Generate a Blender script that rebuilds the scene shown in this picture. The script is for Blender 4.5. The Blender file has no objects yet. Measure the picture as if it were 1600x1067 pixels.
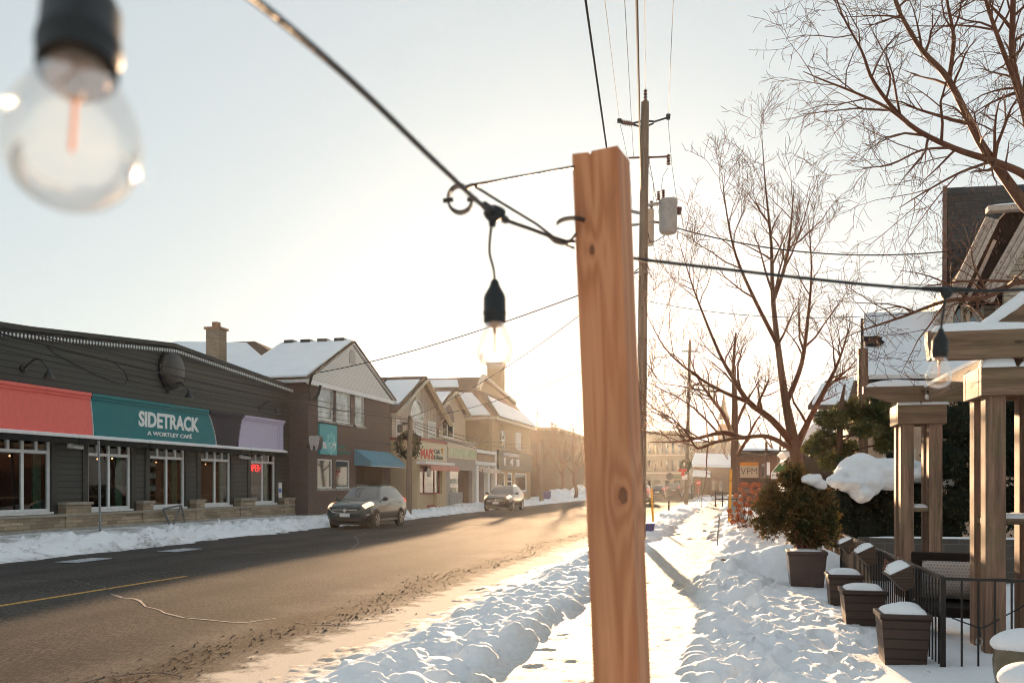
SKY_K=.1; SKY_SAT=.72; SKY_G=.22; SKY_M=1.6; SKY_R=.035; SKY_T=(.95,1.015,1.01); SUN_K=5.0; SUN_C=(1,.65,.37); EXPO=1.76; HAZE=.000115; HAZE_G=.8
import bpy, math, random
import numpy as np
from mathutils import Vector, Matrix
C = bpy.data.collections.new("scene"); bpy.context.scene.collection.children.link(C)
R = math.radians
H = 1.7; F = 1400.0; CX = 800.0; HY = 757.0; VX = 1140.0
A = math.atan2(VX-CX, F); CA, SA = math.cos(A), math.sin(A)
GZ = 0.0
# ---- from photograph pixels (1600 wide) and a distance to a point of the place
def P(px, py, d):
    r = (px-CX)*d/F
    return Vector((r*CA-d*SA, r*SA+d*CA, H+(HY-py)*d/F))
def PX(px, py, X):                      # on the plane X = const
    d = X/((px-CX)/F*CA-SA); return P(px, py, d)
def PY(px, py, Y):                      # on the plane Y = const
    d = Y/((px-CX)/F*SA+CA); return P(px, py, d)
def PG(px, py, z=0.0):                  # on a level plane
    return P(px, py, (H-z)*F/(py-HY))
def fy(px, X): return PX(px, HY, X).y
def fz(px, py, X): return PX(px, py, X).z

class MB:
    def __init__(s): s.v=[]; s.f=[]
    def add(s, vs, fs):
        n=len(s.v); s.v.extend([tuple(v) for v in vs]); s.f.extend([tuple(i+n for i in f) for f in fs]); return s
    def box(s, x0,x1,y0,y1,z0,z1):
        x0,x1=min(x0,x1),max(x0,x1); y0,y1=min(y0,y1),max(y0,y1); z0,z1=min(z0,z1),max(z0,z1)
        return s.add([(x0,y0,z0),(x1,y0,z0),(x1,y1,z0),(x0,y1,z0),(x0,y0,z1),(x1,y0,z1),(x1,y1,z1),(x0,y1,z1)],
              [(0,3,2,1),(4,5,6,7),(0,1,5,4),(1,2,6,5),(2,3,7,6),(3,0,4,7)])
    def taper(s, cx,cy,z0,z1,w0,d0,w1,d1):
        a=[(cx-w0/2,cy-d0/2,z0),(cx+w0/2,cy-d0/2,z0),(cx+w0/2,cy+d0/2,z0),(cx-w0/2,cy+d0/2,z0)]
        b=[(cx-w1/2,cy-d1/2,z1),(cx+w1/2,cy-d1/2,z1),(cx+w1/2,cy+d1/2,z1),(cx-w1/2,cy+d1/2,z1)]
        return s.add(a+b,[(0,3,2,1),(4,5,6,7),(0,1,5,4),(1,2,6,5),(2,3,7,6),(3,0,4,7)])
    def quad(s,a,b,c,d): return s.add([a,b,c,d],[(0,1,2,3)])
    def prism(s, poly, off):            # poly: list of 3D points, off: extrude vector
        n=len(poly); off=Vector(off); top=[Vector(p)+off for p in poly]
        fs=[tuple(range(n))[::-1], tuple(range(n,2*n))]+[(i,(i+1)%n,(i+1)%n+n,i+n) for i in range(n)]
        return s.add([Vector(p) for p in poly]+top, fs)
    def bar(s, a, b, w, h=None, up=(0,0,1)):
        a=Vector(a); b=Vector(b); h=h or w; t=(b-a).normalized(); u=Vector(up)
        if abs(t.dot(u))>.98: u=Vector((0,1,0))
        x=t.cross(u).normalized(); y=x.cross(t).normalized()
        q=[-x*w/2-y*h/2, x*w/2-y*h/2, x*w/2+y*h/2, -x*w/2+y*h/2]
        return s.add([a+k for k in q]+[b+k for k in q],[(0,3,2,1),(4,5,6,7),(0,1,5,4),(1,2,6,5),(2,3,7,6),(3,0,4,7)])
    def tube(s, pts, rad, n=6, cap=True):
        pts=[Vector(p) for p in pts]; m=len(pts)
        if not hasattr(rad,'__len__'): rad=[rad]*m
        vs=[]; u=None
        for i,p in enumerate(pts):
            t=(pts[min(i+1,m-1)]-pts[max(i-1,0)])
            if t.length<1e-9: t=Vector((0,0,1))
            t.normalize()
            if u is None: u=t.orthogonal().normalized()
            else:
                u=u-t*u.dot(t)
                u=u.normalized() if u.length>1e-6 else t.orthogonal().normalized()
            w=t.cross(u)
            for k in range(n):
                a=2*math.pi*k/n; vs.append(p+(u*math.cos(a)+w*math.sin(a))*rad[i])
        fs=[(i*n+k, i*n+(k+1)%n, (i+1)*n+(k+1)%n, (i+1)*n+k) for i in range(m-1) for k in range(n)]
        if cap: fs+= [tuple(range(n))[::-1], tuple((m-1)*n+k for k in range(n))]
        return s.add(vs,fs)
    def lathe(s, prof, c=(0,0,0), n=16, axis='z'):   # prof: (radius, height)
        vs=[]; c=Vector(c)
        for r,h in prof:
            for k in range(n):
                a=2*math.pi*k/n; p=(r*math.cos(a), r*math.sin(a), h)
                if axis=='x': p=(p[2],p[0],p[1])
                if axis=='y': p=(p[0],p[2],p[1])
                vs.append(c+Vector(p))
        fl = axis=='y'
        fs=[]
        for i in range(len(prof)-1):
            for k in range(n):
                q=(i*n+k, i*n+(k+1)%n, (i+1)*n+(k+1)%n, (i+1)*n+k); fs.append(q[::-1] if fl else q)
        m=len(prof)-1
        fs+= [tuple(range(n))[::-1], tuple(m*n+k for k in range(n))]
        return s.add(vs,fs)
    def blob(s, c, rx, ry, rz, rng, amp=.15, nu=12, nv=8, zmin=-1):
        c=Vector(c); ph=[rng.uniform(0,6.28) for _ in range(6)]; vs=[]
        for i in range(nv+1):
            th=math.pi*i/nv
            for k in range(nu):
                a=2*math.pi*k/nu
                d=1+amp*(math.sin(2*a+ph[0])*math.sin(th*2+ph[1])+.6*math.sin(3*a+ph[2]+th*2)+.5*math.sin(5*a+ph[3])*math.sin(3*th+ph[4]))*math.sin(th)
                z=max(math.cos(th)*d,zmin)
                vs.append(c+Vector((rx*d*math.sin(th)*math.cos(a), ry*d*math.sin(th)*math.sin(a), rz*z)))
        fs=[(i*nu+k,(i+1)*nu+k,(i+1)*nu+(k+1)%nu,i*nu+(k+1)%nu) for i in range(nv) for k in range(nu)]
        return s.add(vs,fs)
    def build(s, name, mat, parent=None, smooth=0, bevel=0, local=False):
        off=Vector((0,0,0)) if (parent is None or local) else wloc(parent)
        me=bpy.data.meshes.new(name)
        me.from_pydata([(v[0]-off[0],v[1]-off[1],v[2]-off[2]) for v in s.v],[],s.f)
        me.validate(); me.update()
        if mat is not None:
            for m in (mat if isinstance(mat,(list,tuple)) else [mat]): me.materials.append(m)
        o=bpy.data.objects.new(name,me); C.objects.link(o)
        if parent is not None: o.parent=parent
        if smooth:
            me.polygons.foreach_set('use_smooth',[True]*len(me.polygons)); me.set_sharp_from_angle(angle=R(smooth))
        if bevel:
            b=o.modifiers.new('bevel','BEVEL'); b.width=bevel; b.segments=2; b.limit_method='ANGLE'; b.angle_limit=R(40)
        return o
def wloc(o):
    v=Vector((0,0,0))
    while o is not None: v=v+o.location; o=o.parent
    return v
def tag(o,label,cat,group=None):
    o['label']=label; o['category']=cat
    if group: o['group']=group
    return o
def thing(name,label,cat,loc=(0,0,0),group=None,rz=0):
    o=bpy.data.objects.new(name,None); o.empty_display_size=.2; C.objects.link(o); o.location=loc; o.rotation_euler=(0,0,rz)
    return tag(o,label,cat,group)
def struct(o): o['kind']='structure'; return o
def copy_tree(o,parent=None):
    c=o.copy(); C.objects.link(c)
    if parent is not None: c.parent=parent
    for ch in list(o.children): copy_tree(ch,c)
    return c
def text_verts(txt, size=1, bold=0.0, extrude=0.0, align='LEFT', spacing=1.0):
    cu=bpy.data.curves.new('lettering','FONT'); cu.body=txt; cu.size=size; cu.offset=bold; cu.extrude=extrude; cu.align_x=align; cu.space_character=spacing; cu.resolution_u=3
    o=bpy.data.objects.new('lettering',cu); C.objects.link(o)
    dg=bpy.context.evaluated_depsgraph_get(); dg.update()
    me=bpy.data.meshes.new_from_object(o.evaluated_get(dg))
    vs=[v.co.copy() for v in me.vertices]; fs=[tuple(p.vertices) for p in me.polygons]
    bpy.data.objects.remove(o); bpy.data.curves.remove(cu); bpy.data.meshes.remove(me)
    return vs,fs
def lettering(mb, txt, origin, right, up, w=None, h=None, bold=0, depth=.02):
    """text fitted in w x h with its lower left corner at origin"""
    vs,fs=text_verts(txt,1,bold,.5)
    x0=min(v.x for v in vs); x1=max(v.x for v in vs); y0=min(v.y for v in vs); y1=max(v.y for v in vs)
    sy=(h/(y1-y0)) if h else w/(x1-x0); sx=(w/(x1-x0)) if w else sy
    right=Vector(right); up=Vector(up); nrm=right.cross(up); o=Vector(origin)
    mb.add([o+right*(v.x-x0)*sx+up*(v.y-y0)*sy+nrm*(v.z*depth) for v in vs],fs); return mb
# ---- materials
class NT:
    def __init__(s,name):
        s.m=bpy.data.materials.new(name); s.m.use_nodes=True; s.t=s.m.node_tree; s.n=s.t.nodes
        s.b=s.n['Principled BSDF']; s.out=s.n['Material Output']
    def new(s,t,**kw):
        x=s.n.new(t)
        for k,v in kw.items():
            if k.startswith('i_'): x.inputs[k[2:].replace('_',' ')].default_value=v
            else: setattr(x,k,v)
        return x
    def ln(s,a,b): s.t.links.new(a,b)
    def coord(s,axes=None,scale=(1,1,1)):
        tc=s.new('ShaderNodeTexCoord'); v=tc.outputs['Object']
        if axes:
            sp=s.new('ShaderNodeSeparateXYZ'); s.ln(v,sp.inputs[0]); cb=s.new('ShaderNodeCombineXYZ')
            for i,a in enumerate(axes):
                if a in 'XYZ': s.ln(sp.outputs[a],cb.inputs[i])
            v=cb.outputs[0]
        mp=s.new('ShaderNodeMapping'); mp.inputs['Scale'].default_value=scale; s.ln(v,mp.inputs[0]); return mp.outputs[0]
    def noise(s,vec,scale=5,detail=4,rough=.55,dist=0):
        n=s.new('ShaderNodeTexNoise'); n.inputs['Scale'].default_value=scale; n.inputs['Detail'].default_value=detail
        n.inputs['Roughness'].default_value=rough; n.inputs['Distortion'].default_value=dist; s.ln(vec,n.inputs['Vector']); return n.outputs['Fac']
    def ramp(s,fac,stops):
        r=s.new('ShaderNodeValToRGB'); e=r.color_ramp.elements
        while len(e)<len(stops): e.new(.5)
        for x,(p,c) in zip(e,stops): x.position=p; x.color=(c[0],c[1],c[2],1)
        s.ln(fac,r.inputs[0]); return r.outputs[0]
    def math(s,op,a,b=None,c=None):
        m=s.new('ShaderNodeMath',operation=op)
        for i,x in enumerate((a,b,c)):
            if x is None: continue
            if isinstance(x,(int,float)): m.inputs[i].default_value=x
            else: s.ln(x,m.inputs[i])
        return m.outputs[0]
    def mix(s,fac,a,b,typ='MIX'):
        m=s.new('ShaderNodeMix',data_type='RGBA',blend_type=typ)
        for i,x in ((0,fac),(6,a),(7,b)):
            if isinstance(x,(int,float)): m.inputs[i].default_value=x
            elif isinstance(x,tuple): m.inputs[i].default_value=(x[0],x[1],x[2],1)
            else: s.ln(x,m.inputs[i])
        return m.outputs[2]
    def bump(s,h,strength=.3,dist=.02):
        b=s.new('ShaderNodeBump'); b.inputs['Strength'].default_value=strength; b.inputs['Distance'].default_value=dist
        s.ln(h,b.inputs['Height']); s.ln(b.outputs[0],s.b.inputs['Normal']); return b
    def fin(s,col=None,rough=.6,spec=.4,metal=0):
        if col is not None:
            if isinstance(col,tuple): s.b.inputs['Base Color'].default_value=(col[0],col[1],col[2],1)
            else: s.ln(col,s.b.inputs['Base Color'])
        if isinstance(rough,(int,float)): s.b.inputs['Roughness'].default_value=rough
        else: s.ln(rough,s.b.inputs['Roughness'])
        s.b.inputs['Specular IOR Level'].default_value=spec; s.b.inputs['Metallic'].default_value=metal
        return s.m
def dk(c,k): return tuple(x*k for x in c)
def plain(name,c,rough=.6,spec=.4,metal=0,var=.2,scale=6,bump=.15,bscale=None):
    t=NT(name); v=t.coord(); n=t.noise(v,scale,5)
    col=t.ramp(n,[(.3,dk(c,1-var)),(.7,dk(c,1+var))])
    if bump: t.bump(t.noise(v,bscale or scale*8,3),bump,.01)
    return t.fin(col,rough,spec,metal)
def siding(name,c,axes,pitch,vert=False,var=.12,depth=.6):
    """lapped boards: axes = (along, up)"""
    t=NT(name); v=t.coord(axes); sp=t.new('ShaderNodeSeparateXYZ'); t.ln(v,sp.inputs[0])
    u=sp.outputs[0] if vert else sp.outputs[1]
    w=t.math('DIVIDE',u,pitch); fr=t.math('FRACT',w); fl=t.math('FLOOR',w)
    n=t.noise(v,3,5); wn=t.new('ShaderNodeTexWhiteNoise',noise_dimensions='1D'); t.ln(fl,wn.inputs['W'])
    k=t.math('ADD',t.math('MULTIPLY',n,.7),t.math('MULTIPLY',wn.outputs['Value'],.3))
    col=t.ramp(k,[(.25,dk(c,1-var)),(.75,dk(c,1+var))])
    edge=t.math('LESS_THAN',fr,.16 if not vert else .14)
    col=t.mix(t.math('MULTIPLY',edge,.75),col,dk(c,.2))
    t.bump(t.math('SUBTRACT',1.0,fr) if not vert else t.math('SUBTRACT',1.0,edge),depth,.02)
    return t.fin(col,.55,.3)
def brick(name,c1,c2,mortar,axes,bw=.22,bh=.075,var=1):
    t=NT(name); v=t.coord(axes); b=t.new('ShaderNodeTexBrick'); t.ln(v,b.inputs['Vector'])
    for k,x in (('Color1',c1),('Color2',c2),('Mortar',mortar)): b.inputs[k].default_value=(*x,1)
    b.inputs['Scale'].default_value=1; b.inputs['Brick Width'].default_value=bw; b.inputs['Row Height'].default_value=bh; b.inputs['Mortar Size'].default_value=.008; b.inputs['Mortar Smooth'].default_value=.3; b.inputs['Bias'].default_value=0
    n=t.noise(v,2.2,5); col=t.mix(t.math('MULTIPLY',n,.55*var),b.outputs['Color'],dk(c1,.5))
    n2=t.noise(v,30,3); col=t.mix(t.math('MULTIPLY',n2,.35),col,dk(c2,1.25))
    t.bump(t.math('SUBTRACT',t.math('MULTIPLY',n2,.3),b.outputs['Fac']),.5,.012)
    return t.fin(col,.8,.2)
def wood(name,c1,c2,axis='Z',scale=9,green=0):
    t=NT(name); ax={'X':(.06,1,1),'Y':(1,.06,1),'Z':(1,1,.06)}[axis]
    v=t.coord(None,ax); n=t.noise(v,scale,6,.6,.6); n2=t.noise(v,scale*6,3,.5,.3)
    col=t.ramp(t.math('ADD',t.math('MULTIPLY',n,.75),t.math('MULTIPLY',n2,.25)),[(.32,c1),(.5,tuple((a+b)/2 for a,b in zip(c1,c2))),(.68,c2)])
    v0=t.coord(); big=t.noise(v0,1.7,4)
    if green: col=t.mix(t.ramp(big,[(.45,(0,0,0)),(.75,(green,)*3)]),col,(.12,.13,.06))
    vo=t.new('ShaderNodeTexVoronoi'); t.ln(t.coord(None,tuple(2.2 if a==1 else .9 for a in ax)),vo.inputs['Vector']); vo.inputs['Scale'].default_value=1.6
    kn=t.math('LESS_THAN',vo.outputs['Distance'],.06); col=t.mix(t.math('MULTIPLY',kn,.6),col,dk(c1,.35))
    t.bump(n2,.35,.004); return t.fin(col,.7,.25)
def emis(name,c,k):
    t=NT(name); t.b.inputs['Emission Color'].default_value=(*c,1); t.b.inputs['Emission Strength'].default_value=k; return t.fin(dk(c,.5),.4)
def glass_thin(name,tint=(.9,.92,.9),refl=1.0,rough=.01):
    t=NT(name); t.n.remove(t.b); tr=t.new('ShaderNodeBsdfTransparent'); tr.inputs[0].default_value=(*tint,1)
    gl=t.new('ShaderNodeBsdfGlossy'); gl.inputs['Roughness'].default_value=rough; gl.inputs['Color'].default_value=(.95,.97,1,1)
    fr=t.new('ShaderNodeFresnel'); fr.inputs['IOR'].default_value=1.5; mx=t.new('ShaderNodeMixShader')
    vn=t.noise(t.coord(),1.3,2); bp=t.new('ShaderNodeBump'); bp.inputs['Strength'].default_value=.02; t.ln(vn,bp.inputs['Height']); t.ln(bp.outputs[0],gl.inputs['Normal'])
    t.ln(t.math('MINIMUM',t.math('MULTIPLY',fr.outputs[0],refl),1.0),mx.inputs[0]); t.ln(tr.outputs[0],mx.inputs[1]); t.ln(gl.outputs[0],mx.inputs[2]); t.ln(mx.outputs[0],t.out.inputs['Surface']); return t.m
def glass_dark(name,c=(.02,.025,.025),rough=.03,spec=1.0):
    t=NT(name); n=t.noise(t.coord(),.9,3); col=t.ramp(n,[(.35,dk(c,.4)),(.7,dk(c,1.8))]); t.bump(t.noise(t.coord(),.7,1),.03,.05)
    t.b.inputs['IOR'].default_value=1.7; return t.fin(col,rough,spec)
def snowmat(name='snow',dirt=.0,tint=(.86,.87,.885),dc=(.35,.29,.22)):
    t=NT(name); v=t.coord(); n=t.noise(v,1.2,6,.6); col=t.ramp(n,[(.3,dk(tint,.93)),(.7,tint)])
    if dirt:
        d=t.noise(v,2.6,8,.68); d2=t.noise(v,22,4,.6)
        k=t.math('MULTIPLY',t.ramp(d,[(.5,(0,0,0)),(.72,(1,1,1))]),t.ramp(d2,[(.4,(.15,)*3),(.62,(1,1,1))]))
        col=t.mix(t.math('MULTIPLY',k,dirt),col,dc)
    h=t.math('ADD',t.noise(v,26,5,.6),t.math('MULTIPLY',t.noise(v,140,2,.6),.35)); t.bump(h,.45,.02)
    return t.fin(col,.75,.25)
def shingle(name,c,axes,w=.3,h=.14): return brick(name,c,dk(c,.7),dk(c,.45),axes,w,h)
sc=bpy.context.scene
# ---------------------------------------------------------------- camera
cam=bpy.data.cameras.new("camera"); camo=bpy.data.objects.new("camera",cam); C.objects.link(camo)
camo.location=(0,0,H); camo.rotation_euler=(R(90),0,A)
cam.sensor_width=36; cam.lens=36*F/1600; cam.shift_y=(HY-533.5)/1600; cam.clip_end=6000; cam.clip_start=.05
cam.dof.use_dof=True; cam.dof.focus_distance=15; cam.dof.aperture_fstop=36*F/1600/5.6
sc.camera=camo
# ---------------------------------------------------------------- light
SAZ=R(8.95); SEL=R(7.2)                       # sun: left of the street's direction, low
sd=Vector((-math.sin(SAZ)*math.cos(SEL), math.cos(SAZ)*math.cos(SEL), math.sin(SEL)))
w=bpy.data.worlds.new("World"); sc.world=w; w.use_nodes=True
nt=w.node_tree; bg=nt.nodes['Background']; sky=nt.nodes.new('ShaderNodeTexSky'); sky.sky_type='NISHITA'; sky.sun_disc=False
sky.sun_elevation=SEL; sky.sun_rotation=-SAZ; sky.air_density=1.0; sky.dust_density=1.2; sky.ozone_density=1.6; sky.altitude=200
hs=nt.nodes.new('ShaderNodeHueSaturation'); hs.inputs['Saturation'].default_value=SKY_SAT; hs.inputs['Value'].default_value=1
nt.links.new(sky.outputs[0],hs.inputs['Color']); gm=nt.nodes.new('ShaderNodeGamma'); gm.inputs[1].default_value=SKY_G; nt.links.new(hs.outputs[0],gm.inputs[0])
vm=nt.nodes.new('ShaderNodeMix'); vm.data_type='RGBA'; vm.blend_type='MULTIPLY'; vm.inputs[0].default_value=1; vm.inputs[7].default_value=(SKY_M*SKY_T[0],SKY_M*SKY_T[1],SKY_M*SKY_T[2],1); nt.links.new(gm.outputs[0],vm.inputs[6]); am=nt.nodes.new('ShaderNodeMix'); am.data_type='RGBA'; am.blend_type='ADD'; am.inputs[0].default_value=SKY_R; nt.links.new(vm.outputs[2],am.inputs[6]); nt.links.new(sky.outputs[0],am.inputs[7]); nt.links.new(am.outputs[2],bg.inputs[0]); bg.inputs[1].default_value=SKY_K
sun=bpy.data.lights.new("sun",'SUN'); sun.energy=SUN_K; sun.angle=R(.55); sun.color=SUN_C
so=bpy.data.objects.new("sun",sun); C.objects.link(so); so.rotation_euler=sd.to_track_quat('Z','Y').to_euler(); so.location=(0,0,40)
sc.view_settings.view_transform='Standard'; sc.view_settings.look='None'; sc.view_settings.exposure=EXPO; sc.view_settings.gamma=1
sc.cycles.use_denoising=True; sc.cycles.filter_width=1.0; sc.cycles.max_bounces=8; sc.cycles.transparent_max_bounces=16; sc.cycles.volume_bounces=0
sc.cycles.sample_clamp_indirect=6; sc.cycles.caustics_reflective=False; sc.cycles.caustics_refractive=False
# ---------------------------------------------------------------- noise for terrain
def vnoise(x,y,seed=0):
    xi=np.floor(x).astype(np.int64); yi=np.floor(y).astype(np.int64); fx=x-xi; fy_=y-yi
    def h(a,b):
        n=(a*374761393+b*668265263+seed*974634777)&0xffffffff; n=((n^(n>>13))*1274126177)&0xffffffff; n=n^(n>>16); return (n&0xffff)/65535.0
    u=fx*fx*fx*(fx*(fx*6-15)+10); v=fy_*fy_*fy_*(fy_*(fy_*6-15)+10)
    return (h(xi,yi)*(1-u)+h(xi+1,yi)*u)*(1-v)+(h(xi,yi+1)*(1-u)+h(xi+1,yi+1)*u)*v
def fbm(x,y,o=4,seed=0):
    s=0;a=.5
    for i in range(o): s=s+a*(vnoise(x*2**i,y*2**i,seed+i*17)-.5); a*=.5
    return s*2
def sstep(a,b,x):
    t=np.clip((x-a)/(b-a),0,1); return t*t*(3-2*t)
def gridmesh(name,xs,ys,Z,mat):
    ny,nx=Z.shape; co=np.empty((ny*nx,3),np.float32)
    XX,YY=np.meshgrid(xs,ys); co[:,0]=XX.ravel(); co[:,1]=YY.ravel(); co[:,2]=Z.ravel()
    me=bpy.data.meshes.new(name); me.vertices.add(ny*nx); me.vertices.foreach_set('co',co.ravel())
    i=np.arange((ny-1)*(nx-1)); r=i//(nx-1); c=i%(nx-1); a=r*nx+c
    f=np.stack([a,a+1,a+nx+1,a+nx],1).astype(np.int32).ravel(); n=(ny-1)*(nx-1)
    me.loops.add(n*4); me.loops.foreach_set('vertex_index',f); me.polygons.add(n); me.polygons.foreach_set('loop_start',np.arange(0,n*4,4,dtype=np.int32))
    me.polygons.foreach_set('loop_total',np.full(n,4,np.int32)); me.polygons.foreach_set('use_smooth',np.ones(n,bool)); me.update(); me.validate()
    me.materials.append(mat); o=bpy.data.objects.new(name,me); C.objects.link(o); return o
def lumps(xs,ys,Z,items,k=1.0):
    """raise rounded chunks: (x,y,r,h)"""
    for x,y,r,h in items:
        h=h*k
        i0,i1=np.searchsorted(xs,(x-r,x+r)); j0,j1=np.searchsorted(ys,(y-r,y+r))
        if i1-i0<2 or j1-j0<2: continue
        X,Y=np.meshgrid(xs[i0:i1],ys[j0:j1]); wx=.45*r*fbm(X/r*.8+x,Y/r*.8,2,7); wy=.45*r*fbm(X/r*.8,Y/r*.8+y,2,8); q=1-((X+wx-x)**2+(Y+wy-y)**2)/(r*.85)**2
        base=Z[j0:j1,i0:i1]; c=np.median(base)
        b=np.where(q>.0,c-.2*h+1.2*h*np.clip(q,0,1)**.8,-9); Z[j0:j1,i0:i1]=np.maximum(base,b)
def dents(xs,ys,Z,items):
    for x,y,rx,ry,a,d in items:
        r=max(rx,ry)*1.5
        i0,i1=np.searchsorted(xs,(x-r,x+r)); j0,j1=np.searchsorted(ys,(y-r,y+r))
        if i1-i0<2 or j1-j0<2: continue
        X,Y=np.meshgrid(xs[i0:i1]-x,ys[j0:j1]-y); u=X*math.cos(a)+Y*math.sin(a); v=-X*math.sin(a)+Y*math.cos(a)
        q=np.sqrt((u/rx)**2+(v/ry)**2)+.3*fbm((X+x)*7,(Y+y)*7,2,5); Z[j0:j1,i0:i1]+= -d*(1-sstep(.35,1.1,q))+d*.22*np.exp(-((q-1.25)/.25)**2)
# ---------------------------------------------------------------- ground, road
m_ground=snowmat('ground_snow',.35)
g=MB(); g.add([(-900,-120,-.12),(900,-120,-.12),(900,1200,-.12),(-900,1200,-.12)],[(0,1,2,3)]); struct(g.build('ground',m_ground))
def roadmat():
    t=NT('asphalt'); v=t.coord(); sp=t.new('ShaderNodeSeparateXYZ'); t.ln(v,sp.inputs[0]); x=sp.outputs['X']
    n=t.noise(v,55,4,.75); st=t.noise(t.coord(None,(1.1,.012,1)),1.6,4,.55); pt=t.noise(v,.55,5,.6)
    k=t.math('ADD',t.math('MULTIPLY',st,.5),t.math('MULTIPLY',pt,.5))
    col=t.ramp(k,[(.36,(.034,.033,.032)),(.5,(.06,.056,.052)),(.62,(.105,.094,.083))])  # lengthwise bands: tyre lanes, with cast shadow bands put into the colour
    sp2=t.noise(t.coord(None,(34,9,1)),1.0,5,.85); col=t.mix(t.math('MULTIPLY',t.ramp(sp2,[(.47,(0,0,0)),(.58,(1,1,1))]),.55),col,(.26,.225,.19)); sp4=t.noise(t.coord(None,(46,12,1)),1.0,4,.85); col=t.mix(t.math('MULTIPLY',t.ramp(sp4,[(.41,(1,1,1)),(.48,(0,0,0))]),.85),col,(.014,.013,.012))
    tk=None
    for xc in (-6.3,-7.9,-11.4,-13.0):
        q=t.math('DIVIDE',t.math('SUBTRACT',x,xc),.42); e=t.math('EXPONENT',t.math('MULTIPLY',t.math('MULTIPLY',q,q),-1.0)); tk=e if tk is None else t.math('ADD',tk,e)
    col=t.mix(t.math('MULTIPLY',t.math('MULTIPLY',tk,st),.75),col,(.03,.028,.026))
    col=t.mix(t.ramp(n,[(.36,(.75,.75,.75)),(.52,(0,0,0))]),col,(.025,.025,.025))
    # salt and trodden slush towards the near kerb
    sl=t.math('ADD',t.math('MULTIPLY',t.math('ADD',x,6.6),.42),t.math('MULTIPLY',t.math('SUBTRACT',pt,.5),1.6))
    gr=t.noise(v,14,6,.7); s2=t.math('MULTIPLY',t.ramp(sl,[(.25,(0,0,0)),(1.0,(1,1,1))]),t.ramp(gr,[(.38,(.25,.25,.25)),(.6,(1,1,1))]))
    col=t.mix(t.math('MULTIPLY',s2,.5),col,(.42,.35,.28))
    se=t.math('ADD',t.math('MULTIPLY',t.math('ADD',x,4.75),1.3),t.math('MULTIPLY',t.math('SUBTRACT',t.noise(v,2.2,6,.7),.5),2.2)); col=t.mix(t.math('MULTIPLY',t.ramp(se,[(.25,(0,0,0)),(.6,(1,1,1))]),.85),col,(.68,.61,.53))
    dv=t.math('ADD',x,t.math('MULTIPLY',t.math('SUBTRACT',t.noise(v,.8,4,.6),.5),1.0)); dd=t.math('ABSOLUTE',t.math('ADD',dv,5.05))
    grit=t.math('MULTIPLY',t.ramp(dd,[(.12,(1,1,1)),(.5,(0,0,0))]),t.ramp(t.noise(t.coord(None,(26,9,1)),1.0,4,.8),[(.38,(0,0,0)),(.52,(1,1,1))])); col=t.mix(t.math('MULTIPLY',grit,.93),col,(.035,.024,.016))
    # wet band along the far kerb
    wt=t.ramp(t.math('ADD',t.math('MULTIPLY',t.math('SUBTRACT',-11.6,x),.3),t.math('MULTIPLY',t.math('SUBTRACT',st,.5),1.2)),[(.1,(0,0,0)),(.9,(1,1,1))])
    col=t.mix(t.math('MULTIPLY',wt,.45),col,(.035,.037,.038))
    t.bump(t.math('ADD',n,t.math('MULTIPLY',sp2,.8)),.7,.015)
    return t.fin(col,t.math('SUBTRACT',.9,t.math('MULTIPLY',wt,.2)),.06)
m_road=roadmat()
RX0,RX1=-15.6,-3.0
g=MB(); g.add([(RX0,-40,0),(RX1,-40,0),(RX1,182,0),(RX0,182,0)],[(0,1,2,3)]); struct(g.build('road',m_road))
g=MB(); g.add([(RX1,133,0.002),(40,137,0.002),(40,146,0.002),(RX1,146,0.002)],[(0,1,2,3)]); struct(g.build('side_road',plain('packed_road',(.42,.43,.45),.6,.3,var=.3,scale=.8)))
yl=MB(); a0=PG(-60,956); a1=PG(291,900)
m_yel=plain('road_yellow',(.55,.3,.06),.7,.2,var=.35,scale=12)
def strip(mb,pts,wd,z):
    for i in range(len(pts)-1):
        a=Vector(pts[i]);b=Vector(pts[i+1]); t=(b-a).normalized(); n=Vector((-t.y,t.x,0))
        w0=wd if not hasattr(wd,'__len__') else wd[i]; w1=wd if not hasattr(wd,'__len__') else wd[i+1]
        mb.add([(a+n*w0).to_tuple()[:2]+(z,),(a-n*w0).to_tuple()[:2]+(z,),(b-n*w1).to_tuple()[:2]+(z,),(b+n*w1).to_tuple()[:2]+(z,)],[(0,1,2,3)])
strip(yl,[a0,a1],.055,.004); struct(yl.build('road_line',m_yel))
rng=random.Random(5)
def crack(px,wd,mat,name):
    pts=[PG(x,y) for x,y in px]; out=[]
    for i in range(len(pts)-1):
        n=max(2,int((pts[i+1]-pts[i]).length/.25))
        for k in range(n):
            p=pts[i].lerp(pts[i+1],k/n); out.append(p+Vector((rng.gauss(0,.035),rng.gauss(0,.035),0)))
    out.append(pts[-1]); mb=MB(); strip(mb,out,[wd*rng.uniform(.5,1.3) for _ in out],.004); struct(mb.build(name,mat))
m_crk=plain('crack_tar',(.012,.012,.012),.5,.4); m_salt=plain('crack_salt',(.4,.34,.28),.8,.2,var=.4,scale=30)
crack([(180,928),(215,938),(245,954),(290,965),(335,970),(385,974),(430,966)],.022,m_salt,'road_crack')
crack([(0,903),(95,905),(170,902),(255,894),(300,890)],.022,m_crk,'road_crack')
crack([(330,861),(400,863),(480,858),(545,860),(565,845),(640,838),(700,836)],.024,m_crk,'road_crack')
crack([(110,905),(150,915),(175,921)],.018,m_crk,'road_crack')
crack([(120,1067),(180,1057),(260,1050),(290,1056)],.012,m_crk,'road_crack')
crack([(455,973),(540,978),(620,968)],.015,m_crk,'road_crack')
crack([(560,846),(555,838),(575,832)],.02,m_crk,'road_crack')
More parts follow.
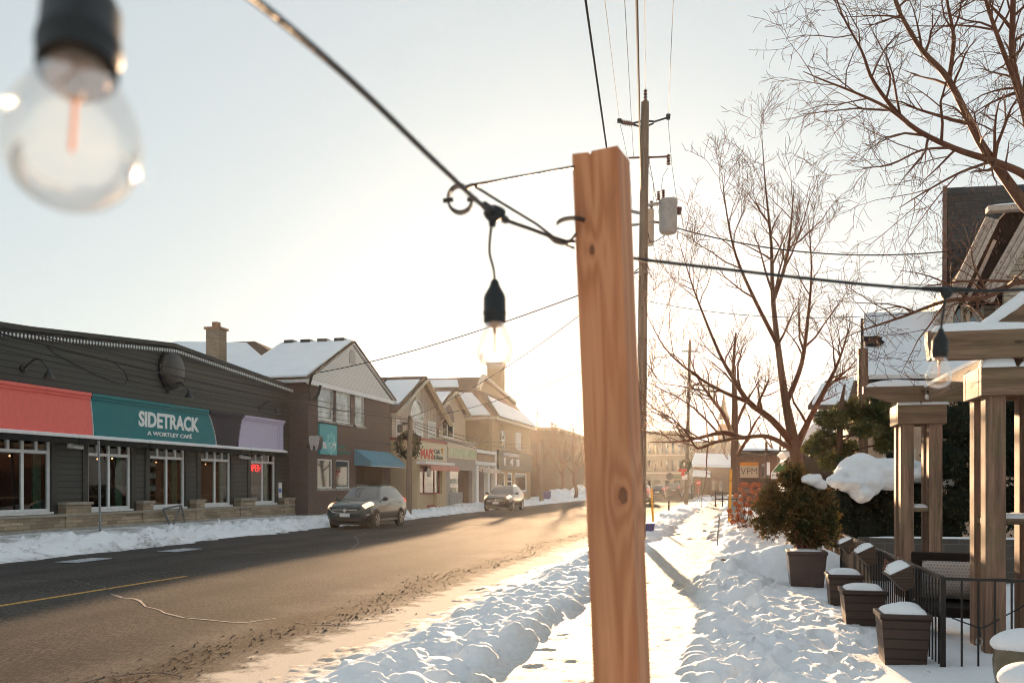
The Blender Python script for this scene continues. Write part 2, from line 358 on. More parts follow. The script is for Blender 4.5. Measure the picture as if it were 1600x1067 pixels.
# drain grates by the far kerb
m_iron=plain('cast_iron',(.05,.05,.05),.5,.5,.6); m_slush=plain('grate_frost',(.5,.52,.55),.8,.2)
for (cx,cy,lab) in ((281,860,'iron drain grate beside the kerb across the road, nearer the grey car'),(132,876,'iron drain grate with frost on the road below the leftmost café windows')):
    p=PG(cx,cy); t=thing('drain_grate',lab,'grate',(p.x,p.y,0),'drain grates in the road')
    f=MB(); f.box(-.35,.35,-.62,.62,.003,.012); f.build('frame',m_iron,t,local=True)
    s=MB()
    for k in range(9): s.bar((-.27,-.52+k*.13,.0165),(.27,-.5+k*.13,.0165),.05,.008)
    s.build('slats',m_slush,t,local=True)
# ---------------------------------------------------------------- snow on the near side
rg=np.random.default_rng(11); R_=random.Random(21)
def grow_axis(a,b,k,mn): 
    o=[a]
    while o[-1]<b: o.append(o[-1]+max(mn,k*o[-1]))
    return np.array(o)
ys=grow_axis(2.2,150,.0052,.03)
xs=np.concatenate([np.arange(-4.75,-.6,.034),np.arange(-.6,3.2,.034),np.arange(3.2,6,.12),np.arange(6,26.01,.8)])
X,Y=np.meshgrid(xs,ys)
wob=fbm(X*0+.3,Y*.35,3,3)*.35; wob2=fbm(X*0+7.3,Y*.5,3,9)*.3
Z=np.zeros_like(X)
edge=-4.0+fbm(X*.5,Y*.5,3,5)*.5+fbm(X*2.5,Y*2.2,3,6)*.35
Z+= -.022+.03*sstep(-.5,.5,X-edge)+.04*sstep(.1,1.0,X-edge)
Z+= (.02*fbm(X*6,Y*5,3,30)+.016*fbm(X*17,Y*14,3,31))*sstep(-.7,.2,X-edge)*(1-sstep(-3.3,-2.9,X))
near=1-sstep(20,25,Y)
far1=sstep(27,31,Y)*(1-sstep(60,66,Y)); 
b1=sstep(-3.55,-2.95,X+wob)*(1-sstep(-2.3,-1.9,X+wob2))
hb=.14+.06*fbm(X*.6,Y*.5,3,12)
gap=1-.93*(sstep(20.5,22,Y)*(1-sstep(27,29.5,Y)))-.9*sstep(60,64,Y)
Z+= b1*hb*gap*(.9+.0*Y)
Z+= b1*gap*(.1*fbm(X*2.4,Y*2.2,3,40)+.05*fbm(X*6,Y*6,3,44))
Z-= .1*(1-sstep(-4.75,-3.85,X+.45*fbm(X*1.6,Y*1.3,4,150)))+.04*(1-sstep(-4.75,-4.6,X))
# pavement: trodden flat
walk=sstep(-2.1,-1.85,X+wob2)*(1-sstep(-.55,-.25,X+wob*.6))
Z+= walk*(.03+.014*fbm(X*5,Y*5,4,60)+.012*np.abs(fbm(X*11,Y*9,3,61)))
# bank on the garden side
b2=sstep(-.55,-.1,X+wob*.6)
h2=.11+.06*sstep(-.2,.5,X)+.08*fbm(X*.7,Y*.6,3,80)
rough=(1-sstep(.4,.95,X+wob+.02*(Y-8)))*b2*(1-sstep(17,19,Y))
Z+= b2*h2*(1-.35*sstep(26,30,Y))
Z+= rough*(.15*fbm(X*2.0,Y*1.8,3,90)+.07*fbm(X*5,Y*5,3,95)+.02*fbm(X*10,Y*10,3,96))
Z+= b2*(1-rough)*.03*fbm(X*1.1,Y*1.0,3,97)
Z+= b2*sstep(15,18,Y)*(1-sstep(1.2,2.0,X))*(.12*fbm(X*1.8,Y*1.2,4,99)+.08*np.abs(fbm(X*4,Y*3,3,98)))
# ploughed opening between the pavement and the parking behind
op=sstep(17.3,18.3,Y)*(1-sstep(21,23,Y))*sstep(-.5,0,X); Z-= op*.11
def mound(x,y,rx,ry,h):
    q=((X-x)/rx)**2+((Y-y)/ry)**2; return h*np.exp(-q*1.3)
Z+= mound(.62,15.4,.95,.8,.42)+mound(1.5,15.6,.7,.7,.3)+mound(.0,14.7,.3,.5,.12)+mound(.6,27,1.2,2,.14)
for yy in (32,41,50): Z+= mound(-2.6,yy,.5,2.0,.2)
for yy,xx in ((30,.3),(38,.2),(47,.5),(58,.4)): Z+= mound(xx,yy,.8,2.5,.25)
Z+=mound(-.9,62,1.0,3,.0)
# chunks
it=[]
for _ in range(280):
    y=6+R_.random()**1.6*15; r=.035+.13*R_.random()**2.2; it.append((max(-3.25,R_.gauss(-2.55,.34)),y,r,r*R_.uniform(.6,1.1)))
for _ in range(110):
    y=6+R_.random()**1.5*14; r=.05+.1*R_.random()**1.5; it.append((R_.gauss(-2.17,.08),y,r,r*R_.uniform(.8,1.3)))
for _ in range(230):
    y=5.5+R_.random()**1.4*11; r=.035+.14*R_.random()**2.2; it.append((max(-.3,R_.gauss(.05,.3)),y,r,r*R_.uniform(.6,1.15)))
for _ in range(90):
    it.append((R_.gauss(-.12,.25),R_.gauss(14.2,.7),R_.uniform(.07,.17),R_.uniform(.08,.18)))
for _ in range(420):
    y=26+R_.random()*36; it.append((R_.choice([R_.gauss(-2.5,.3),R_.gauss(.1,.45)]),y,R_.uniform(.12,.32),R_.uniform(.06,.18)))
lumps(xs,ys,Z,it,.5)
Z+= (sstep(-3.4,-3.0,X)*(1-sstep(-2.2,-2.0,X))*gap+b2*(1-sstep(.6,1.1,X))*(1-sstep(17,19,Y)))*(.012*fbm(X*14,Y*14,3,130))
# footprints
ft=[]
for path in ([(.95,6.2),(1.0,8),(1.1,10),(1.0,12.5)],[(.72,6.0),(.85,7.4),(.75,9.3),(.9,12)],[(1.2,8.6),(.9,9.9),(.5,11.3)]):
    for i in range(len(path)-1):
        a=Vector((*path[i],0)); b=Vector((*path[i+1],0)); L=(b-a).length; n=int(L/.34); t=(b-a).normalized(); s=Vector((-t.y,t.x,0))
        for k in range(n):
            p=a.lerp(b,k/n)+s*(.11 if k%2 else -.11)+Vector((R_.gauss(0,.05),R_.gauss(0,.05),0))
            ft.append((p.x,p.y,.155,.08,math.atan2(t.y,t.x)+R_.gauss(0,.25),R_.uniform(.06,.11)))
tr_=[]
for _ in range(230):
    y=5.6+R_.random()**1.3*12; tr_.append((min(max(-.05,R_.gauss(.3,.33)),.95),y,R_.uniform(.1,.25),R_.uniform(.06,.13),R_.uniform(0,3.14),R_.uniform(.02,.075)))
for _ in range(170):
    y=6+R_.random()**1.4*15; tr_.append((R_.gauss(-2.65,.33),y,R_.uniform(.07,.18),R_.uniform(.05,.1),R_.uniform(0,3.14),R_.uniform(.015,.055)))
dents(xs,ys,Z,tr_); dents(xs,ys,Z,ft)
# hollows round the planters
Z=np.where(Y>120,np.minimum(Z,.02+.1*sstep(2,4,X)),Z)
Z-= .12*sstep(126,133,Y)
m_snow=snowmat('bank_snow',.0); m_snowd=snowmat('dirty_snow',.55)
def nearsnow():
    t=NT('trodden_snow'); v=t.coord(); sp=t.new('ShaderNodeSeparateXYZ'); t.ln(v,sp.inputs[0]); x=sp.outputs['X']
    n=t.noise(v,1.2,6,.6); col=t.ramp(n,[(.3,(.82,.83,.845)),(.7,(.88,.885,.9))])
    pt=t.noise(v,1.5,6,.65); gr=t.noise(v,17,6,.72)
    # sandy slush beside the road, sand on the pavement
    e=t.math('ADD',t.math('MULTIPLY',t.math('SUBTRACT',-3.2,x),1.1),t.math('MULTIPLY',t.math('SUBTRACT',pt,.5),1.1))
    k=t.math('MULTIPLY',t.ramp(e,[(.0,(0,0,0)),(.75,(1,1,1))]),t.ramp(gr,[(.3,(.45,.45,.45)),(.6,(1,1,1))])); col=t.mix(t.math('MULTIPLY',k,.95),col,(.42,.33,.24))
    k2=t.math('MULTIPLY',t.ramp(e,[(.55,(0,0,0)),(1.1,(1,1,1))]),t.ramp(t.noise(v,30,5,.75),[(.45,(0,0,0)),(.62,(1,1,1))])); col=t.mix(t.math('MULTIPLY',k2,.7),col,(.12,.085,.055))
    wl=t.math('ABSOLUTE',t.math('ADD',x,1.2)); k3=t.math('MULTIPLY',t.ramp(wl,[(.5,(1,1,1)),(1.0,(0,0,0))]),t.ramp(gr,[(.36,(.5,.5,.5)),(.6,(1,1,1))])); col=t.mix(k3,col,(.43,.36,.28))
    sp3=t.noise(v,60,3,.8); k4=t.math('MULTIPLY',t.ramp(wl,[(.6,(1,1,1)),(1.7,(0,0,0))]),t.ramp(sp3,[(.58,(0,0,0)),(.66,(1,1,1))])); col=t.mix(t.math('MULTIPLY',k4,.7),col,(.2,.15,.1))
    k5=t.math('MULTIPLY',t.ramp(t.noise(v,9,5,.75),[(.6,(0,0,0)),(.68,(1,1,1))]),t.ramp(pt,[(.45,(0,0,0)),(.6,(1,1,1))])); col=t.mix(t.math('MULTIPLY',k5,.5),col,(.4,.32,.24))
    h=t.math('ADD',t.noise(v,24,5,.6),t.math('MULTIPLY',t.noise(v,120,3,.6),.5)); t.bump(h,.55,.02)
    return t.fin(col,.7,.25)
def hz(x,y):
    i=min(max(np.searchsorted(xs,x),0),len(xs)-1); j=min(max(np.searchsorted(ys,y),0),len(ys)-1); return float(Z[j,i])
gr_=MB(); rq=random.Random(9)
for _ in range(1700):
    y=5.2+rq.random()**1.5*26; x=rq.gauss(-4.98,.24)+.22*math.sin(y*.7)+.12*math.sin(y*1.9); s_=rq.uniform(.004,.015)*(1+.015*y)+(.015 if rq.random()<.02 else 0); c=Vector((x,y,.002)); a=rq.uniform(0,6.28)
    pts=[c+Vector((s_*math.cos(a+k*1.571)*rq.uniform(.7,1.3),s_*math.sin(a+k*1.571)*rq.uniform(.7,1.3),0)) for k in range(4)]; gr_.add(pts+[c+Vector((0,0,s_*rq.uniform(.5,1.0)))],[(0,1,4),(1,2,4),(2,3,4),(3,0,4)])
o=gr_.build('kerb_grit',plain('road_grit',(.13,.09,.06),.95,.05,var=.5,scale=9)); o['kind']='stuff'
struct(gridmesh('snow_ground',xs,ys,Z,nearsnow()))
# ---------------------------------------------------------------- snow on the far side
ys2=grow_axis(14,135,.0045,.05); xs2=np.concatenate([np.arange(-23,-19.5,.25),np.arange(-19.5,-14.6,.055)])
X2,Y2=np.meshgrid(xs2,ys2)
e2=-15.25+fbm(X2*.3,Y2*.5,4,105)*.7
Z2=np.full_like(X2,-.03)
t2=sstep(-.1,.5,e2-X2)
Z2+= t2*.08
bk=sstep(.1,1.0,e2-X2)*(1-sstep(-17.9,-18.6,X2)*0)*(1-sstep(17.6,18.9,-X2))
Z2+= bk*(.13+.12*fbm(X2*.5,Y2*.35,3,110)+.17*fbm(X2*1.6,Y2*1.2,4,111)+.11*np.abs(fbm(X2*3.2,Y2*3,3,112)))
Z2+= sstep(18.4,19.4,-X2)*(.16+.05*fbm(X2,Y2,3,113))
Z2=np.minimum(Z2,.3+.12*fbm(X2*1.3,Y2*1.3,3,140))
it=[]
for _ in range(700):
    it.append((R_.gauss(-16.9,.75),20+R_.random()**1.4*75,R_.uniform(.09,.3),R_.uniform(.06,.2)))
lumps(xs2,ys2,Z2,it)
for x,y,rx,ry,h in ((-18.5,97,1.6,3.0,1.1),(-19.5,107,2.0,5,1.0),(-19.5,119,2.0,4,1.3),(-18.6,63,1.0,3,.25),(-17.2,70,.8,3,.5),(-18.3,90,1.0,1.6,.6)):
    q=((X2-x)/rx)**2+((Y2-y)/ry)**2; Z2+= h*np.exp(-q*1.4)*(1+.3*fbm(X2*1.5,Y2*1.5,3,120))
def farsnow():
    t=NT('kerb_snow'); v=t.coord(); sp=t.new('ShaderNodeSeparateXYZ'); t.ln(v,sp.inputs[0]); x=sp.outputs['X']
    n=t.noise(v,.9,6,.6); col=t.ramp(n,[(.3,(.82,.83,.845)),(.7,(.87,.875,.89))])
    pt=t.noise(v,1.1,7,.68); gr=t.noise(v,6,6,.7)
    e=t.math('ADD',t.math('MULTIPLY',t.math('ADD',x,15.8),.8),t.math('MULTIPLY',t.math('SUBTRACT',pt,.5),1.6))
    k=t.math('MULTIPLY',t.ramp(e,[(.1,(0,0,0)),(.8,(1,1,1))]),t.ramp(gr,[(.35,(.2,.2,.2)),(.6,(1,1,1))])); col=t.mix(t.math('MULTIPLY',k,.85),col,(.25,.22,.19))
    k2=t.math('MULTIPLY',t.ramp(pt,[(.5,(0,0,0)),(.6,(1,1,1))]),t.ramp(gr,[(.5,(0,0,0)),(.62,(1,1,1))])); col=t.mix(t.math('MULTIPLY',k2,.75),col,(.2,.17,.14))
    wk=t.math('MULTIPLY',t.ramp(t.math('ABSOLUTE',t.math('ADD',x,19.3)),[(.5,(1,1,1)),(1.1,(0,0,0))]),t.ramp(pt,[(.42,(0,0,0)),(.6,(1,1,1))])); col=t.mix(t.math('MULTIPLY',wk,.6),col,(.25,.24,.22))
    t.bump(t.noise(v,14,5,.65),.6,.04); return t.fin(col,.75,.2)
struct(gridmesh('snow_bank',xs2,ys2,Z2,farsnow()))
# ================================================================ the row of shops across the road
m_white=plain('white_paint',(.74,.74,.72),.5,.4,var=.08); m_cream=plain('cream_paint',(.55,.47,.36),.65,.3,var=.1)
m_grey=plain('grey_metal',(.3,.31,.32),.45,.5,.4,var=.15); m_black=plain('black_metal',(.012,.012,.013),.4,.5,var=.2)
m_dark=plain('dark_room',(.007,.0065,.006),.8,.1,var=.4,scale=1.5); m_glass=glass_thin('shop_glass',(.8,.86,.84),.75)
m_pane=glass_dark('dark_pane',(.03,.035,.035)); m_sky=glass_dark('bright_pane',(.22,.24,.23),.03,1.0); m_blind=siding('slat_blind',(.6,.6,.56),('Y','Z'),.09,var=.06)  # the bright pane has the sky's reflection put into its colour
m_roof=shingle('brown_shingle',(.14,.085,.06),('Y','X')); m_roofz=shingle('brown_shingles',(.15,.09,.065),('X','Z'))
m_snowr=snowmat('roof_snow',.0); m_conc=plain('concrete',(.33,.31,.28),.85,.2,var=.25,scale=3)
def holes_wall(mb,X,y0,y1,z0,z1,holes,thick=.25,reveal=.12):
    """wall on plane X (outer face towards +x) with rectangular openings (ya,yb,za,zb)"""
    ysx=sorted({y0,y1,*[h[0] for h in holes],*[h[1] for h in holes]}); zsx=sorted({z0,z1,*[h[2] for h in holes],*[h[3] for h in holes]})
    for i in range(len(ysx)-1):
        for j in range(len(zsx)-1):
            yc=(ysx[i]+ysx[i+1])/2; zc=(zsx[j]+zsx[j+1])/2
            if any(h[0]<yc<h[1] and h[2]<zc<h[3] for h in holes): continue
            mb.quad((X,ysx[i],zsx[j]),(X,ysx[i+1],zsx[j]),(X,ysx[i+1],zsx[j+1]),(X,ysx[i],zsx[j+1]))
    for a,b,c,d in holes:
        r=X-reveal
        mb.quad((X,a,c),(r,a,c),(r,a,d),(X,a,d)); mb.quad((X,b,c),(X,b,d),(r,b,d),(r,b,c))
        mb.quad((X,a,d),(r,a,d),(r,b,d),(X,b,d)); mb.quad((X,a,c),(X,b,c),(r,b,c),(r,a,c))
def frame(mb,X,a,b,c,d,w=.07,dep=.06,vs=(),hs=(),seg=None):
    mb.box(X-dep,X,a,a+w,c,d); mb.box(X-dep,X,b-w,b,c,d); mb.box(X-dep,X,a+w,b-w,c,c+w); mb.box(X-dep,X,a+w,b-w,d-w,d)
    for v in vs: mb.box(X-dep,X-.004,v-w/2,v+w/2,c+w,d-w)
    for h in hs: mb.box(X-dep+.004,X-.008,a+w,b-w,h-w/2,h+w/2)
    if seg: 
        for (v,z0,z1) in seg: mb.box(X-dep,X-.004,v-w/2,v+w/2,z0,z1)
def rect(X,x0,x1,yt,yb):
    xc=(x0+x1)/2; return (fy(x0,X),fy(x1,X),fz(xc,yb,X),fz(xc,yt,X))
# ---------------------------------------------------------------- the grey cafe
XC=-21.0
y0=fy(-190,XC); y1=fy(462,XC); yp=fy(268,XC); zr=fz(462,611,XC); zp=fz(268,544,XC); zl=zp-(yp-y0)*.085
m_cafe=siding('dark_siding',(.05,.051,.043),('Y','Z'),.2,var=.1,depth=.9); m_cafet=plain('dark_trim',(.045,.044,.038),.6,.3,var=.1)
m_stone=brick('ledge_stone',(.58,.45,.31),(.2,.155,.11),(.13,.11,.085),('Y','Z'),.5,.115,.9); m_cap=plain('stone_cap',(.33,.29,.235),.85,.2,var=.15,scale=4)
cafe=thing('cafe_building','low dark grey café with a shallow gable, stone base and five tall white windows','building',(XC,(y0+y1)/2,0))
wins=[rect(XC,-9,79.5,690,805),rect(XC,137,204.5,697,797.5),rect(XC,233,289,703,795),rect(XC,313,360,707,791),rect(XC,391,430,712,787)]
wins=[(a,b,.84,3.2) for a,b,c,d in wins]; wins.insert(0,(wins[0][0]-6.2,wins[0][0]-1.6,.84,3.2))
wall=MB(); holes_wall(wall,XC,y0,y1,0,zr-.02,wins,reveal=.2)
zb=zr-.02
wall.add([(XC,y0,zb),(XC,y1,zb),(XC,yp,zp),(XC,y0,zl)] if zl>zb else [(XC,y0,zb),(XC,y1,zb),(XC,yp,zp),(XC,y0+ (yp-y0)*.02,zb)],[(0,1,2,3)])
wall.quad((XC,y1,0),(XC-12,y1,0),(XC-12,y1,zr),(XC,y1,zr)); wall.quad((XC,y0,0),(XC,y0,zb),(XC-12,y0,zb),(XC-12,y0,0))
wall.build('wall',m_cafe,cafe)
rf=MB(); rf.prism([(XC+.12,y0-.2,zl+.05),(XC+.12,yp,zp+.05),(XC+.12,y1+.15,zr+.0),(XC+.12,y1+.15,zr+.16),(XC+.12,yp,zp+.2),(XC+.12,y0-.2,zl+.2)],(-12.5,0,0)); rf.build('roof',m_cafet,cafe)
rs=MB(); rs.prism([(XC-.6,y0,zl+.2),(XC-.6,yp,zp+.2),(XC-.6,y1,zr+.16),(XC-.6,y1,zr+.26),(XC-.6,yp,zp+.3),(XC-.6,y0,zl+.3)],(-11,0,0)); rs.build('roof_snow',m_snowr,cafe)
TR=[]
for (a,b) in ((wins[0][1],wins[1][0]),(wins[1][1],wins[2][0]),(wins[2][1],wins[3][0]),(wins[3][1],wins[4][0]),(wins[4][1],wins[5][0]),(wins[5][1],wins[5][1]+.3)):
    TR.append((a,a+.26,.035,3.42))
    if b-a>.6: TR.append((b-.26,b,.035,3.42))
TR.append((y1-.16,y1+.01,.06,zr-.06))
for a,b,dx,zz in TR: cb=MB(); cb.box(XC,XC+dx,a,b,.62,zz); cb.build('trim',m_cafet,cafe)
# stone base
st=MB(); st.box(XC,XC+.28,y0,y1+.02,.3,.68); 
piers=[(90,130,784),(212,228,782),(296,309,780),(366,389,778),(435,463,777)]
cp=MB(); cp.box(XC,XC+.34,y0,y1+.04,.68,.76)
for x0,x1,yt in piers:
    a,b=fy(x0,XC),fy(x1,XC); zt=fz((x0+x1)/2,yt,XC); st.box(XC+.002,XC+.32,a,b,.76,zt-.09); cp.box(XC+.002,XC+.38,a-.05,b+.05,zt-.09,zt)
    st.box(XC+.27,XC+.32,a,b,.3,.68)
st.build('stone_base',m_stone,cafe); cp.build('stone_cap',m_cap,cafe,bevel=.01)
pl=MB(); pl.box(XC,XC+.36,y0,y1+.05,-.1,.3); pl.build('plinth',m_conc,cafe)
for i,(a,b,c,d) in enumerate(wins):
    zt=c+(d-c)*.8; mid=(a+b)/2; wf=MB()
    vs=[mid]
    frame(wf,XC-.04,a,b,c,d,.1,.09,hs=(zt,),seg=[(mid,c+.1,zt-.05)]+[(a+(b-a)*k/4,zt+.05,d-.1) for k in (1,2,3)])
    wf.box(XC-.05,XC+.1,a-.02,b+.02,c-.07,c)
    o=wf.build('window',m_white,cafe); gp=MB(); gp.quad((XC-.09,a,c),(XC-.09,b,c),(XC-.09,b,d),(XC-.09,a,d)); gp.build('glass',m_glass,o)
# interior seen through the panes
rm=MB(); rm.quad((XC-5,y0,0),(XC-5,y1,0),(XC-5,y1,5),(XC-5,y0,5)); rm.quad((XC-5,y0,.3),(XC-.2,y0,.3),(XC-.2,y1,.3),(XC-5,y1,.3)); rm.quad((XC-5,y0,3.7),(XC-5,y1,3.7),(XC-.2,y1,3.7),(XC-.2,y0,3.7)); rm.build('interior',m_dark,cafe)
m_green=plain('green_curtain',(.03,.1,.06),.8,.1,var=.3); gr=MB(); fur=MB(); rng=random.Random(4)
for (a,b,c,d) in wins:
    gr.box(XC-.35,XC-.3,b-.42,b-.08,c,c+1.9)
    fur.box(XC-1.5,XC-.9,a+.1,b-.1,1.25,1.31); 
    for k in range(5):
        yy=a+.2+(b-a-.4)*rng.random(); fur.box(XC-2.3,XC-2.2,yy-.2,yy+.2,.9+rng.random(),1.5+rng.random())
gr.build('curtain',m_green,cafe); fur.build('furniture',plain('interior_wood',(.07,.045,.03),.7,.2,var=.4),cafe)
m_bulb=emis('warm_lamp',(1,.4,.16),1.6); lp=MB(); a,b,c,d=wins[3]
for k in range(5): 
    for zz in (1.55,2.1,2.6): lp_y=a+(b-a)*(.55+.07*k)
bo=MB(); sh=MB()
for zz in (1.45,1.95,2.4):
    sh.box(XC-1.25,XC-1.0,a+(b-a)*.52,b-.35,zz-.04,zz)
    for k in range(9): bo.lathe([(.035,0),(.04,.02),(.04,.17),(.015,.21),(.015,.27)],(XC-1.1,a+(b-a)*.54+k*.085,zz),6)
sh.build('shelf',m_dark,cafe); bo.build('bottles',plain('bottle_glass',(.25,.36,.36),.25,.6,var=.4),cafe)
for i,(px,py) in enumerate(((15,712),(152,717),(175,716),(244,722),(321,725))):
    p=PX(px,py,XC-.9); l=MB(); l.lathe([(.0,-.03),(.022,-.02),(.026,0),(.02,.02),(.0,.03)],p,10); l.build('pendant_lamp',m_bulb,cafe)
# security cameras and notice
for px,py in ((112,697),(379,714)):
    p=PX(px,py,XC+.1); cm=MB(); cm.box(XC,XC+.08,p.y-.1,p.y+.1,p.z-.06,p.z+.1); cm.tube([(XC+.08,p.y+.05,p.z),(XC+.3,p.y+.3,p.z-.03)],.07,8); cm.build('security_camera',m_white,cafe)
p=PX(437,766,XC+.03); nb=MB(); nb.box(XC,XC+.03,p.y-.22,p.y+.22,p.z-.38,p.z+.38); o=nb.build('notice',m_white,cafe); nb=MB(); nb.box(XC+.03,XC+.035,p.y-.1,p.y+.17,p.z-.1,p.z+.1); nb.build('blue_print',plain('blue_print',(.12,.2,.45),.6),o)
dp=MB(); dp.bar((XC+.1,y1-.06,.6),(XC+.1,y1-.06,zr),.09,.09); dp.build('downspout',m_cafet,cafe)
vt=MB(); vt.box(XC,XC+.2,y1-.55,y1,3.05,3.12); vt.build('drip_ledge',m_white,cafe)
# sign board in four colours with stepped cornice
sy0=y0; sy1=fy(443,XC+.35); szb=fz(230,688,XC+.35); szt=fz(230,627,XC+.35)
sign=thing('cafe_sign','long sign band in coral, teal, black and lavender above the dark café windows','sign',(XC+.02,(sy0+sy1)/2,szb))
def band(pa_t,pa_b,pb_t,pb_b,mat,name):
    m=MB(); D=.32
    ledges=[(0,.86,D),(.86,.93,D+.05),(.93,1.0,D+.11)]
    for a,b,dep in ledges:
        def at(t,b_): return fy(b_[1]+(b_[0]-b_[1])*t,XC+.35)
        c=.25
        e=lambda t,pp:(fy(pp[1],XC+.35)+(fy(pp[0],XC+.35)-fy(pp[1],XC+.35))*(t**c2))
        c2=1.6
        n=6 if a==0 else 1
        for k in range(n):
            t0=a+(b-a)*k/n; t1=a+(b-a)*(k+1)/n
            q=[(e(t0,(pa_t,pa_b)),szb+(szt-szb)*t0),(e(t0,(pb_t,pb_b)),szb+(szt-szb)*t0),(e(t1,(pb_t,pb_b)),szb+(szt-szb)*t1),(e(t1,(pa_t,pa_b)),szb+(szt-szb)*t1)]
            m.prism([(XC+.02,u,v) for u,v in q],(dep,0,0))
    return m.build(name,mat,sign)
band(-190,-190,139.5,145,plain('coral_board',(.86,.17,.14),.55,.3,var=.05),'coral_panel'); band(141,146.5,323,337,plain('teal_board',(.018,.185,.2),.55,.3,var=.06),'teal_panel')
band(325,339,379,372,plain('black_board',(.028,.022,.032),.55,.3,var=.1),'black_panel'); lav=band(380.5,373.5,443,443,plain('lavender_board',(.5,.45,.58),.55,.3,var=.05),'lavender_panel')
m=MB(); ly0,ly1=fy(383,XC+.35),fy(443,XC+.35)
for k in (0.12,.34,.52): m.box(XC+.342,XC+.372-k*.03,ly1-k-.04,ly1-k,szb+.06,szt-.16-k*.2)
m.build('moulding',bpy.data.materials['lavender_board'],lav)
wh=plain('white_letters',(.8,.8,.78),.6,.3,var=.03)
m=MB(); ya,yb=fy(217,XC+.36),fy(311,XC+.36); zt=szb+(szt-szb)*.72
lettering(m,"SIDETRACK",(XC+.35,ya,szb+(szt-szb)*.34),(0,1,0),(0,0,1),yb-ya,(szt-szb)*.4,.034,.03); m.build('lettering',wh,sign)
m=MB(); ya,yb=fy(230.5,XC+.36),fy(300,XC+.36); lettering(m,"A WORTLEY CAFÉ",(XC+.35,ya,szb+(szt-szb)*.14),(0,1,0),(0,0,1),yb-ya,(szt-szb)*.13,.018,.03); m.build('lettering',wh,sign)
m=MB()
for (t,b) in ((140.3,145.8),(324,338)):
    for k in range(6):
        t0,t1=.86*k/6,.86*(k+1)/6; e=lambda q:fy(b,XC+.35)+(fy(t,XC+.35)-fy(b,XC+.35))*q**1.6
        m.bar((XC+.343,e(t0),szb+(szt-szb)*t0),(XC+.343,e(t1),szb+(szt-szb)*t1),.01,.05,up=(1,0,0))
m.build('divider',wh,sign)
# rolled awnings under the sign
m_aw=plain('awning_cloth',(.022,.024,.022),.8,.1,var=.2)
seg=[-190,-60,120,230,313,389,446]
for i in range(len(seg)-1):
    a,b=fy(seg[i],XC+.5)+.02,fy(seg[i+1],XC+.5)-.02
    nm=['rolled dark awning at the far left over the café','rolled dark awning over the leftmost big café window','rolled dark awning over the second café window behind the bare pole','rolled dark awning over the middle café window','rolled dark awning over the fourth café window','rolled dark awning over the café window with the red neon'][i]
    t=thing('rolled_awning',nm,'awning',(XC,(a+b)/2,szb-.1),'rolled awnings above the café windows')
    m=MB(); m.box(XC+.01,XC+.62,a,b,szb-.10,szb-.03); m.build('cassette',m_white,t); m=MB(); m.prism([(XC+.58,a,szb-.105),(XC+.60,a,szb-.3),(XC+.58,a,szb-.3),(XC+.3,a,szb-.105)],(0,b-a,0)); m.build('valance',m_aw,t)
    m=MB(); m.prism([(XC+.35,a,szb-.028),(XC+.6,a,szb-.028),(XC+.5,a,szb+.02),(XC+.37,a,szb+.012)],(0,b-a,0)); m.build('snow',m_snowr,t)
# gooseneck lamps, dome, neon
for (px,py),lab in zip(((48,576),(275,610),(418,637)),('black gooseneck lamp above the coral part of the café sign','black gooseneck lamp under the round dome on the café gable','black gooseneck lamp above the lavender part of the café sign')):
    p=PX(px-12,py,XC); t=thing('wall_lamp',lab,'lamp',p,'gooseneck lamps over the café sign')
    m=MB(); m.lathe([(.13,0),(.13,.04),(.05,.06)],p,12,'x'); pts=[]
    for k in range(11):
        a=k/10; pts.append(p+Vector((.05+.72*a, .18*a, .3*math.sin(a*math.pi*.93)**1.0+ (.0 if a<.6 else -.2*(a-.6)))))
    m.tube(pts,.028,6); m.build('arm',m_black,t)
    q=pts[-1]; m=MB(); m.lathe([(.04,.05),(.05,-.04),(.16,-.26),(.18,-.29)],q,14); m.build('lamp_shade',m_black,t,smooth=40)
p=PX(266,579,XC); t=thing('round_dome','big dark oval dome on the café gable','dome',p); m=MB(); m.lathe([(.72,0),(.72,.12),(.68,.2),(.55,.28),(.32,.33),(.05,.35)],p,28,'x'); m.build('cover',plain('dome_paint',(.03,.028,.024),.4,.5,var=.1),t,smooth=40); m=MB(); m.lathe([(.78,.0),(.78,.1)],p,28,'x'); m.build('rim',m_black,t)
a,b,c,d=wins[5]; m=MB(); p=PX(398,731,XC-.16); lettering(m,"OPEN",(XC-.16,a+.08,p.z-.17),(0,1,0),(0,0,1),1.15,.34,.0,.02)
t=thing('neon_sign','red neon word glowing behind the rightmost café window','neon sign',(XC-.16,a+.6,p.z)); m.build('tubes',emis('neon_red',(1,.01,.012),.7),t)
m=MB(); m.bar((XC-.17,a+.1,p.z+.2),(XC-.17,a+1.2,p.z+.2),.02); m.build('bracket',m_black,t)
m=MB(); bl=MB()
def roofz(y): return (zl+(zp-zl)*(y-y0)/(yp-y0) if y<yp else zp+(zr-zp)*(y-yp)/(y1-yp))
pts=[(XC+.2,y0+(y1-y0)*k/60, roofz(y0+(y1-y0)*k/60)-.02-.05*(k%2)) for k in range(61)]; m.tube(pts,.02,4)
for k in range(150):
    y=y0+(y1-y0)*k/150; z=roofz(y)-.06; bl.lathe([(.015,0),(.04,-.05),(.03,-.1),(.005,-.14)],(XC+.22,y,z),5)
t=thing('roof_lights','string of small white bulbs along the café roof edge','string lights',(XC+.2,yp,zp)); m.build('cord',m_black,t); bl.build('bulbs',m_white,t)['kind']='stuff'
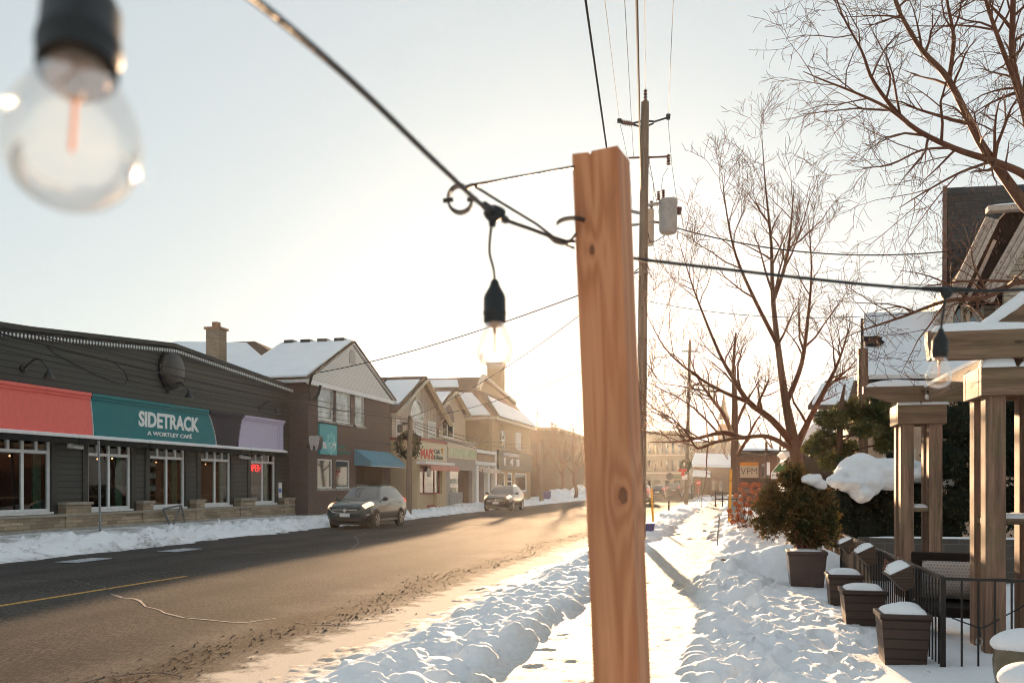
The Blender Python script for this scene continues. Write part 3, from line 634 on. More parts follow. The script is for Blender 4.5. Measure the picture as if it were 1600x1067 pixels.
# ---------------------------------------------------------------- bike rack and bare pole
XB=-18.3; p=PG(278,822,.12); rk=thing('bike_rack','grey triangular steel bike rack standing in the snow before the café','bike rack',(p.x,p.y,0))
m=MB(); dd=p.dot(Vector((-SA,CA,0))); a=P(255,795,dd*.985); b=P(283,789,dd*1.0); c=P(289,815,dd*1.02); e=P(268,826,dd*.99)
for s,q in ((a,b),(b,c),(c,e),(e,a),(b,e)): m.tube([s,q],.035,8)
m.tube([e,e-Vector((0,0,.4))],.035,8); m.build('tubing',plain('galvanised',(.16,.17,.17),.45,.5,.5),rk,smooth=40)
p=PG(157,833,.15); t=thing('sign_post','bare thin grey steel post in the snow before the café','post',(p.x,p.y,0)); m=MB(); tp=P(154,688,p.dot(Vector((-SA,CA,0)))*.995); m.bar((p.x,p.y,-.1),tp,.06,.045); m.build('post',m_grey,t)
# ================================================================ grey brick dental office
XD=-20.0
y0=fy(481,XD); y1=fy(610,XD); zl=fz(481,597,XD); zr=zl; yp=fy(549,XD); zp=fz(549,537,XD)
m_pb=brick('mauve_brick',(.17,.115,.095),(.12,.085,.075),(.095,.075,.07),('Y','Z'),.24,.085); m_pbx=brick('mauve_brick_side',(.15,.11,.10),(.11,.085,.08),(.09,.075,.07),('X','Z'),.24,.085)
den=thing('dental_office','two storey mauve brick building with white gable and blue door awning','building',(XD,(y0+y1)/2,0))
uw=[rect(XD,497,521,607,657),rect(XD,525,548,613,661),rect(XD,555,569.5,619,665)]; lw=[rect(XD,496,520,717,763),rect(XD,525,547,719,762)]
zt=sum(w[3] for w in uw)/3; zb=sum(w[2] for w in uw)/3; uw=[(a,b,zb,zt) for a,b,_,_ in uw]; zt2=sum(w[3] for w in lw)/2; zb2=sum(w[2] for w in lw)/2; lw=[(a,b,zb2,zt2) for a,b,_,_ in lw]
door=(fy(556,XD),fy(601,XD),.2,fz(578,718,XD))
wl=MB(); holes_wall(wl,XD,y0,y1,-.05,zl,uw+lw+[door],reveal=.16); wl.build('wall',m_pb,den)
wl=MB(); wl.quad((XD,y0,-.05),(XD,y0,zl),(XD-16,y0,zl),(XD-16,y0,-.05)); wl.build('side_wall',m_pbx,den); wl=MB(); wl.quad((XD,y1,-.05),(XD-16,y1,-.05),(XD-16,y1,zl),(XD,y1,zl)); wl.build('side_wall',m_pbx,den)
gb=MB(); m_ws=siding('white_siding',(.66,.65,.61),('Y','Z'),.13,var=.03,depth=.4); gb.add([(XD+.06,y0-.3,zl),(XD+.06,y1+.3,zl),(XD+.06,yp,zp-.1)],[(0,1,2)]); gb.quad((XD+.06,y0-.3,zl),(XD-.1,y0-.3,zl),(XD-.1,y1+.3,zl),(XD+.06,y1+.3,zl)); gb.build('gable',m_ws,den)
sf=MB(); sf.box(XD-4.2,XD+.1,y0-.45,y0-.1,zl-.03,zl+.22); sf.bar((XD+.1,y0-.45,zl+.12),(XD+.1,yp,zp),.05,.16,up=(1,0,0)); sf.bar((XD+.1,y1+.45,zl+.12),(XD+.1,yp,zp),.05,.16,up=(1,0,0)); sf.box(XD+.062,XD+.12,y0-.3,y1+.3,zl-.1,zl+.1); sf.build('fascia',m_white,den)
slope=(zp-zl)/(yp-y0)
rr=MB(); rr.prism([(XD+.22,y0-.5,zl+.1),(XD+.22,yp,zp+.06),(XD+.22,y1+.5,zl+.1),(XD+.22,y1+.5,zl+.18),(XD+.22,yp,zp+.15),(XD+.22,y0-.5,zl+.18)],(-4.4,0,0)); rr.build('roof',m_roof,den)
sw=MB(); sw.prism([(XD+.12,y0-.45,zl+.2),(XD+.12,yp-.15,zp+.12),(XD+.12,yp-.15,zp+.2),(XD+.12,y0-.45,zl+.32)],(-4.2,0,0)); sw.build('roof_snow',m_snowr,den)
ve=MB(); p=PX(550,557,XD+.07); ve.lathe([(.36,0),(.36,.05)],p,14,'x'); ve.box(XD+.065,XD+.12,p.y-.36,p.y+.36,p.z-.4,p.z); ve.build('gable_vent',siding('vent_slats',(.45,.44,.41),('Y','Z'),.1,depth=1),den)
for k in range(4):
    v=MB(); xx=XD-.6-k*1.0; v.box(xx-.28,xx+.28,yp-.3,yp+.2,zp+.05,zp+.3); v.build('roof_vent',m_black,den)
def sash(par,X,r,mat,rail=.42,w=.07,fm=None,sill=True,split=False):
    a,b,c,d=r; f=MB(); frame(f,X-.05,a,b,c,d,w,.07,hs=(c+(d-c)*rail,) if rail else (),vs=((a+b)/2,) if split else ())
    o=f.build('window',fm or m_white,par); g=MB(); g.quad((X-.1,a,c),(X-.1,b,c),(X-.1,b,d),(X-.1,a,d)); g.build('pane',mat,o)
    if sill: s=MB(); s.box(X-.05,X+.1,a-.08,b+.08,c-.12,c-.002); s.build('sill',m_conc if fm is None else fm,o)
    return o
for r in uw: sash(den,XD,r,m_sky)
for r in lw: sash(den,XD,r,m_pane,None)
m_rm=plain('window_display',(.3,.2,.12),.8,.1,var=.6,scale=2)
dm=MB(); a,b,c,d=door; dm.quad((XD-1.3,a,c),(XD-1.3,b,c),(XD-1.3,b,d),(XD-1.3,a,d)); dm.quad((XD-.16,a,c),(XD-1.3,a,c),(XD-1.3,a,d),(XD-.16,a,d)); dm.quad((XD-.16,b,c),(XD-.16,b,d),(XD-1.3,b,d),(XD-1.3,b,c)); dm.quad((XD-.16,a,d),(XD-1.3,a,d),(XD-1.3,b,d),(XD-.16,b,d)); dm.build('porch_recess',plain('recess_paint',(.05,.035,.03),.7,.2),den)
dd=MB(); dd.box(XD-1.28,XD-1.22,a+.9,a+2.0,c,c+2.2); o=dd.build('door',plain('door_wood',(.06,.035,.025),.5,.4),den); hd=MB(); hd.box(XD-1.22,XD-1.15,a+1.85,a+1.92,c+.9,c+1.1); hd.build('handle',m_grey,o)
mb_=MB(); mb_.box(XD-.4,XD-.2,b-.5,b-.12,1.3,1.6); mb_.build('mailbox',m_grey,den)
ck=MB(); ck.box(XD+.002,XD+.04,y0+.4,y1,fz(580,689,XD)-.12,fz(580,689,XD)); ck.build('brick_course',plain('soot_brick',(.11,.09,.085),.9,.1),den)
# blue awning
a,b=fy(553,XD),fy(608,XD); z0_,z1_=fz(580,727,XD+.9),fz(580,704,XD)
t=thing('door_awning','plain blue sloped awning over the dental office doorway','awning',(XD,(a+b)/2,z0_)); m=MB(); m.prism([(XD+.02,a,z0_),(XD+1.0,a,z0_),(XD+1.0,a,z0_+.25),(XD+.02,a,z1_)],(0,b-a,0)); m.build('canopy',plain('blue_cloth',(.07,.26,.36),.6,.3,var=.06),t)
m=MB(); m.box(XD+.98,XD+1.01,a,b,z0_-.06,z0_-.004); m.build('hem',plain('pale_hem',(.4,.5,.55),.7),t)
# teal sign and tooth
a,b,c,d=rect(XD,497,524,663,710); d=fz(510,663,XD); t=thing('dentist_sign','tall turquoise sign board on the mauve brick wall','sign',(XD,(a+b)/2,c)); m=MB(); m.box(XD,XD+.1,a,b,c,d); m.build('board',plain('turquoise_board',(.045,.33,.36),.5,.3,var=.08),t)
m=MB(); lettering(m,"DENTISTRY",(XD+.105,a+.35,c+.28),(0,1,0),(0,0,1),b-a-.5,.34,.02,.02); m.build('lettering',wh,t)
m=MB(); pe=plain('pale_teal',(.16,.48,.5),.6,.2)
for k in range(8):
    an=k*math.pi/4; cy=b-.75+.42*math.cos(an); cz=d-.95+.42*math.sin(an); m.lathe([(.19,0),(.19,.012)],(XD+.101+.001*k,cy,cz),10,'x')
m.lathe([(.16,0),(.16,.03)],(XD+.101,b-.75,d-.95),10,'x'); m.build('flower_print',pe,t)
m=MB(); ya,yb=fy(527,XD),fy(539,XD); lettering(m,"Family",(XD+.01,ya,fz(533,699,XD)-.12),(0,1,0),(0,0,1),yb-ya,.3,.01,.03); yb=fy(547.5,XD); lettering(m,"Appointments",(XD+.01,ya,fz(536,708,XD)-.12),(0,1,0),(0,0,1),yb-ya,.32,.01,.03); o=m.build('lettering',plain('green_letters',(.05,.17,.14),.6),t)
tl=[(0,1),(.25,1.02),(.5,.95),(.75,1.02),(1,1),(1.07,.8),(1.0,.5),(.9,.2),(.78,.0),(.68,.02),(.62,.28),(.5,.4),(.38,.28),(.32,.02),(.22,0),(.1,.2),(0,.5),(-.07,.8)]
q0=P(492,704,PX(495,704,XD+.6).dot(Vector((-SA,CA,0)))); hh=(704-680.5)/F*q0.dot(Vector((-SA,CA,0))); ww=(508-492)/F*q0.dot(Vector((-SA,CA,0)))
t=thing('tooth_sign','white tooth shaped sign on brackets beside the turquoise board','sign',(XD,q0.y,q0.z)); x_=XD+.22
m=MB(); m.prism([(x_+u*ww,q0.y+.02,q0.z+v*hh) for u,v in tl],(0,.38,0)); m.build('tooth_box',m_black,t)
m=MB(); m.prism([(x_+u*ww,q0.y-.02,q0.z+v*hh) for u,v in tl],(0,.035,0)); m.build('tooth_face',plain('tooth_face',(.45,.42,.42),.5),t)
m=MB(); 
for zz in (.3,.85): m.box(XD,x_+.1,q0.y+.15,q0.y+.25,q0.z+zz*hh-.05,q0.z+zz*hh+.05)
m.build('bracket',m_black,t)
# house with hip roof and chimney behind the cafe
hx=-33; t=thing('hip_roof_house','house behind the café with brown hip roof under snow','house',(hx,47,0))
ph=[PX(312,557,hx+3),PX(372,533,hx),PX(396,533,hx-1)]
A_=Vector((-25.5,43,8.1));
ridge0=PX(398,533,-31); ridge1=Vector((ridge0.x-6,ridge0.y,ridge0.z)); ez=fz(398,575,-26)
ya,yb=ridge0.y-5.2,ridge0.y+5.2; xe=ridge0.x+6.3
m=MB(); m.add([(xe,ya,ez),(xe,yb,ez),tuple(ridge0),tuple(ridge1),(ridge1.x-4,ya,ez),(ridge1.x-4,yb,ez)],[(0,1,2),(0,2,3,4),(1,5,3,2),(4,3,5)]); m.build('roof',m_roof,t)
m=MB(); u=Vector((0,0,.1)); m.prism([Vector((xe-1.6,ya,ez))+u,ridge0.lerp(Vector((xe,ya,ez)),.12)-Vector((1.0,0,-.06)),ridge1+u,Vector((ridge1.x-4,ya,ez))+u],(0,-.02,.12)); m.build('roof_snow',m_snowr,t)
m=MB(); m.box(ridge1.x-3.6,xe-.4,ya+.4,yb-.4,-.1,ez); m.build('wall',m_conc,t)
m=MB(); q=PX(338,572,-26.5); qt=PX(338,516,-26.5); m.box(q.x-.38,q.x+.38,q.y-.38,q.y+.38,0,qt.z); o=m.build('chimney',brick('chimney_brick',(.42,.3,.2),(.24,.18,.13),(.3,.26,.22),('X','Z'),.22,.09),t); m=MB(); m.box(q.x-.46,q.x+.46,q.y-.46,q.y+.46,qt.z,qt.z+.12); m.box(q.x-.16,q.x+.16,q.y-.16,q.y+.16,qt.z+.12,qt.z+.42); m.build('chimney_cap',plain('clay_cap',(.3,.16,.1),.8),o)
# ================================================================ cream bistro with board and batten gable
XM=-20.4; XS=-18.5
y0=fy(612.5,XM); y1=fy(692,XM); yp=(y0+y1)/2; zp=fz(656,593,XM); ze=fz(652,649,XM)
m_bb=siding('batten_boards',(.44,.36,.28),('Y','Z'),.32,True,.08,.6); m_bcream=plain('bistro_stucco',(.5,.39,.25),.8,.2,var=.08); m_bbx=siding('batten_side',(.5,.43,.35),('X','Z'),.32,True)
bis=thing('bistro_building','two storey beige gabled shop with cream shopfront and arched window','building',(XM,yp,0))
ar=rect(XM,640,660,644,692); ar=(fy(640,XM),fy(660.5,XM),fz(650,692,XM),fz(650,655,XM)); r2=rect(XM,669,681,659,692); r0=rect(XM,619,624,655,690)
m=MB(); holes_wall(m,XM,y0,y1,-.1,ze,[ar,r2,r0],reveal=.1); m.add([(XM,y0,ze),(XM,y1,ze),(XM,yp,zp)],[(0,1,2)]); m.build('wall',m_bb,bis)
m=MB(); m.quad((XM,y0,-.1),(XM,y0,ze),(XM-13,y0,ze),(XM-13,y0,-.1)); m.build('side_wall',m_bbx,bis); m=MB(); m.quad((XM,y1,-.1),(XM-13,y1,-.1),(XM-13,y1,ze),(XM,y1,ze)); m.build('side_wall',m_bbx,bis)
def gable_roof(par,X,y0,y1,yp,ze,zp,depth,mat,over=.5,trim=None,snow=(.15,.85),sn=True):
    s0=(zp-ze)/(yp-y0); s1=(zp-ze)/(y1-yp); o=.55
    a=(X+over,y0-o,ze-o*s0); b=(X+over,yp,zp); c=(X+over,y1+o,ze-o*s1); k=.22
    m=MB(); m.prism([Vector(a)+Vector((0,0,.02)),Vector(b)+Vector((0,0,.02)),Vector(c)+Vector((0,0,.02)),Vector(c)+Vector((0,0,k)),Vector(b)+Vector((0,0,k)),Vector(a)+Vector((0,0,k))],(-depth,0,0)); rfo=m.build('roof',mat,par)
    m=MB(); d=Vector((.02,0,-.06)); m.bar(Vector(a)+d,Vector(b)+d,.06,.34,up=(1,0,0)); m.bar(Vector(c)+d,Vector(b)+d,.06,.34,up=(1,0,0)); m.build('barge_board',trim or m_cream,par)
    if sn:
        m=MB(); A0=Vector(a)+Vector((-.15,0,k+.005)); B0=Vector(b)+Vector((-.15,0,k+.005)); p0=A0.lerp(B0,snow[0]); p1=A0.lerp(B0,snow[1]); n=Vector((0,0,.1))
        m.prism([p0,p1,p1+n,p0+n],(-depth*.18,0,0)); m.build('roof_snow',m_snowr,par)
gable_roof(bis,XM,y0,y1,yp,ze,zp,13,m_roof)
# arched window
a,b,c,d=ar; f=MB(); frame(f,XM+.03,a,b,c,d,.12,.1,vs=((a+b)/2,),hs=(c+(d-c)*.38,)); rr_=(b-a)/2; yc=(a+b)/2
for k in range(12):
    t0,t1=math.pi*k/12,math.pi*(k+1)/12; f.bar((XM+.03,yc+rr_*math.cos(t0),d+rr_*math.sin(t0)),(XM+.03,yc+rr_*math.cos(t1),d+rr_*math.sin(t1)),.1,.14,up=(1,0,0))
wn=f.build('window',m_white,bis); g=MB(); g.quad((XM-.05,a,c),(XM-.05,b,c),(XM-.05,b,c+(d-c)*.38),(XM-.05,a,c+(d-c)*.38)); g.build('pane',m_pane,wn); g=MB(); g.quad((XM-.05,a,c+(d-c)*.38),(XM-.05,b,c+(d-c)*.38),(XM-.05,b,d),(XM-.05,a,d)); g.build('blind',m_blind,wn)
g=MB(); g.add([(XM+.012,yc+rr_*math.cos(math.pi*k/12),d+rr_*math.sin(math.pi*k/12)) for k in range(13)],[tuple(range(13))]); g.build('fanlight',m_sky,wn)
for r in (r2,r0): sash(bis,XM+.08,r,m_blind,.5,.09,sill=False)
m=MB(); p=PX(651,613,XM); m.lathe([(.55,0),(.55,.06),(.42,.07)],p,20,'x'); m.build('round_vent',m_cream,bis)
m=MB(); q=[PX(693,656,XM+.35),PX(686,664,XM+.2),PX(684,668,XM+.15),PX(684,694,XM+.15)]; m.tube(q,.09,6); m.build('downpipe',plain('brown_pipe',(.2,.1,.07),.5,.4),bis)
# shopfront block
sy0=fy(651,XS); sy1=fy(697,XS); szt=fz(672,690,XS)
dr=(fy(656,XS),fy(691,XS),.35,fz(673,727,XS)); win_=(dr[0],dr[1],1.1,dr[3])
lo=(fy(666.5,XS),fy(682.5,XS),.25,1.1)
m=MB(); holes_wall(m,XS,sy0,sy1,-.1,szt,[win_,(lo[0],lo[1],.25,1.1)],reveal=.25); m.quad((XS,sy0,-.1),(XS,sy0,szt),(XM,sy0,szt),(XM,sy0,-.1)); m.quad((XS,sy1,-.1),(XM,sy1,-.1),(XM,sy1,szt),(XS,sy1,szt)); m.quad((XS,sy0,szt),(XS,sy1,szt),(XM,sy1,szt),(XM,sy0,szt)); m.build('shopfront',m_bcream,bis)
m_red=plain('red_paint',(.3,.05,.035),.5,.4)
m=MB(); m.box(XM,XS+.08,sy0-.08,sy1+.05,szt+.003,szt+.16); m.build('parapet_cap',m_red,bis)
m=MB(); frame(m,XS-.15,*win_,.09,.08,vs=(lo[0],lo[1])); m.box(XS-.24,XS-.16,lo[0],lo[1],.25,.4); o=m.build('shop_window',m_red,bis); g=MB(); g.quad((XS-.2,win_[0],win_[2]),(XS-.2,win_[1],win_[2]),(XS-.2,win_[1],win_[3]),(XS-.2,win_[0],win_[3])); g.build('pane',m_pane,o)
m=MB(); m.quad((XS-.24,lo[0],.25),(XS-.24,lo[1],.25),(XS-.24,lo[1],1.15),(XS-.24,lo[0],1.15)); o=m.build('door',m_bcream,bis)
m=MB(); m.box(XS-.19,XS-.17,(lo[0]+lo[1])/2-.3,(lo[0]+lo[1])/2+.3,2.2,2.75); m.build('menu_card',m_white,bis)
za=fz(672,719.5,XS+.1); zb_=fz(672,695,XS+.1); t=thing('bistro_sign','cream sign with red and grey lettering above the red framed shop window','sign',(XS,(sy0+sy1)/2,za)); m=MB(); m.box(XS,XS+.07,sy0+.05,sy1-.05,za,zb_+.1); m.build('board',plain('sign_cream',(.6,.52,.38),.6,.2,var=.05),t)
def lx(px): return fy(px,XS+.08)
m=MB(); lettering(m,"MAI'S",(XS+.08,lx(657.5),fz(668,717,XS)),(0,1,0),(0,0,1),lx(677.5)-lx(657.5),(zb_-za)*.66,.03,.03); m.build('lettering',plain('red_letters',(.55,.06,.03),.6),t)
m=MB(); lettering(m,"Café",(XS+.08,lx(678.5),fz(682,709,XS)),(0,1,0),(0,0,1),lx(687)-lx(678.5),(zb_-za)*.3,.02,.03); lettering(m,"& Bistro",(XS+.08,lx(678),fz(682,718,XS)),(0,1,0),(0,0,1),lx(692)-lx(678),(zb_-za)*.3,.02,.03); m.build('lettering',plain('grey_letters',(.08,.07,.05),.6),t)
m=MB(); m.tube([(XS+.09,lx(690),fz(690,708,XS)),(XS+.09,lx(691.4),fz(691,703,XS)),(XS+.09,lx(690),fz(690,701,XS)),(XS+.09,lx(689),fz(689,703,XS))],.06,5); m.build('bird_mark',plain('orange_mark',(.6,.28,.05),.6),t)
t=thing('bistro_awning','rolled red and white awning above the bistro window','awning',(XS,(sy0+sy1)/2,za-.3)); m=MB(); ya,yb=fy(653,XS+.5),fy(700,XS+.5); m.box(XS+.01,XS+.6,sy0-.05,sy1+.1,za-.25,za-.08); m.build('cassette',m_white,t); m=MB(); m.prism([(XS+.55,sy0,za-.255),(XS+.95,sy0,za-.36),(XS+.95,sy0,za-.66),(XS+.9,sy0,za-.66)],(0,sy1-sy0,0)); m.build('valance',siding('striped_cloth',(.42,.16,.12),('X','Y'),.42,True,.4,0),t)
# ================================================================ second cream gable and its low shop
XG=-22.4; y0=fy(668,XG)+.3; y1=fy(735.5,XG); yp=fy(703,XG); zp=fz(703,611,XG); ze=fz(733,666,XG)
t=gab=thing('gabled_house','cream gabled house standing back between the beige bistro and the yellow brick block','building',(XG,yp,0))
wr=(fy(690,XG),fy(709,XG),fz(700,684,XG),fz(700,659,XG)); m=MB(); holes_wall(m,XG,y0,y1,-.1,ze,[wr]); m.add([(XG,y0,ze),(XG,y1,ze),(XG,yp,zp)],[(0,1,2)]); m.quad((XG,y0,-.1),(XG,y0,ze),(XG-12,y0,ze),(XG-12,y0,-.1)); m.quad((XG,y1,-.1),(XG-12,y1,-.1),(XG-12,y1,ze),(XG,y1,ze)); m.build('wall',plain('cream_boards',(.5,.42,.31),.75,.2,var=.05),t)
gable_roof(t,XG,y0,y1,yp,ze,zp,12,m_roof); o=sash(t,XG+.05,wr,m_pane,None,.12,split=True); a,b,c,d=wr; yc=(a+b)/2; g=MB(); g.add([(XG+.05,yc+(b-a)/2*math.cos(math.pi*k/12),d+1.4*math.sin(math.pi*k/12)) for k in range(13)],[tuple(range(13))]); g.build('arched_head',plain('mauve_panel',(.22,.15,.13),.6),o)
XK=-19.2; sy0=fy(695,XK)+.1; sy1=fy(743,XK); szt=fz(718,690,XK)
t=thing('pale_shop','low pale grey shop with green sign band and deep doorway','building',(XK,(sy0+sy1)/2,0))
op_=(fy(703,XK),fy(738,XK),.2,fz(720,734,XK)); m=MB(); holes_wall(m,XK,sy0,sy1,-.1,szt,[op_],reveal=.3); m.quad((XK,sy0,-.1),(XK,sy0,szt),(XG,sy0,szt),(XG,sy0,-.1)); m.quad((XK,sy0,szt),(XK,sy1,szt),(XG,sy1,szt),(XG,sy0,szt)); m.quad((XK,sy1,-.1),(XG,sy1,-.1),(XG,sy1,szt),(XK,sy1,szt)); m.build('wall',plain('pale_grey_paint',(.38,.33,.29),.75,.2,var=.1),t)
m=MB(); m.box(XG,XK+.2,sy0,sy1,szt+.003,szt+.14); m.box(XK+.003,XK+.15,sy0,sy1,szt-.5,szt-.35); m.build('cornice',m_cream,t)
a,b,c,d=op_; sx=fy(722,XK); m=MB(); m.quad((XK-.3,a,c),(XK-.3,sx,c),(XK-.3,sx,d),(XK-.3,a,d)); o=m.build('shop_window',m_pane,t)
wl_=plain('window_letters',(.35,.38,.32),.6)
for tx,ya_,dz,ww_,hh_ in (("ATTRACTION",.2,1.0,.6,.36),("CHIROPRACTIC",.1,1.7,.5,.4),("HEALTH",.7,2.2,1.7,.25)): m=MB(); lettering(m,tx,(XK-.28,a+ya_,d-dz),(0,1,0),(0,0,1),sx-a-ww_,hh_,.03,.01); m.build('lettering',wl_,o)
m=MB(); m.box(XK-.3,XK+.05,a-.3,sx,.1,c+.95); m.build('stall_board',m_conc,t)
m=MB(); m.quad((XK-1.8,sx,c),(XK-1.8,b,c),(XK-1.8,b,d),(XK-1.8,sx,d)); m.quad((XK-.3,b,c),(XK-.3,b,d),(XK-1.8,b,d),(XK-1.8,b,c)); m.build('entry',plain('entry_paint',(.13,.07,.05),.7),t)
m=MB(); dd=(sx+b)/2; m.box(XK-1.78,XK-1.72,sx+.3,sx+1.3,c,c+2.1); m.build('door',plain('brown_door',(.07,.04,.03),.5),t)
za,zb_=fz(718,715,XK),fz(718,697,XK); sg=thing('green_shop_sign','pale green weathered sign band on the low grey shop','sign',(XK,(sy0+sy1)/2,za)); m=MB(); m.box(XK,XK+.12,sy0+.3,sy1-.3,za,zb_); m.build('board',plain('pale_green',(.42,.46,.3),.6,.2,var=.2,scale=1.2),sg); m=MB(); frame(m,XK+.17,sy0+.2,sy1-.2,za-.1,zb_+.1,.12,.16); m.build('frame',m_cream,sg)
# ---------------------------------------------------------------- third low shop
sy0=sy1+.05; sy1=fy(776,XK); szt=fz(760,703,XK)
t=thing('narrow_shop','narrow white columned shop with a framed blank sign and striped valance','building',(XK,(sy0+sy1)/2,0)); gl=(sy0+.5,sy1-.5,.3,fz(760,735,XK)); m=MB(); holes_wall(m,XK-.5,sy0,sy1,-.1,szt,[gl]); m.quad((XK-.5,sy0,szt),(XK-.5,sy1,szt),(XG,sy1,szt),(XG,sy0,szt)); m.quad((XK-.5,sy0,-.1),(XK-.5,sy0,szt),(XG,sy0,szt),(XG,sy0,-.1)); m.build('wall',plain('tan_paint',(.34,.25,.17),.75),t)
m=MB(); a,b,c,d=gl; m.quad((XK-.6,a,c),(XK-.6,b,c),(XK-.6,b,d),(XK-.6,a,d)); m.build('shop_window',m_pane,t)
for px in (744.5,762,773.5):
    m=MB(); y=fy(px,XK); m.box(XK-.25,XK+.1,y-.3,y+.3,-.05,gl[3]+.35); m.build('column',m_white,t)
za,zb_=fz(760,724,XK),fz(760,707,XK); sg=thing('framed_sign','blank brown sign in a heavy white frame on the narrow shop','sign',(XK,(sy0+sy1)/2,za)); m=MB(); m.box(XK-.45,XK-.1,sy0+.1,sy1-.1,za,zb_); m.build('board',plain('brown_board',(.2,.12,.07),.6),sg); m=MB(); frame(m,XK,sy0,sy1,za-.15,zb_+.2,.28,.4); m.build('frame',m_white,sg)
sg=thing('shop_valance','small striped valance under the framed blank sign','awning',(XK,(sy0+sy1)/2,za-.4)); m=MB(); m.prism([(XK-.48,sy0+.4,za-.18),(XK+.5,sy0+.4,za-.5),(XK+.5,sy0+.4,za-.8),(XK+.45,sy0+.4,za-.8)],(0,sy1-sy0-.8,0)); m.build('cloth',siding('valance_stripe',(.55,.48,.4),('X','Y'),.4,True,.3,0),sg)
# ================================================================ yellow brick corner block
XY=-20.0; y0=fy(769,XY); y1=fy(829,XY); ze=fz(800,660,XY)
m_yb=brick('buff_brick',(.42,.3,.17),(.34,.24,.14),(.36,.29,.2),('Y','Z'),.24,.09); m_ybx=brick('buff_brick_side',(.42,.3,.17),(.34,.24,.14),(.36,.29,.2),('X','Z'),.24,.09)
t=blk=thing('brick_block','two storey buff brick corner block with snowy roof and chimney','building',(XY,(y0+y1)/2,0))
w1=rect(XY,782,790,673,700); w2=rect(XY,805.5,815,676,702); ob=fz(800,735,XY)
s1=(fy(774,XY),fy(789,XY),1.0,ob-.2); s2=(fy(805,XY),fy(823,XY),1.0,ob-.2); dr=(fy(793,XY),fy(801,XY),.3,ob-.2)
m=MB(); holes_wall(m,XY,y0,y1,-.1,ze,[w1,w2,s1,s2,dr]); m.build('wall',m_yb,t); m=MB(); m.quad((XY,y0,-.1),(XY,y0,ze),(XY-16,y0,ze),(XY-16,y0,-.1)); m.build('side_wall',m_ybx,t); m=MB(); m.quad((XY,y1,-.1),(XY-16,y1,-.1),(XY-16,y1,ze),(XY,y1,ze)); m.build('side_wall',m_ybx,t)
sash(t,XY,w1,m_pane,.45,.1); sash(t,XY,w2,m_blind,.45,.1)
for r in (s1,s2): sash(t,XY+.02,r,m_pane,None,.14)
o=sash(t,XY,dr,m_pane,.68,.14,sill=False); o.name='door'
ridge_y=fy(786,XY); zr_=fz(786,588,XY)
m=MB(); e=.5
A0=(XY+e,y0-e,ze); B0=(XY+e,y1+e,ze); C0=(XY-16,y1+e,ze); D0=(XY-16,y0-e,ze); zm=ze+1.9
E0=(XY-1.6,y0+.9,zm+.6); F0=(XY-1.6,y1-.9,zm+.6); G0=(XY-16,y1-.9,zm+.6); H0=(XY-16,y0+.9,zm+.6); P0=(XY-2.0,ridge_y,zr_); Q0=(XY-16,ridge_y,zr_)
m.add([A0,B0,C0,D0,E0,F0,G0,H0,P0,Q0],[(0,1,5,4),(1,2,6,5),(3,0,4,7),(4,8,9,7),(5,6,9,8),(0,3,2,1)]); m.build('roof',m_roof,t)
m=MB(); m.add([E0,F0,P0],[(0,1,2)]); o=m.build('gable',plain('gable_boards',(.3,.19,.11),.7,var=.1),t); m=MB(); m.bar(Vector(E0)+Vector((.15,-.2,0)),Vector(P0)+Vector((.15,0,.1)),.3,.35,up=(1,0,0)); m.bar(Vector(F0)+Vector((.15,.2,0)),Vector(P0)+Vector((.15,0,.1)),.3,.35,up=(1,0,0)); m.build('barge_board',m_cream,o)
V=Vector; up=V((0,-.03,.09))
m=MB(); a,b,c,d=V(A0),V(D0),V(H0),V(E0); m.prism([a.lerp(b,.03)+up,b+up,c+up,d.lerp(a,.15).lerp(b,.05)+up],(0,-.02,.12))
a,b,c,d=V(E0),V(H0),V(Q0),V(P0); m.prism([a.lerp(d,.15).lerp(b,.12)+up,b.lerp(c,.15)+up,b.lerp(c,.8)+up,a.lerp(d,.8).lerp(b,.15)+up],(0,-.02,.1))
a,b,c,d=V(A0),V(B0),V(F0),V(E0); u2=V((.05,0,.09)); m.prism([a.lerp(b,.06)+u2,b.lerp(a,.02)+u2,b.lerp(c,.55).lerp(a,.08)+u2,a.lerp(d,.85).lerp(b,.1)+u2],(.03,0,.1)); m.build('roof_snow',m_snowr,t)
m=MB(); m.box(XY-16,XY+e+.05,y0-e-.05,y1+e+.05,ze-.25,ze-.003); m.build('eaves',m_cream,t)
q=PX(775,600,XY-3.0); qt=PX(775,572,XY-3.0); m=MB(); m.box(q.x-.75,q.x+.75,q.y-.65,q.y+.65,ze,qt.z); m.box(q.x-.85,q.x+.85,q.y-.75,q.y+.75,qt.z,qt.z+.3); m.build('chimney',m_ybx,t)
a,b,c,d=fy(776,XY),fy(828,XY),ob,fz(800,706,XY); sg=thing('number_sign','dark sign band with white figures on the buff brick corner block','sign',(XY,(a+b)/2,c)); m=MB(); m.box(XY,XY+.2,a,b,c,d); m.build('board',plain('dark_green_board',(.05,.045,.03),.5,.3),sg)
m=MB()
for ch,x0_,x1_ in (('1',787,789.5),('4',796,802),('-',802.3,804),('8',806,811.5)):
    hh=.25*(d-c)*1.7 if ch!='-' else .1; zz=c+(d-c)*.22 + (hh*0 if ch!='-' else .55)
    lettering(m,ch,(XY+.21,fy(x0_,XY+.2),zz),(0,1,0),(0,0,1),fy(x1_,XY+.2)-fy(x0_,XY+.2),hh,.03,.04)
lettering(m,"IMPRESSIONS",(XY+.21,fy(786,XY+.2),c+(d-c)*.74),(0,1,0),(0,0,1),fy(811,XY)-fy(786,XY),.3,.02,.04); m.build('lettering',wh,sg)
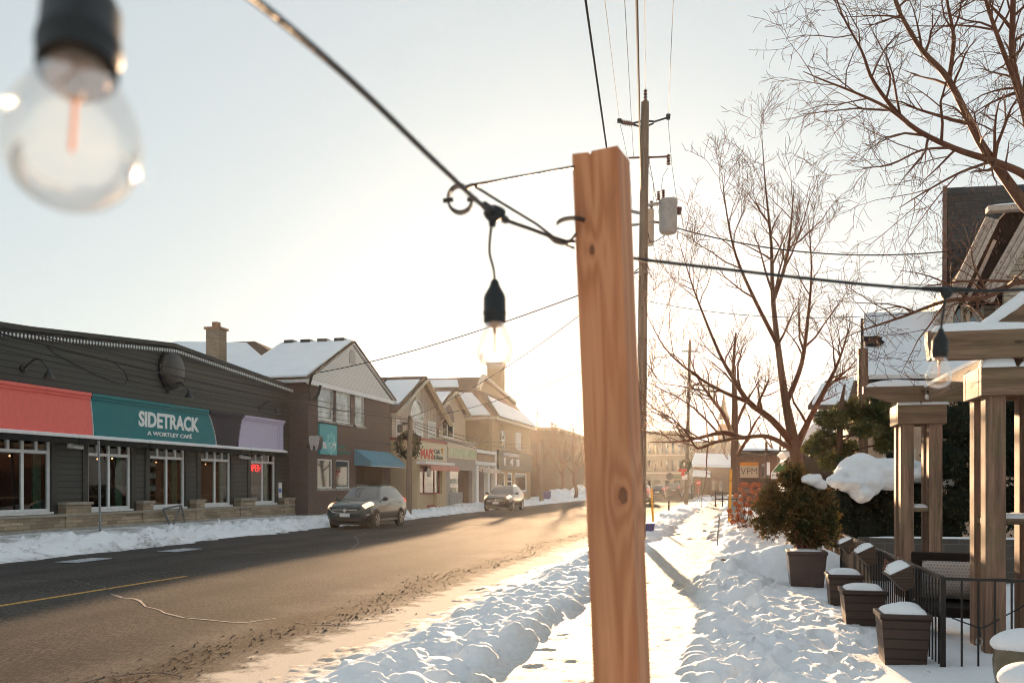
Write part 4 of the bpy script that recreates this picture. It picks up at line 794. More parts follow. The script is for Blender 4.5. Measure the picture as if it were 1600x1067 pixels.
# ================================================================ low brown building beyond
Yb=118; xa,xb=-58,-22.5; zt=PY(880,672,Yb).z
t=thing('brown_building','long plain brown brick building behind the bare trees beside the sun','building',((xa+xb)/2,Yb,0)); m=MB(); m.box(xa,xb,Yb,Yb+26,-.1,zt); m.build('wall',brick('brown_brick',(.17,.1,.06),(.13,.08,.05),(.14,.1,.07),('X','Z'),.3,.1),t); m=MB(); m.box(xa-.2,xb+.2,Yb-.2,Yb+26.2,zt+.003,zt+.4); m.build('parapet',plain('brown_parapet',(.2,.13,.08),.8),t)
# ================================================================ cars
def catmull(P_,t):
    n=len(P_)-1; i=min(int(t),n-1); f=t-i; p0=P_[max(i-1,0)];p1=P_[i];p2=P_[i+1];p3=P_[min(i+2,n)]
    return .5*((2*p1)+(-p0+p2)*f+(2*p0-5*p1+4*p2-p3)*f*f+(-p0+3*p1-3*p2+p3)*f**3)
#        y    zs   ws   wm   zm   wb   zb   wr   zr   zc
SUV=[(0.00,.40,.52,.60,.52,.60,.70,.50,.78,.80),(.10,.26,.66,.78,.56,.74,.80,.58,.88,.91),(.42,.22,.78,.89,.60,.84,.93,.66,.99,1.03),(.95,.21,.82,.905,.62,.86,.99,.70,1.06,1.09),
 (1.28,.21,.83,.905,.63,.865,1.02,.72,1.10,1.13),(1.62,.21,.83,.905,.63,.865,1.04,.68,1.31,1.35),(2.05,.21,.83,.905,.63,.865,1.06,.61,1.55,1.595),(2.6,.21,.83,.905,.63,.865,1.07,.61,1.61,1.655),
 (3.35,.21,.83,.905,.64,.865,1.09,.60,1.60,1.645),(3.9,.23,.82,.90,.66,.85,1.12,.57,1.53,1.575),(4.28,.27,.78,.87,.68,.81,1.12,.56,1.30,1.34),(4.44,.33,.72,.83,.68,.78,1.05,.6,1.12,1.14),(4.52,.42,.62,.76,.66,.70,.90,.55,.96,.98)]
SED=[tuple(r) for r in SUV]
CST=[np.array(r) for r in SUV]
def csurf(t,u,side=1):
    r=catmull(CST,t); y,zs,ws,wm,zm,wb,zb,wr,zr,zc=r
    ring=[np.array(p) for p in ((0,zs),(ws*.7,zs),(ws,zs+.02),(wm,zm-.1),(wm,zm+.08),(wb,zb),(wr,zr),(wr*.62,zr*.35+zc*.65),(0,zc))]
    if u<=2: q=ring[int(min(u,1))]*(1-(u-int(min(u,1))))+ring[int(min(u,1))+1]*(u-int(min(u,1)))
    elif 5<=u<=6: q=ring[5]*(6-u)+ring[6]*(u-5)
    else: q=catmull(ring,u)
    return Vector((side*q[0],y,q[1]))
def car(name,label,loc,paint,rz=0,group=None,lights=True,scale=1,plate=True,emblem=True):
    t=thing(name,label,'car',loc,group,rz)
    NT_=(len(CST)-1)*4; us=[0,1,2,2.5,3,3.5,4,4.5,5,5.33,5.66,6,6.4,6.8,7.2,7.6,8]; nu=len(us)
    m=MB(); vs=[]
    for i in range(NT_+1):
        tt=i/4
        for u in us[:-1]: vs.append(csurf(tt,u,1))
        for u in us[::-1][:-1]: vs.append(csurf(tt,u,-1))
    n=2*(nu-1); fs=[(i*n+k,i*n+(k+1)%n,(i+1)*n+(k+1)%n,(i+1)*n+k) for i in range(NT_) for k in range(n)]
    fs+=[tuple(range(n))[::-1],tuple(NT_*n+k for k in range(n))]
    fs=[f[::-1] for f in fs]
    m.add([v-Vector((0,2.26,0)) for v in vs],fs); m.build('body',paint,t,smooth=38,local=True)
    O=Vector((0,2.26,0))
    def patch(ts,uv,mat,nm,off=.008,sides=(1,-1),nn=5,par=None,chrome=False):
        """ts: (t0 bottom,t1 bottom,t0 top,t1 top); uv: (u0,u1)"""
        for s in sides:
            m=MB(); vs=[]
            for j in range(nn):
                for i in range(nn):
                    b=j/(nn-1); a=i/(nn-1); tt=(ts[0]*(1-a)+ts[1]*a)*(1-b)+(ts[2]*(1-a)+ts[3]*a)*b; u=uv[0]*(1-b)+uv[1]*b
                    p=csurf(tt,u,s); e=.02; d1=csurf(tt+e,u,s)-csurf(tt-e,u,s); d2=csurf(tt,u+e,s)-csurf(tt,u-e,s); nr=d2.cross(d1)*(-s)
                    nr=nr.normalized() if nr.length>1e-9 else Vector((s,0,0))
                    if nr.x*s<0 and abs(nr.x)>.2: nr=-nr
                    if nr.z<-.5: nr=-nr
                    vs.append(p+nr*off-O)
            m.add(vs,[(j*nn+i,j*nn+i+1,(j+1)*nn+i+1,(j+1)*nn+i) for j in range(nn-1) for i in range(nn-1)]); m.build(nm,mat,par or t,smooth=60,local=True)
    # side glass: t index of stations 4(1.28) 5(1.62) 6(2.05) 7(2.6) 8(3.35) 9(3.9)
    patch((4.75,6.95,5.95,6.95),(5.1,5.9),m_cglass,'side_window'); patch((7.12,8.1,7.12,8.1),(5.1,5.9),m_cglass,'side_window'); patch((8.22,9.05,8.22,8.75),(5.12,5.88),m_cglass,'side_window')
    for s in (1,-1):
        q=[csurf(4.5+k*.47,5.06,s)+Vector((s*.012,0,0))-O for k in range(11)]; 
        q2=[csurf(4.9,5.3,s),csurf(5.3,5.6,s),csurf(5.9,5.95,s),csurf(6.5,5.98,s),csurf(7.2,5.98,s),csurf(8,5.98,s),csurf(8.6,5.93,s),csurf(9.0,5.6,s),csurf(9.2,5.06,s)]
        m=MB(); m.tube(q,.012,5); m.tube([p+Vector((s*.012,0,.01))-O for p in q2],.013,5); m.build('window_trim',m_chrome,t,smooth=50,local=True)
        m=MB(); p=csurf(4.9,5.15,s)-O; m.blob(p+Vector((s*.17,0,.06)),.12,.07,.085,random.Random(1),.05,10,6); m.bar(p,p+Vector((s*.12,0,.02)),.05); m.build('mirror',m_black,t,smooth=60,local=True)
        m=MB()
        for tt in (6.6,8.2): p=csurf(tt,4.7,s)-O; m.bar(p+Vector((s*.015,-.1,0)),p+Vector((s*.015,.1,0)),.025,.03)
        m.build('door_handle',m_black,t,local=True)
        m=MB(); p=[csurf(tt,2.3,s)-O for tt in (3,4,5,6,7,8,9)]; m.tube([x+Vector((s*.01,0,0)) for x in p],.05,6); m.build('sill_cladding',m_black,t,local=True)
        for yy in (.93,3.55):
            c=Vector((s*.905,yy,.345))-O; a=MB(); a.lathe([(.40,-.08),(.415,.0),(.40,.012)],(0,0,0),28,'x'); vs=[Vector((v[0]*s,v[1],v[2])) for v in a.v]; k=MB(); k.add([c+v for v in vs],[f if s>0 else f[::-1] for f in a.f]); k.build('wheel_arch',m_arch,t,local=True)
            w=MB(); w.lathe([(.25,-.16),(.33,-.15),(.345,-.1),(.345,.0),(.33,.03),(.235,.035)],(0,0,0),26,'x'); k=MB(); k.add([c+Vector((v[0]*s,v[1],v[2])) for v in w.v],w.f if s>0 else [f[::-1] for f in w.f]); wo=k.build('wheel',m_tyre,t,smooth=40,local=True)
            r=MB()
            for q in range(5):
                an=q*2*math.pi/5
                for dd in (-.16,.16):
                    r.bar((s*.04,.045*math.cos(an),.045*math.sin(an)),(s*.04,.225*math.cos(an+dd),.225*math.sin(an+dd)),.045,.02,up=(1,0,0))
            rr=MB(); rr.lathe([(.235,.02),(.24,.042),(.21,.03),(.205,.01)],(0,0,0),26,'x'); r.add([(v[0]*s,v[1],v[2]) for v in rr.v],rr.f); r.lathe([(.06,.0),(.05,.05)] if s>0 else [(.06,-.05),(.05,0)],(0,0,0),10,'x')
            k=MB(); k.add([c+Vector(v) for v in r.v],r.f); k.build('rim',m_rim,wo,local=True)
    # windscreen, back glass
    def wide(t0,t1,u0,mat,nm,off,x=.98,nn=9):
        m=MB(); vs=[]
        for j in range(5):
            tt=t0+(t1-t0)*j/4
            for i in range(nn):
                a=-1+2*i/(nn-1); u=8-(8-u0)*abs(a)*x; p=csurf(tt,u,1 if a>=0 else -1); vs.append(p+Vector((0,off[0],off[1]))-O)
        m.add(vs,[(j*nn+i,j*nn+i+1,(j+1)*nn+i+1,(j+1)*nn+i) for j in range(4) for i in range(nn-1)]); return m.build(nm,mat,t,smooth=60,local=True)
    wide(4.12,5.93,6.1,m_cglass,'windscreen',(-.01,.008)); wide(9.15,9.95,6.1,m_cglass,'rear_window',(.012,.01))
    # nose
    m=MB(); m.prism([(-.56,-.035,.62),(.56,-.035,.62),(.62,-.03,.79),(.5,-.03,.80),(-.5,-.03,.80),(-.62,-.03,.79)],(0,.2,0)); m.add([Vector(v) for v in m.v],[]); g=MB(); g.add([Vector(v)-O+Vector((0,0,0)) for v in m.v[:12]],m.f); g.build('grille',m_black,t,local=True)
    m=MB(); m.tube([Vector(p)-O for p in ((-.72,.06,.80),(-.5,-.045,.66),(-.2,-.055,.60),(.2,-.055,.60),(.5,-.045,.66),(.72,.06,.80))],.022,6); m.bar(Vector((-.5,-.05,.74))-O,Vector((.5,-.05,.74))-O,.02,.03); m.build('grille_bar',m_chrome,t,smooth=50,local=True)
    m=MB(); m.lathe([(.07,-.01),(.07,.02)],Vector((0,-.06,.72))-O,14,'y'); m.build('emblem',m_chrome,t,local=True)
    if plate: m=MB(); m.box(-.2,.2,-.075-2.26,-.055-2.26,.47,.60); m.build('number_plate',m_white,t,local=True)
    m=MB(); m.box(-.62,.62,-.03-2.26,.12-2.26,.30,.44); m.build('bumper_intake',m_black,t,local=True)
    for s in (1,-1):
        patch((1.0,2.55,1.15,2.65),(4.75,5.9),m_head if lights else m_cglass,'headlight',.014,(s,))
        patch((1.0,1.6,1.05,1.65),(3.2,3.55),m_chrome,'fog_lamp',.016,(s,))
        patch((9.75,10.6,9.6,10.5),(4.6,5.75),m_tail,'tail_light',.014,(s,))
    m=MB(); m.box(-.27,.27,2.25,2.30,.78,.92); m.build('rear_plate',m_white,t,local=True)
    m=MB(); m.box(-.7,.7,2.1,2.285,.36,.56); m.build('rear_bumper',m_black,t,local=True)
    for s in (1,-1):
        m=MB(); m.tube([csurf(6.0+k*.5,6.35,s)+Vector((0,0,.04 if 0<k<5 else .0))-O for k in range(6)],.018,6); m.build('roof_rail',m_black,t,local=True)
    m=MB(); m.box(-.75,.75,-1.9,1.9,.16,.24); m.build('underbody',m_black,t,local=True)
    return t
def carpaint(n,c):
    t=NT(n); t.b.inputs['Coat Weight'].default_value=.6; t.b.inputs['Coat Roughness'].default_value=.08
    v=t.coord(); sp=t.new('ShaderNodeSeparateXYZ'); t.ln(v,sp.inputs[0]); d=t.math('MULTIPLY',t.math('SUBTRACT',1.0,t.math('MULTIPLY',sp.outputs['Z'],1.2)),t.noise(v,3,5,.7))
    col=t.mix(t.ramp(d,[(.25,(0,0,0)),(.7,(.4,.4,.4))]),c,(.16,.14,.11)); return t.fin(col,.24,.5,.25)
m_cglass=glass_dark('car_glass',(.02,.026,.024),.04); m_chrome=plain('chrome',(.55,.55,.53),.2,.5,.9,var=.05); m_arch=plain('arch_plastic',(.02,.02,.02),.7,.3); m_tyre=plain('tyre',(.022,.022,.022),.85,.2); m_rim=plain('alloy',(.36,.35,.33),.35,.5,.7)
m_head=emis('headlight_glow',(1,.5,.26),.9); m_tail=emis('tail_glow',(.7,.03,.02),.5)
SC=1
car('parked_car','grey green sport utility car with lit headlights parked before the mauve brick building',(-14.28,34.05,0),carpaint('green_grey_paint',(.026,.047,.048)))
car('parked_car','dark brown sport utility car with lit headlights on the far kerb before the low shops',(-14.45,57.4,0),carpaint('brown_paint',(.045,.037,.028)))
car('moving_car','dark red car half hidden behind the raw wooden post',(-7.55,80,0),carpaint('red_paint_car',(.12,.03,.025)),R(0) if False else math.pi,'cars driving away towards the crossing',False)
car('moving_car','black hatchback driving away just right of the raw wooden post',(-8.2,107,0),carpaint('black_paint',(.03,.03,.028)),math.pi,'cars driving away towards the crossing',False)
car('moving_car','dark grey tall car driving away ahead of the black hatchback',(-7.4,125,0),carpaint('grey_paint',(.07,.065,.055)),math.pi,'cars driving away towards the crossing',False).scale=(1.1,1.1,1.12)
# ================================================================ poles and wires
m_pole=wood('pole_wood',(.13,.085,.055),(.27,.2,.145),'Z',6); m_wire=plain('wire_rubber',(.012,.012,.013),.6,.3,bump=0)
m_ins=plain('brown_porcelain',(.13,.05,.035),.3,.5); m_can=plain('grey_can',(.36,.35,.335),.5,.4,var=.1)
def pole(label,px0,py0,px1,py1,d,r0,r1,name='utility_pole'):
    a=P(px0,py0,d); b=P(px1,py1,d); a.z=-.3 if a.z<2 else a.z
    t=thing(name,label,'utility pole',(a.x,a.y,0)); m=MB(); m.tube([a,a.lerp(b,.33),a.lerp(b,.66),b],[r0,r0*.67+r1*.33,r0*.33+r1*.67,r1],14); m.build('pole',m_pole,t,smooth=40); return t
D=26; pl=pole('tall wooden utility pole with two grey transformer cans behind the raw post',1000,845,1008,160,D,.165,.115)
def ins(c,h=.3,r=.06,n=4):
    m=MB(); pr=[]
    for k in range(n): pr+= [(r*.5,k*h/n),(r,k*h/n+h/n*.35),(r*.55,k*h/n+h/n*.7)]
    pr.append((r*.3,h)); m.lathe(pr,c,10); m.build('insulator',m_ins,pl,smooth=30)
ins(P(1008.5,159,D),.36,.065)
def arm(px0,py0,px1,py1,r=.03,mat=None,d=D,par=None): m=MB(); m.tube([P(px0,py0,d),P(px1,py1,d)],r,8); m.build('bracket',mat or m_black,par or pl)
arm(1006,188,990,193); arm(1006,200,990,195); arm(1007,189,1021,190); arm(1007,199,1021,193); arm(1021,191,1043,184,.028)
m=MB(); m.tube([P(990,194,D),P(970,191,D)],[.05,.05],8)
for k in range(5): m.lathe([(.085,-.012),(.085,.012)],P(974+k*3.2,191.6+k*.5,D),10,'x')
m.build('insulator',m_ins,pl); m=MB(); m.lathe([(.07,-.05),(.07,.05)],P(968,189,D),8); m.lathe([(.06,-.07),(.07,.07)],P(1044,183,D),8); m.build('wire_clamp',m_black,pl)
arm(982,247,1044,245,.03,m_ins); ins(P(1044.5,258,D),.32,.07); ins(P(1012,262,D),.3,.06)
def can(px0,px1,py0,py1,d,lab_pts):
    c=P((px0+px1)/2,py1,d); r=(px1-px0)/2*d/F; h=(py1-py0)*d/F; m=MB(); m.lathe([(r*.8,-.03),(r*.97,.03),(r,.1),(r,h-.1),(r*1.05,h-.08),(r*1.05,h-.03),(r*.9,h)],c,22); o=m.build('transformer',m_can,pl,smooth=35)
    for q in lab_pts: 
        m=MB(); pr=[]
        for k in range(4): pr+=[(.03,k*.07),(.06,k*.07+.025),(.035,k*.07+.05)]
        m.lathe(pr,P(q[0],q[1],d),9); m.build('bushing',m_ins,o)
can(1030,1058,312,363,D-.3,((1029,313),(1036.5,311))); can(1009,1022,328,382,D+.35,((1018,328),))
arm(1006,322,1031,318,.05,m_can); arm(1006,345,1031,348,.04,m_can); arm(985,330,1004,334,.05,m_can); arm(985,352,1004,350,.04,m_can)
m=MB(); m.lathe([(.06,-.1),(.09,.1)],P(1061,330,D-.3),9); m.build('cutout',m_ins,pl)
def curve(a,b,sag,n=24): return [a.lerp(b,k/n)-Vector((0,0,sag*4*(k/n)*(1-k/n))) for k in range(n+1)]
def wire(label,pts,r,name='overhead_wire',grp='overhead wires'):
    t=MB(); t.tube(pts,r,5); o=t.build(name,m_wire,None,smooth=60); tag(o,label,'wire',grp); return o
def back(px,py,d,e,k=1.9):   # a span that starts above the frame behind the camera and ends on the pole
    a=P(px,py,d); return curve(e+(a-e)*k,e,.02*0+.0)
wire('thick black overhead cable passing just behind the top of the raw post',back(915,0,11,P(982,470,D)),.016)
wire('thick black overhead cable running down the left side of the tall pole',back(995,0,11,P(1002,300,D)),.019)
wire('thin overhead line to the left insulator arm of the tall pole',back(945,0,15,P(968,189,D)),.006)
wire('thin overhead line just left of the tall pole tip ending low on the pole',back(976,0,15,P(990,247,D)),.006)
wire('thin overhead line to the very tip of the tall pole',back(1007,0,15,P(1009,139,D)),.006)
wire('thin overhead line to the right insulator arm of the tall pole',back(1052,0,15,P(1044,183,D)),.006)
wire('thin jumper wire from the right arm down to the transformer',[P(1044,186,D),P(1046,215,D),P(1050,260,D),P(1057,310,D),P(1061,328,D)],.006)
wire('thin looped jumper from hanging insulator to transformer bushing',[P(1044,262,D),P(1036,275,D),P(1033,295,D),P(1037,308,D)],.006)
wire('thin looped jumper along the pole to the rear transformer',[P(1012,266,D),P(1020,280,D),P(1022,305,D),P(1018,326,D)],.006)
wire('thin jumper hanging from the left arm behind the post top',[P(968,191,D),P(974,215,D),P(980,245,D),P(985,290,D),P(988,330,D)],.006)
wire('loose dark cable loop below the transformer',[P(1012,362,D),P(1015,378,D),P(1025,377,D),P(1040,367,D),P(1056,364,D)],.014)
wire('twisted black service cable running from the tall pole down to the white gable',curve(P(1000,424,D),P(486,584,43),.35),.022)
wire('thin service wire from the tall pole to the short pole with the wreath',curve(P(1000,418,D),P(640,652,46),.5),.016)
wire('thin lower wire from the tall pole towards the short pole with the wreath',curve(P(1000,545,D),P(640,656,46),.3),.012)
wire('black twisted wire from the transformer pole to the shingled house at the right',curve(P(1020,345,D),P(1490,392,24),.45),.018)
wire('thin line above the garden from the tall pole towards the right',curve(P(1010,470,D),P(1420,490,20),.25),.008)
D2=78; p2=pole('slim wooden utility pole with wreath far down the pavement',1072,790,1078,538,D2,.19,.13)
arm(1066,549,1090,549,.06,None,D2,p2); m=MB(); m.lathe([(.1,0),(.12,.2),(.06,.4)],P(1078,538,D2),8); m.build('insulator',m_ins,p2)
for k,(a,b,s) in enumerate(((P(1008,215,D),P(1078,545,D2),.9),(P(1010,330,D),P(1068,549,D2),.9),(P(1006,560,D),P(1076,600,D2),1.0),(P(1006,600,D),P(1075,640,D2),.6))):
    wire(['upper thin line between the tall pole and the slim far pole','second thin line between the tall pole and the slim far pole','third low cable between the tall pole and the slim far pole','lowest cable between the tall pole and the slim far pole'][k],curve(a,b,s),.01 if k<2 else .02)
m=MB(); mm=P(1071,728,D2-.25)
def wreath(label,c,r,rr,seed,loc,bow=False,axis='y',lying=0):
    rng=random.Random(seed); t=thing('wreath',label,'wreath',loc,'green wreaths on poles'); m=MB()
    for i in range(1100):
        a=rng.uniform(0,6.283); q=rng.gauss(0,.45); w_=rng.gauss(0,.45)
        ra=r+q*rr; p=Vector((ra*math.cos(a),w_*rr,ra*math.sin(a))); d=Vector((rng.gauss(0,1),rng.gauss(0,1),rng.gauss(0,1))).normalized()*rr*.7; s_=d.orthogonal().normalized()*rr*.2
        p=c+p; m.add([p-s_,p+s_,p+d],[(0,1,2)])
    for k in range(24):
        a0,a1=k*math.pi/12,(k+1)*math.pi/12; m.tube([c+Vector((r*math.cos(a0),0,r*math.sin(a0))),c+Vector((r*math.cos(a1),0,r*math.sin(a1)))],rr*.6,6,False)
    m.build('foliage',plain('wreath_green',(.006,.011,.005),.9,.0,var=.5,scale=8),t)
    if bow:
        m=MB(); b=c+Vector((-r*.5,-.1,-r*.95)); m.blob(b+Vector((-.18,0,0)),.2,.1,.14,rng); m.blob(b+Vector((.18,0,0)),.2,.1,.14,rng); m.prism([b+Vector((-.1,0,-.1)),b+Vector((.1,0,-.1)),b+Vector((.16,0,-.5)),b+Vector((-.16,0,-.5))],(0,.04,0)); m.build('bow',plain('red_ribbon',(.55,.03,.02),.6),t)
    return t
c=P(1071,727,D2-.3); wreath('round green wreath with red bow on the slim far pole',c,.42,.17,3,(c.x,c.y,c.z),True)
m=MB(); q=P(1070,745,D2-.2); m.box(q.x-.22,q.x+.22,q.y-.02,q.y,q.z-.22,q.z+.22); o=m.build('pole_notice',m_white); tag(o,'small white notice fixed under the wreath on the slim far pole','notice')
D3=46; p3=pole('short wooden pole with wreath before the cream bistro',638,800,641,650,D3,.17,.13); arm(640,660,628,662,.05,None,D3,p3)
m=MB(); q=P(625,668,D3); m.lathe([(.12,0),(.14,.1),(.14,.35),(.08,.42)],q-Vector((0,0,.25)),10); m.build('junction_box',m_black,p3)
c=P(634,695,D3+.25); wreath('big dark green wreath hung on the short pole before the bistro',c+Vector((.1,0,0)),.52,.23,5,(c.x,c.y,c.z))
D4=82; p4=pole('wooden pole at the far kerb beside the number sign building',846,782,845,690,D4,.2,.17)
lw=[(P(638,656,D3),-90,498,19.0,.25,.026,'thick black telephone cable crossing the grey café gable'),(P(638,654,D3),-90,488,19,.1,.014,'upper thin telephone wire crossing the grey café gable'),(P(637,660,D3),-90,515,19,.3,.012,'second thin telephone wire crossing the grey café gable'),(P(637,664,D3),-90,522,19,.4,.01,'lowest thin telephone wire crossing the grey café gable')]
for e,px,py,d,s,r,lab in lw: wire(lab,curve(P(px,py,d),e,s),r,'telephone_wire','telephone wires before the shops')
wire('sagging black cable loop hanging before the café gable',[PX(x,y,-16.4) for x,y in ((70,538),(85,552),(110,566),(150,586),(180,598),(195,600),(200,594),(194,580),(180,568),(165,560))],.02,'telephone_wire','telephone wires before the shops')
for k,(a,b,s) in enumerate(((P(641,656,D3),P(845,693,D4),.5),(P(641,660,D3),P(845,697,D4),.6),(P(641,664,D3),P(845,701,D4),.8))):
    wire(['upper','middle','lower'][k]+' telephone wire from the short wreath pole to the pole by the number sign',curve(a,b,s),.018,'telephone_wire','telephone wires before the shops')
for k,(a,b) in enumerate(((P(846,695,D4),P(1000,740,150)),(P(846,700,D4),P(1000,745,150)))): wire(['upper','lower'][k]+' telephone wire running on from the pole by the number sign',curve(a,b,.6),.02,'telephone_wire','telephone wires before the shops')
# service loops on the dental corner
for k in range(3):
    wire(['outer','middle','inner'][k]+' black service loop on the corner of the mauve brick building',[PX(486+k*1.5,585,-19.8),PX(482,606+k*2,-19.8),PX(484,622+k*2,-19.8),PX(492-k,627-k*2,-19.8),PX(499-k*1.5,615,-19.8),PX(502-k*1.5,602,-19.8)],.028,'service_loop','service loops on the brick corner')
# ================================================================ bare trees
def bark(n,c): return wood(n,dk(c,.55),dk(c,1.3),'Z',7)
m_bark=bark('bark_brown',(.15,.075,.045)); m_twig=plain('twig_bark',(.14,.062,.036),.8,.2,var=.25,bump=0)
def resample(pts,rad,n=4):
    o=[];r=[]
    for i in range(len(pts)-1):
        for k in range(n):
            t=i+k/n; o.append(Vector(catmull([np.array(p) for p in pts],t))); r.append(rad[i]+(rad[i+1]-rad[i])*k/n)
    o.append(Vector(pts[-1])); r.append(rad[-1]); return o,r
def tree(name,label,limbs,seed,levels=3,dens=1.0,mats=None,minr=.004,twig=1.0,up=.25,lens=(.5,.75),nside=(7,5,4,3),group=None,cat='tree',droop=0,blen=None):
    """limbs: list of (points, radii); the first is the trunk"""
    rng=random.Random(seed); tr=MB(); cr=MB()
    stack=[]
    for i,(pts,rad) in enumerate(limbs):
        p,r=resample(pts,rad); (tr if i==0 else cr).tube(p,r,12 if i==0 else 9)
        stack.append((p,r,0,i==0))
    cnt=0
    while stack:
        p,r,lv,trunk=stack.pop()
        if lv>=levels: continue
        L=sum((p[i+1]-p[i]).length for i in range(len(p)-1)); sp=[.42,.26,.15,.1][min(lv,3)]*twig
        n=max(2,int(L/sp*dens)); n=min(n,46)
        if trunk: n=int(n*.5)
        for k in range(n):
            t=rng.uniform(.18 if not trunk else .45,1.0)**.85*(len(p)-1); i=min(int(t),len(p)-2); q=p[i].lerp(p[i+1],t-i); rr=r[i]+(r[i+1]-r[i])*(t-i)
            ax=(p[i+1]-p[i]).normalized(); side=Vector((rng.gauss(0,1),rng.gauss(0,1),rng.gauss(0,1))); side=(side-ax*side.dot(ax)).normalized()
            an=rng.uniform(.55,1.05); d=(ax*math.cos(an)+side*math.sin(an)); d.z+=up*(1-droop); d.normalize()
            ln=(blen[lv] if blen else L*rng.uniform(*lens)*.62)*(1.15-.6*t/(len(p)-1))*rng.uniform(.6,1.25)
            if ln<.12: ln=.12
            m=5 if lv<2 else 4; r0=min(rr*.62,ln*.022+.003); 
            pts=[q]; dd=d.copy()
            for s in range(m):
                dd=dd+Vector((rng.gauss(0,.17),rng.gauss(0,.17),rng.gauss(0,.13)+up*.25-droop*.22)); dd.normalize(); pts.append(pts[-1]+dd*ln/m)
            rad=[max(minr,r0*(1-.8*s/m)) for s in range(m+1)]
            cr.tube(pts,rad,nside[min(lv+1,3)],False); cnt+=1
            stack.append((pts,rad,lv+1,False))
    base=limbs[0][0][0]
    t=thing(name,label,cat,(base[0],base[1],0),group); tr.build('trunk',(mats or (m_bark,m_twig))[0],t,smooth=50); cr.build('crown',(mats or (m_bark,m_twig))[1],t,smooth=70); return t,cnt
def PD(lst): return [P(x,y,d) for x,y,d in lst]
d=27
limbs=[(PD([(1252,800,d),(1247,735,d),(1240,690,d),(1228,630,d),(1218,560,d),(1208,470,d+.3),(1205,380,d+.5),(1196,290,d+.6),(1190,205,d+.6)]),[.25,.21,.17,.125,.095,.072,.046,.024,.006]),
 (PD([(1236,690,d),(1205,655,d-.5),(1170,628,d-1),(1145,590,d-1.3),(1122,548,d-1.5),(1085,455,d-1.7),(1062,380,d-1.6)]),[.12,.098,.08,.06,.045,.024,.007]),
 (PD([(1237,702,d),(1200,682,d-.6),(1160,684,d-1.2),(1120,690,d-1.6),(1090,700,d-2),(1076,680,d-2.2),(1052,655,d-2.3),(1018,635,d-2.5),(1000,610,d-2.5)]),[.085,.068,.056,.046,.036,.028,.021,.014,.006]),
 (PD([(1160,684,d-1.2),(1130,676,d-1),(1100,682,d-.8),(1060,690,d-.6),(1015,690,d-.4)]),[.08,.07,.05,.035,.01]),
 (PD([(1243,700,d),(1262,660,d+.4),(1288,610,d+.8),(1312,560,d+1.2),(1330,500,d+1.5)]),[.13,.095,.07,.04,.008]),
 (PD([(1228,630,d),(1252,570,d+.6),(1262,500,d+1),(1268,420,d+1.2),(1262,330,d+1.4)]),[.095,.07,.05,.028,.006]),
 (PD([(1216,540,d),(1180,470,d-.5),(1150,400,d-.8),(1135,330,d-1),(1128,270,d-1)]),[.07,.052,.036,.02,.006]),
 (PD([(1170,628,d-1),(1130,612,d-1.5),(1085,585,d-2),(1040,545,d-2.4),(1010,490,d-2.6)]),[.07,.05,.036,.02,.006]),
 (PD([(1208,470,d),(1228,410,d+.3),(1236,350,d+.4),(1240,300,d+.4)]),[.07,.05,.03,.008])]
t_,c_=tree('street_tree','bare spreading tree behind the potted cedar beside the pavement',limbs,7,3,1.0,blen=(2.3,1.05,.45),minr=.0052,up=.22); print('tree',c_)
d=11.5
limbs=[(PD([(1690,1000,d),(1680,800,d),(1672,600,d),(1655,450,d),(1625,350,d),(1597,315,d),(1567,273,d),(1530,220,d),(1483,126,d-.3),(1441,79,d-.5),(1409,26,d-.6),(1394,-12,d-.6),(1370,-90,d-.6)]),[.2,.18,.16,.13,.09,.07,.06,.048,.036,.028,.022,.016,.008]),
 (PD([(1625,300,d),(1600,273,d-.1),(1551,252,d-.3),(1488,231,d-.6),(1420,194,d-.9),(1367,131,d-1.1),(1346,79,d-1.2),(1315,21,d-1.3),(1300,-30,d-1.3)]),[.06,.05,.042,.034,.027,.02,.014,.01,.005]),
 (PD([(1420,194,d-.9),(1385,168,d-1.1),(1336,145,d-1.2),(1285,125,d-1.3),(1255,112,d-1.4)]),[.022,.018,.014,.009,.004]),
 (PD([(1672,560,d),(1640,380,d+.5),(1605,190,d+.7),(1583,105,d+.8),(1583,0,d+.9),(1585,-90,d+1)]),[.09,.075,.055,.045,.036,.02]),
 (PD([(1600,165,d+.5),(1560,60,d+.6),(1540,0,d+.6),(1525,-60,d+.6)]),[.035,.028,.02,.01]),
 (PD([(1672,650,d),(1655,480,d-.4),(1600,440,d-.7),(1540,465,d-1),(1480,470,d-1.2),(1410,495,d-1.4),(1350,515,d-1.5),(1325,525,d-1.6)]),[.05,.045,.035,.028,.022,.015,.008,.004]),
 (PD([(1488,231,d-.6),(1440,235,d-.9),(1390,258,d-1.1),(1345,262,d-1.3)]),[.018,.013,.009,.004]),
 (PD([(1483,126,d-.3),(1490,60,d-.5),(1480,0,d-.6),(1482,-50,d-.6)]),[.03,.022,.015,.008]),
 (PD([(1551,252,d-.3),(1500,270,d-.6),(1445,300,d-.8),(1405,325,d-1)]),[.02,.015,.01,.004])]
t_,c_=tree('garden_tree','bare tree with reddish twigs reaching in from the top right corner',limbs,19,3,.85,blen=(1.2,.62,.24),minr=.0024,up=.05,droop=.3,twig=.5); print('tree',c_)
m=MB(); rng=random.Random(6)
for k in range(420):
    q=P(rng.gauss(1505,48),rng.gauss(345,45),rng.uniform(10.2,11.4)) if k<300 else P(rng.gauss(1545,40),rng.gauss(440,35),rng.uniform(10.2,11)); dv=Vector((rng.gauss(0,.5),rng.gauss(0,.5),-1)).normalized(); s_=dv.orthogonal().normalized()*.007; L=rng.uniform(.03,.07); m.add([q,q+dv*L*.5+s_,q+dv*L,q+dv*L*.5-s_],[(0,1,2,3)])
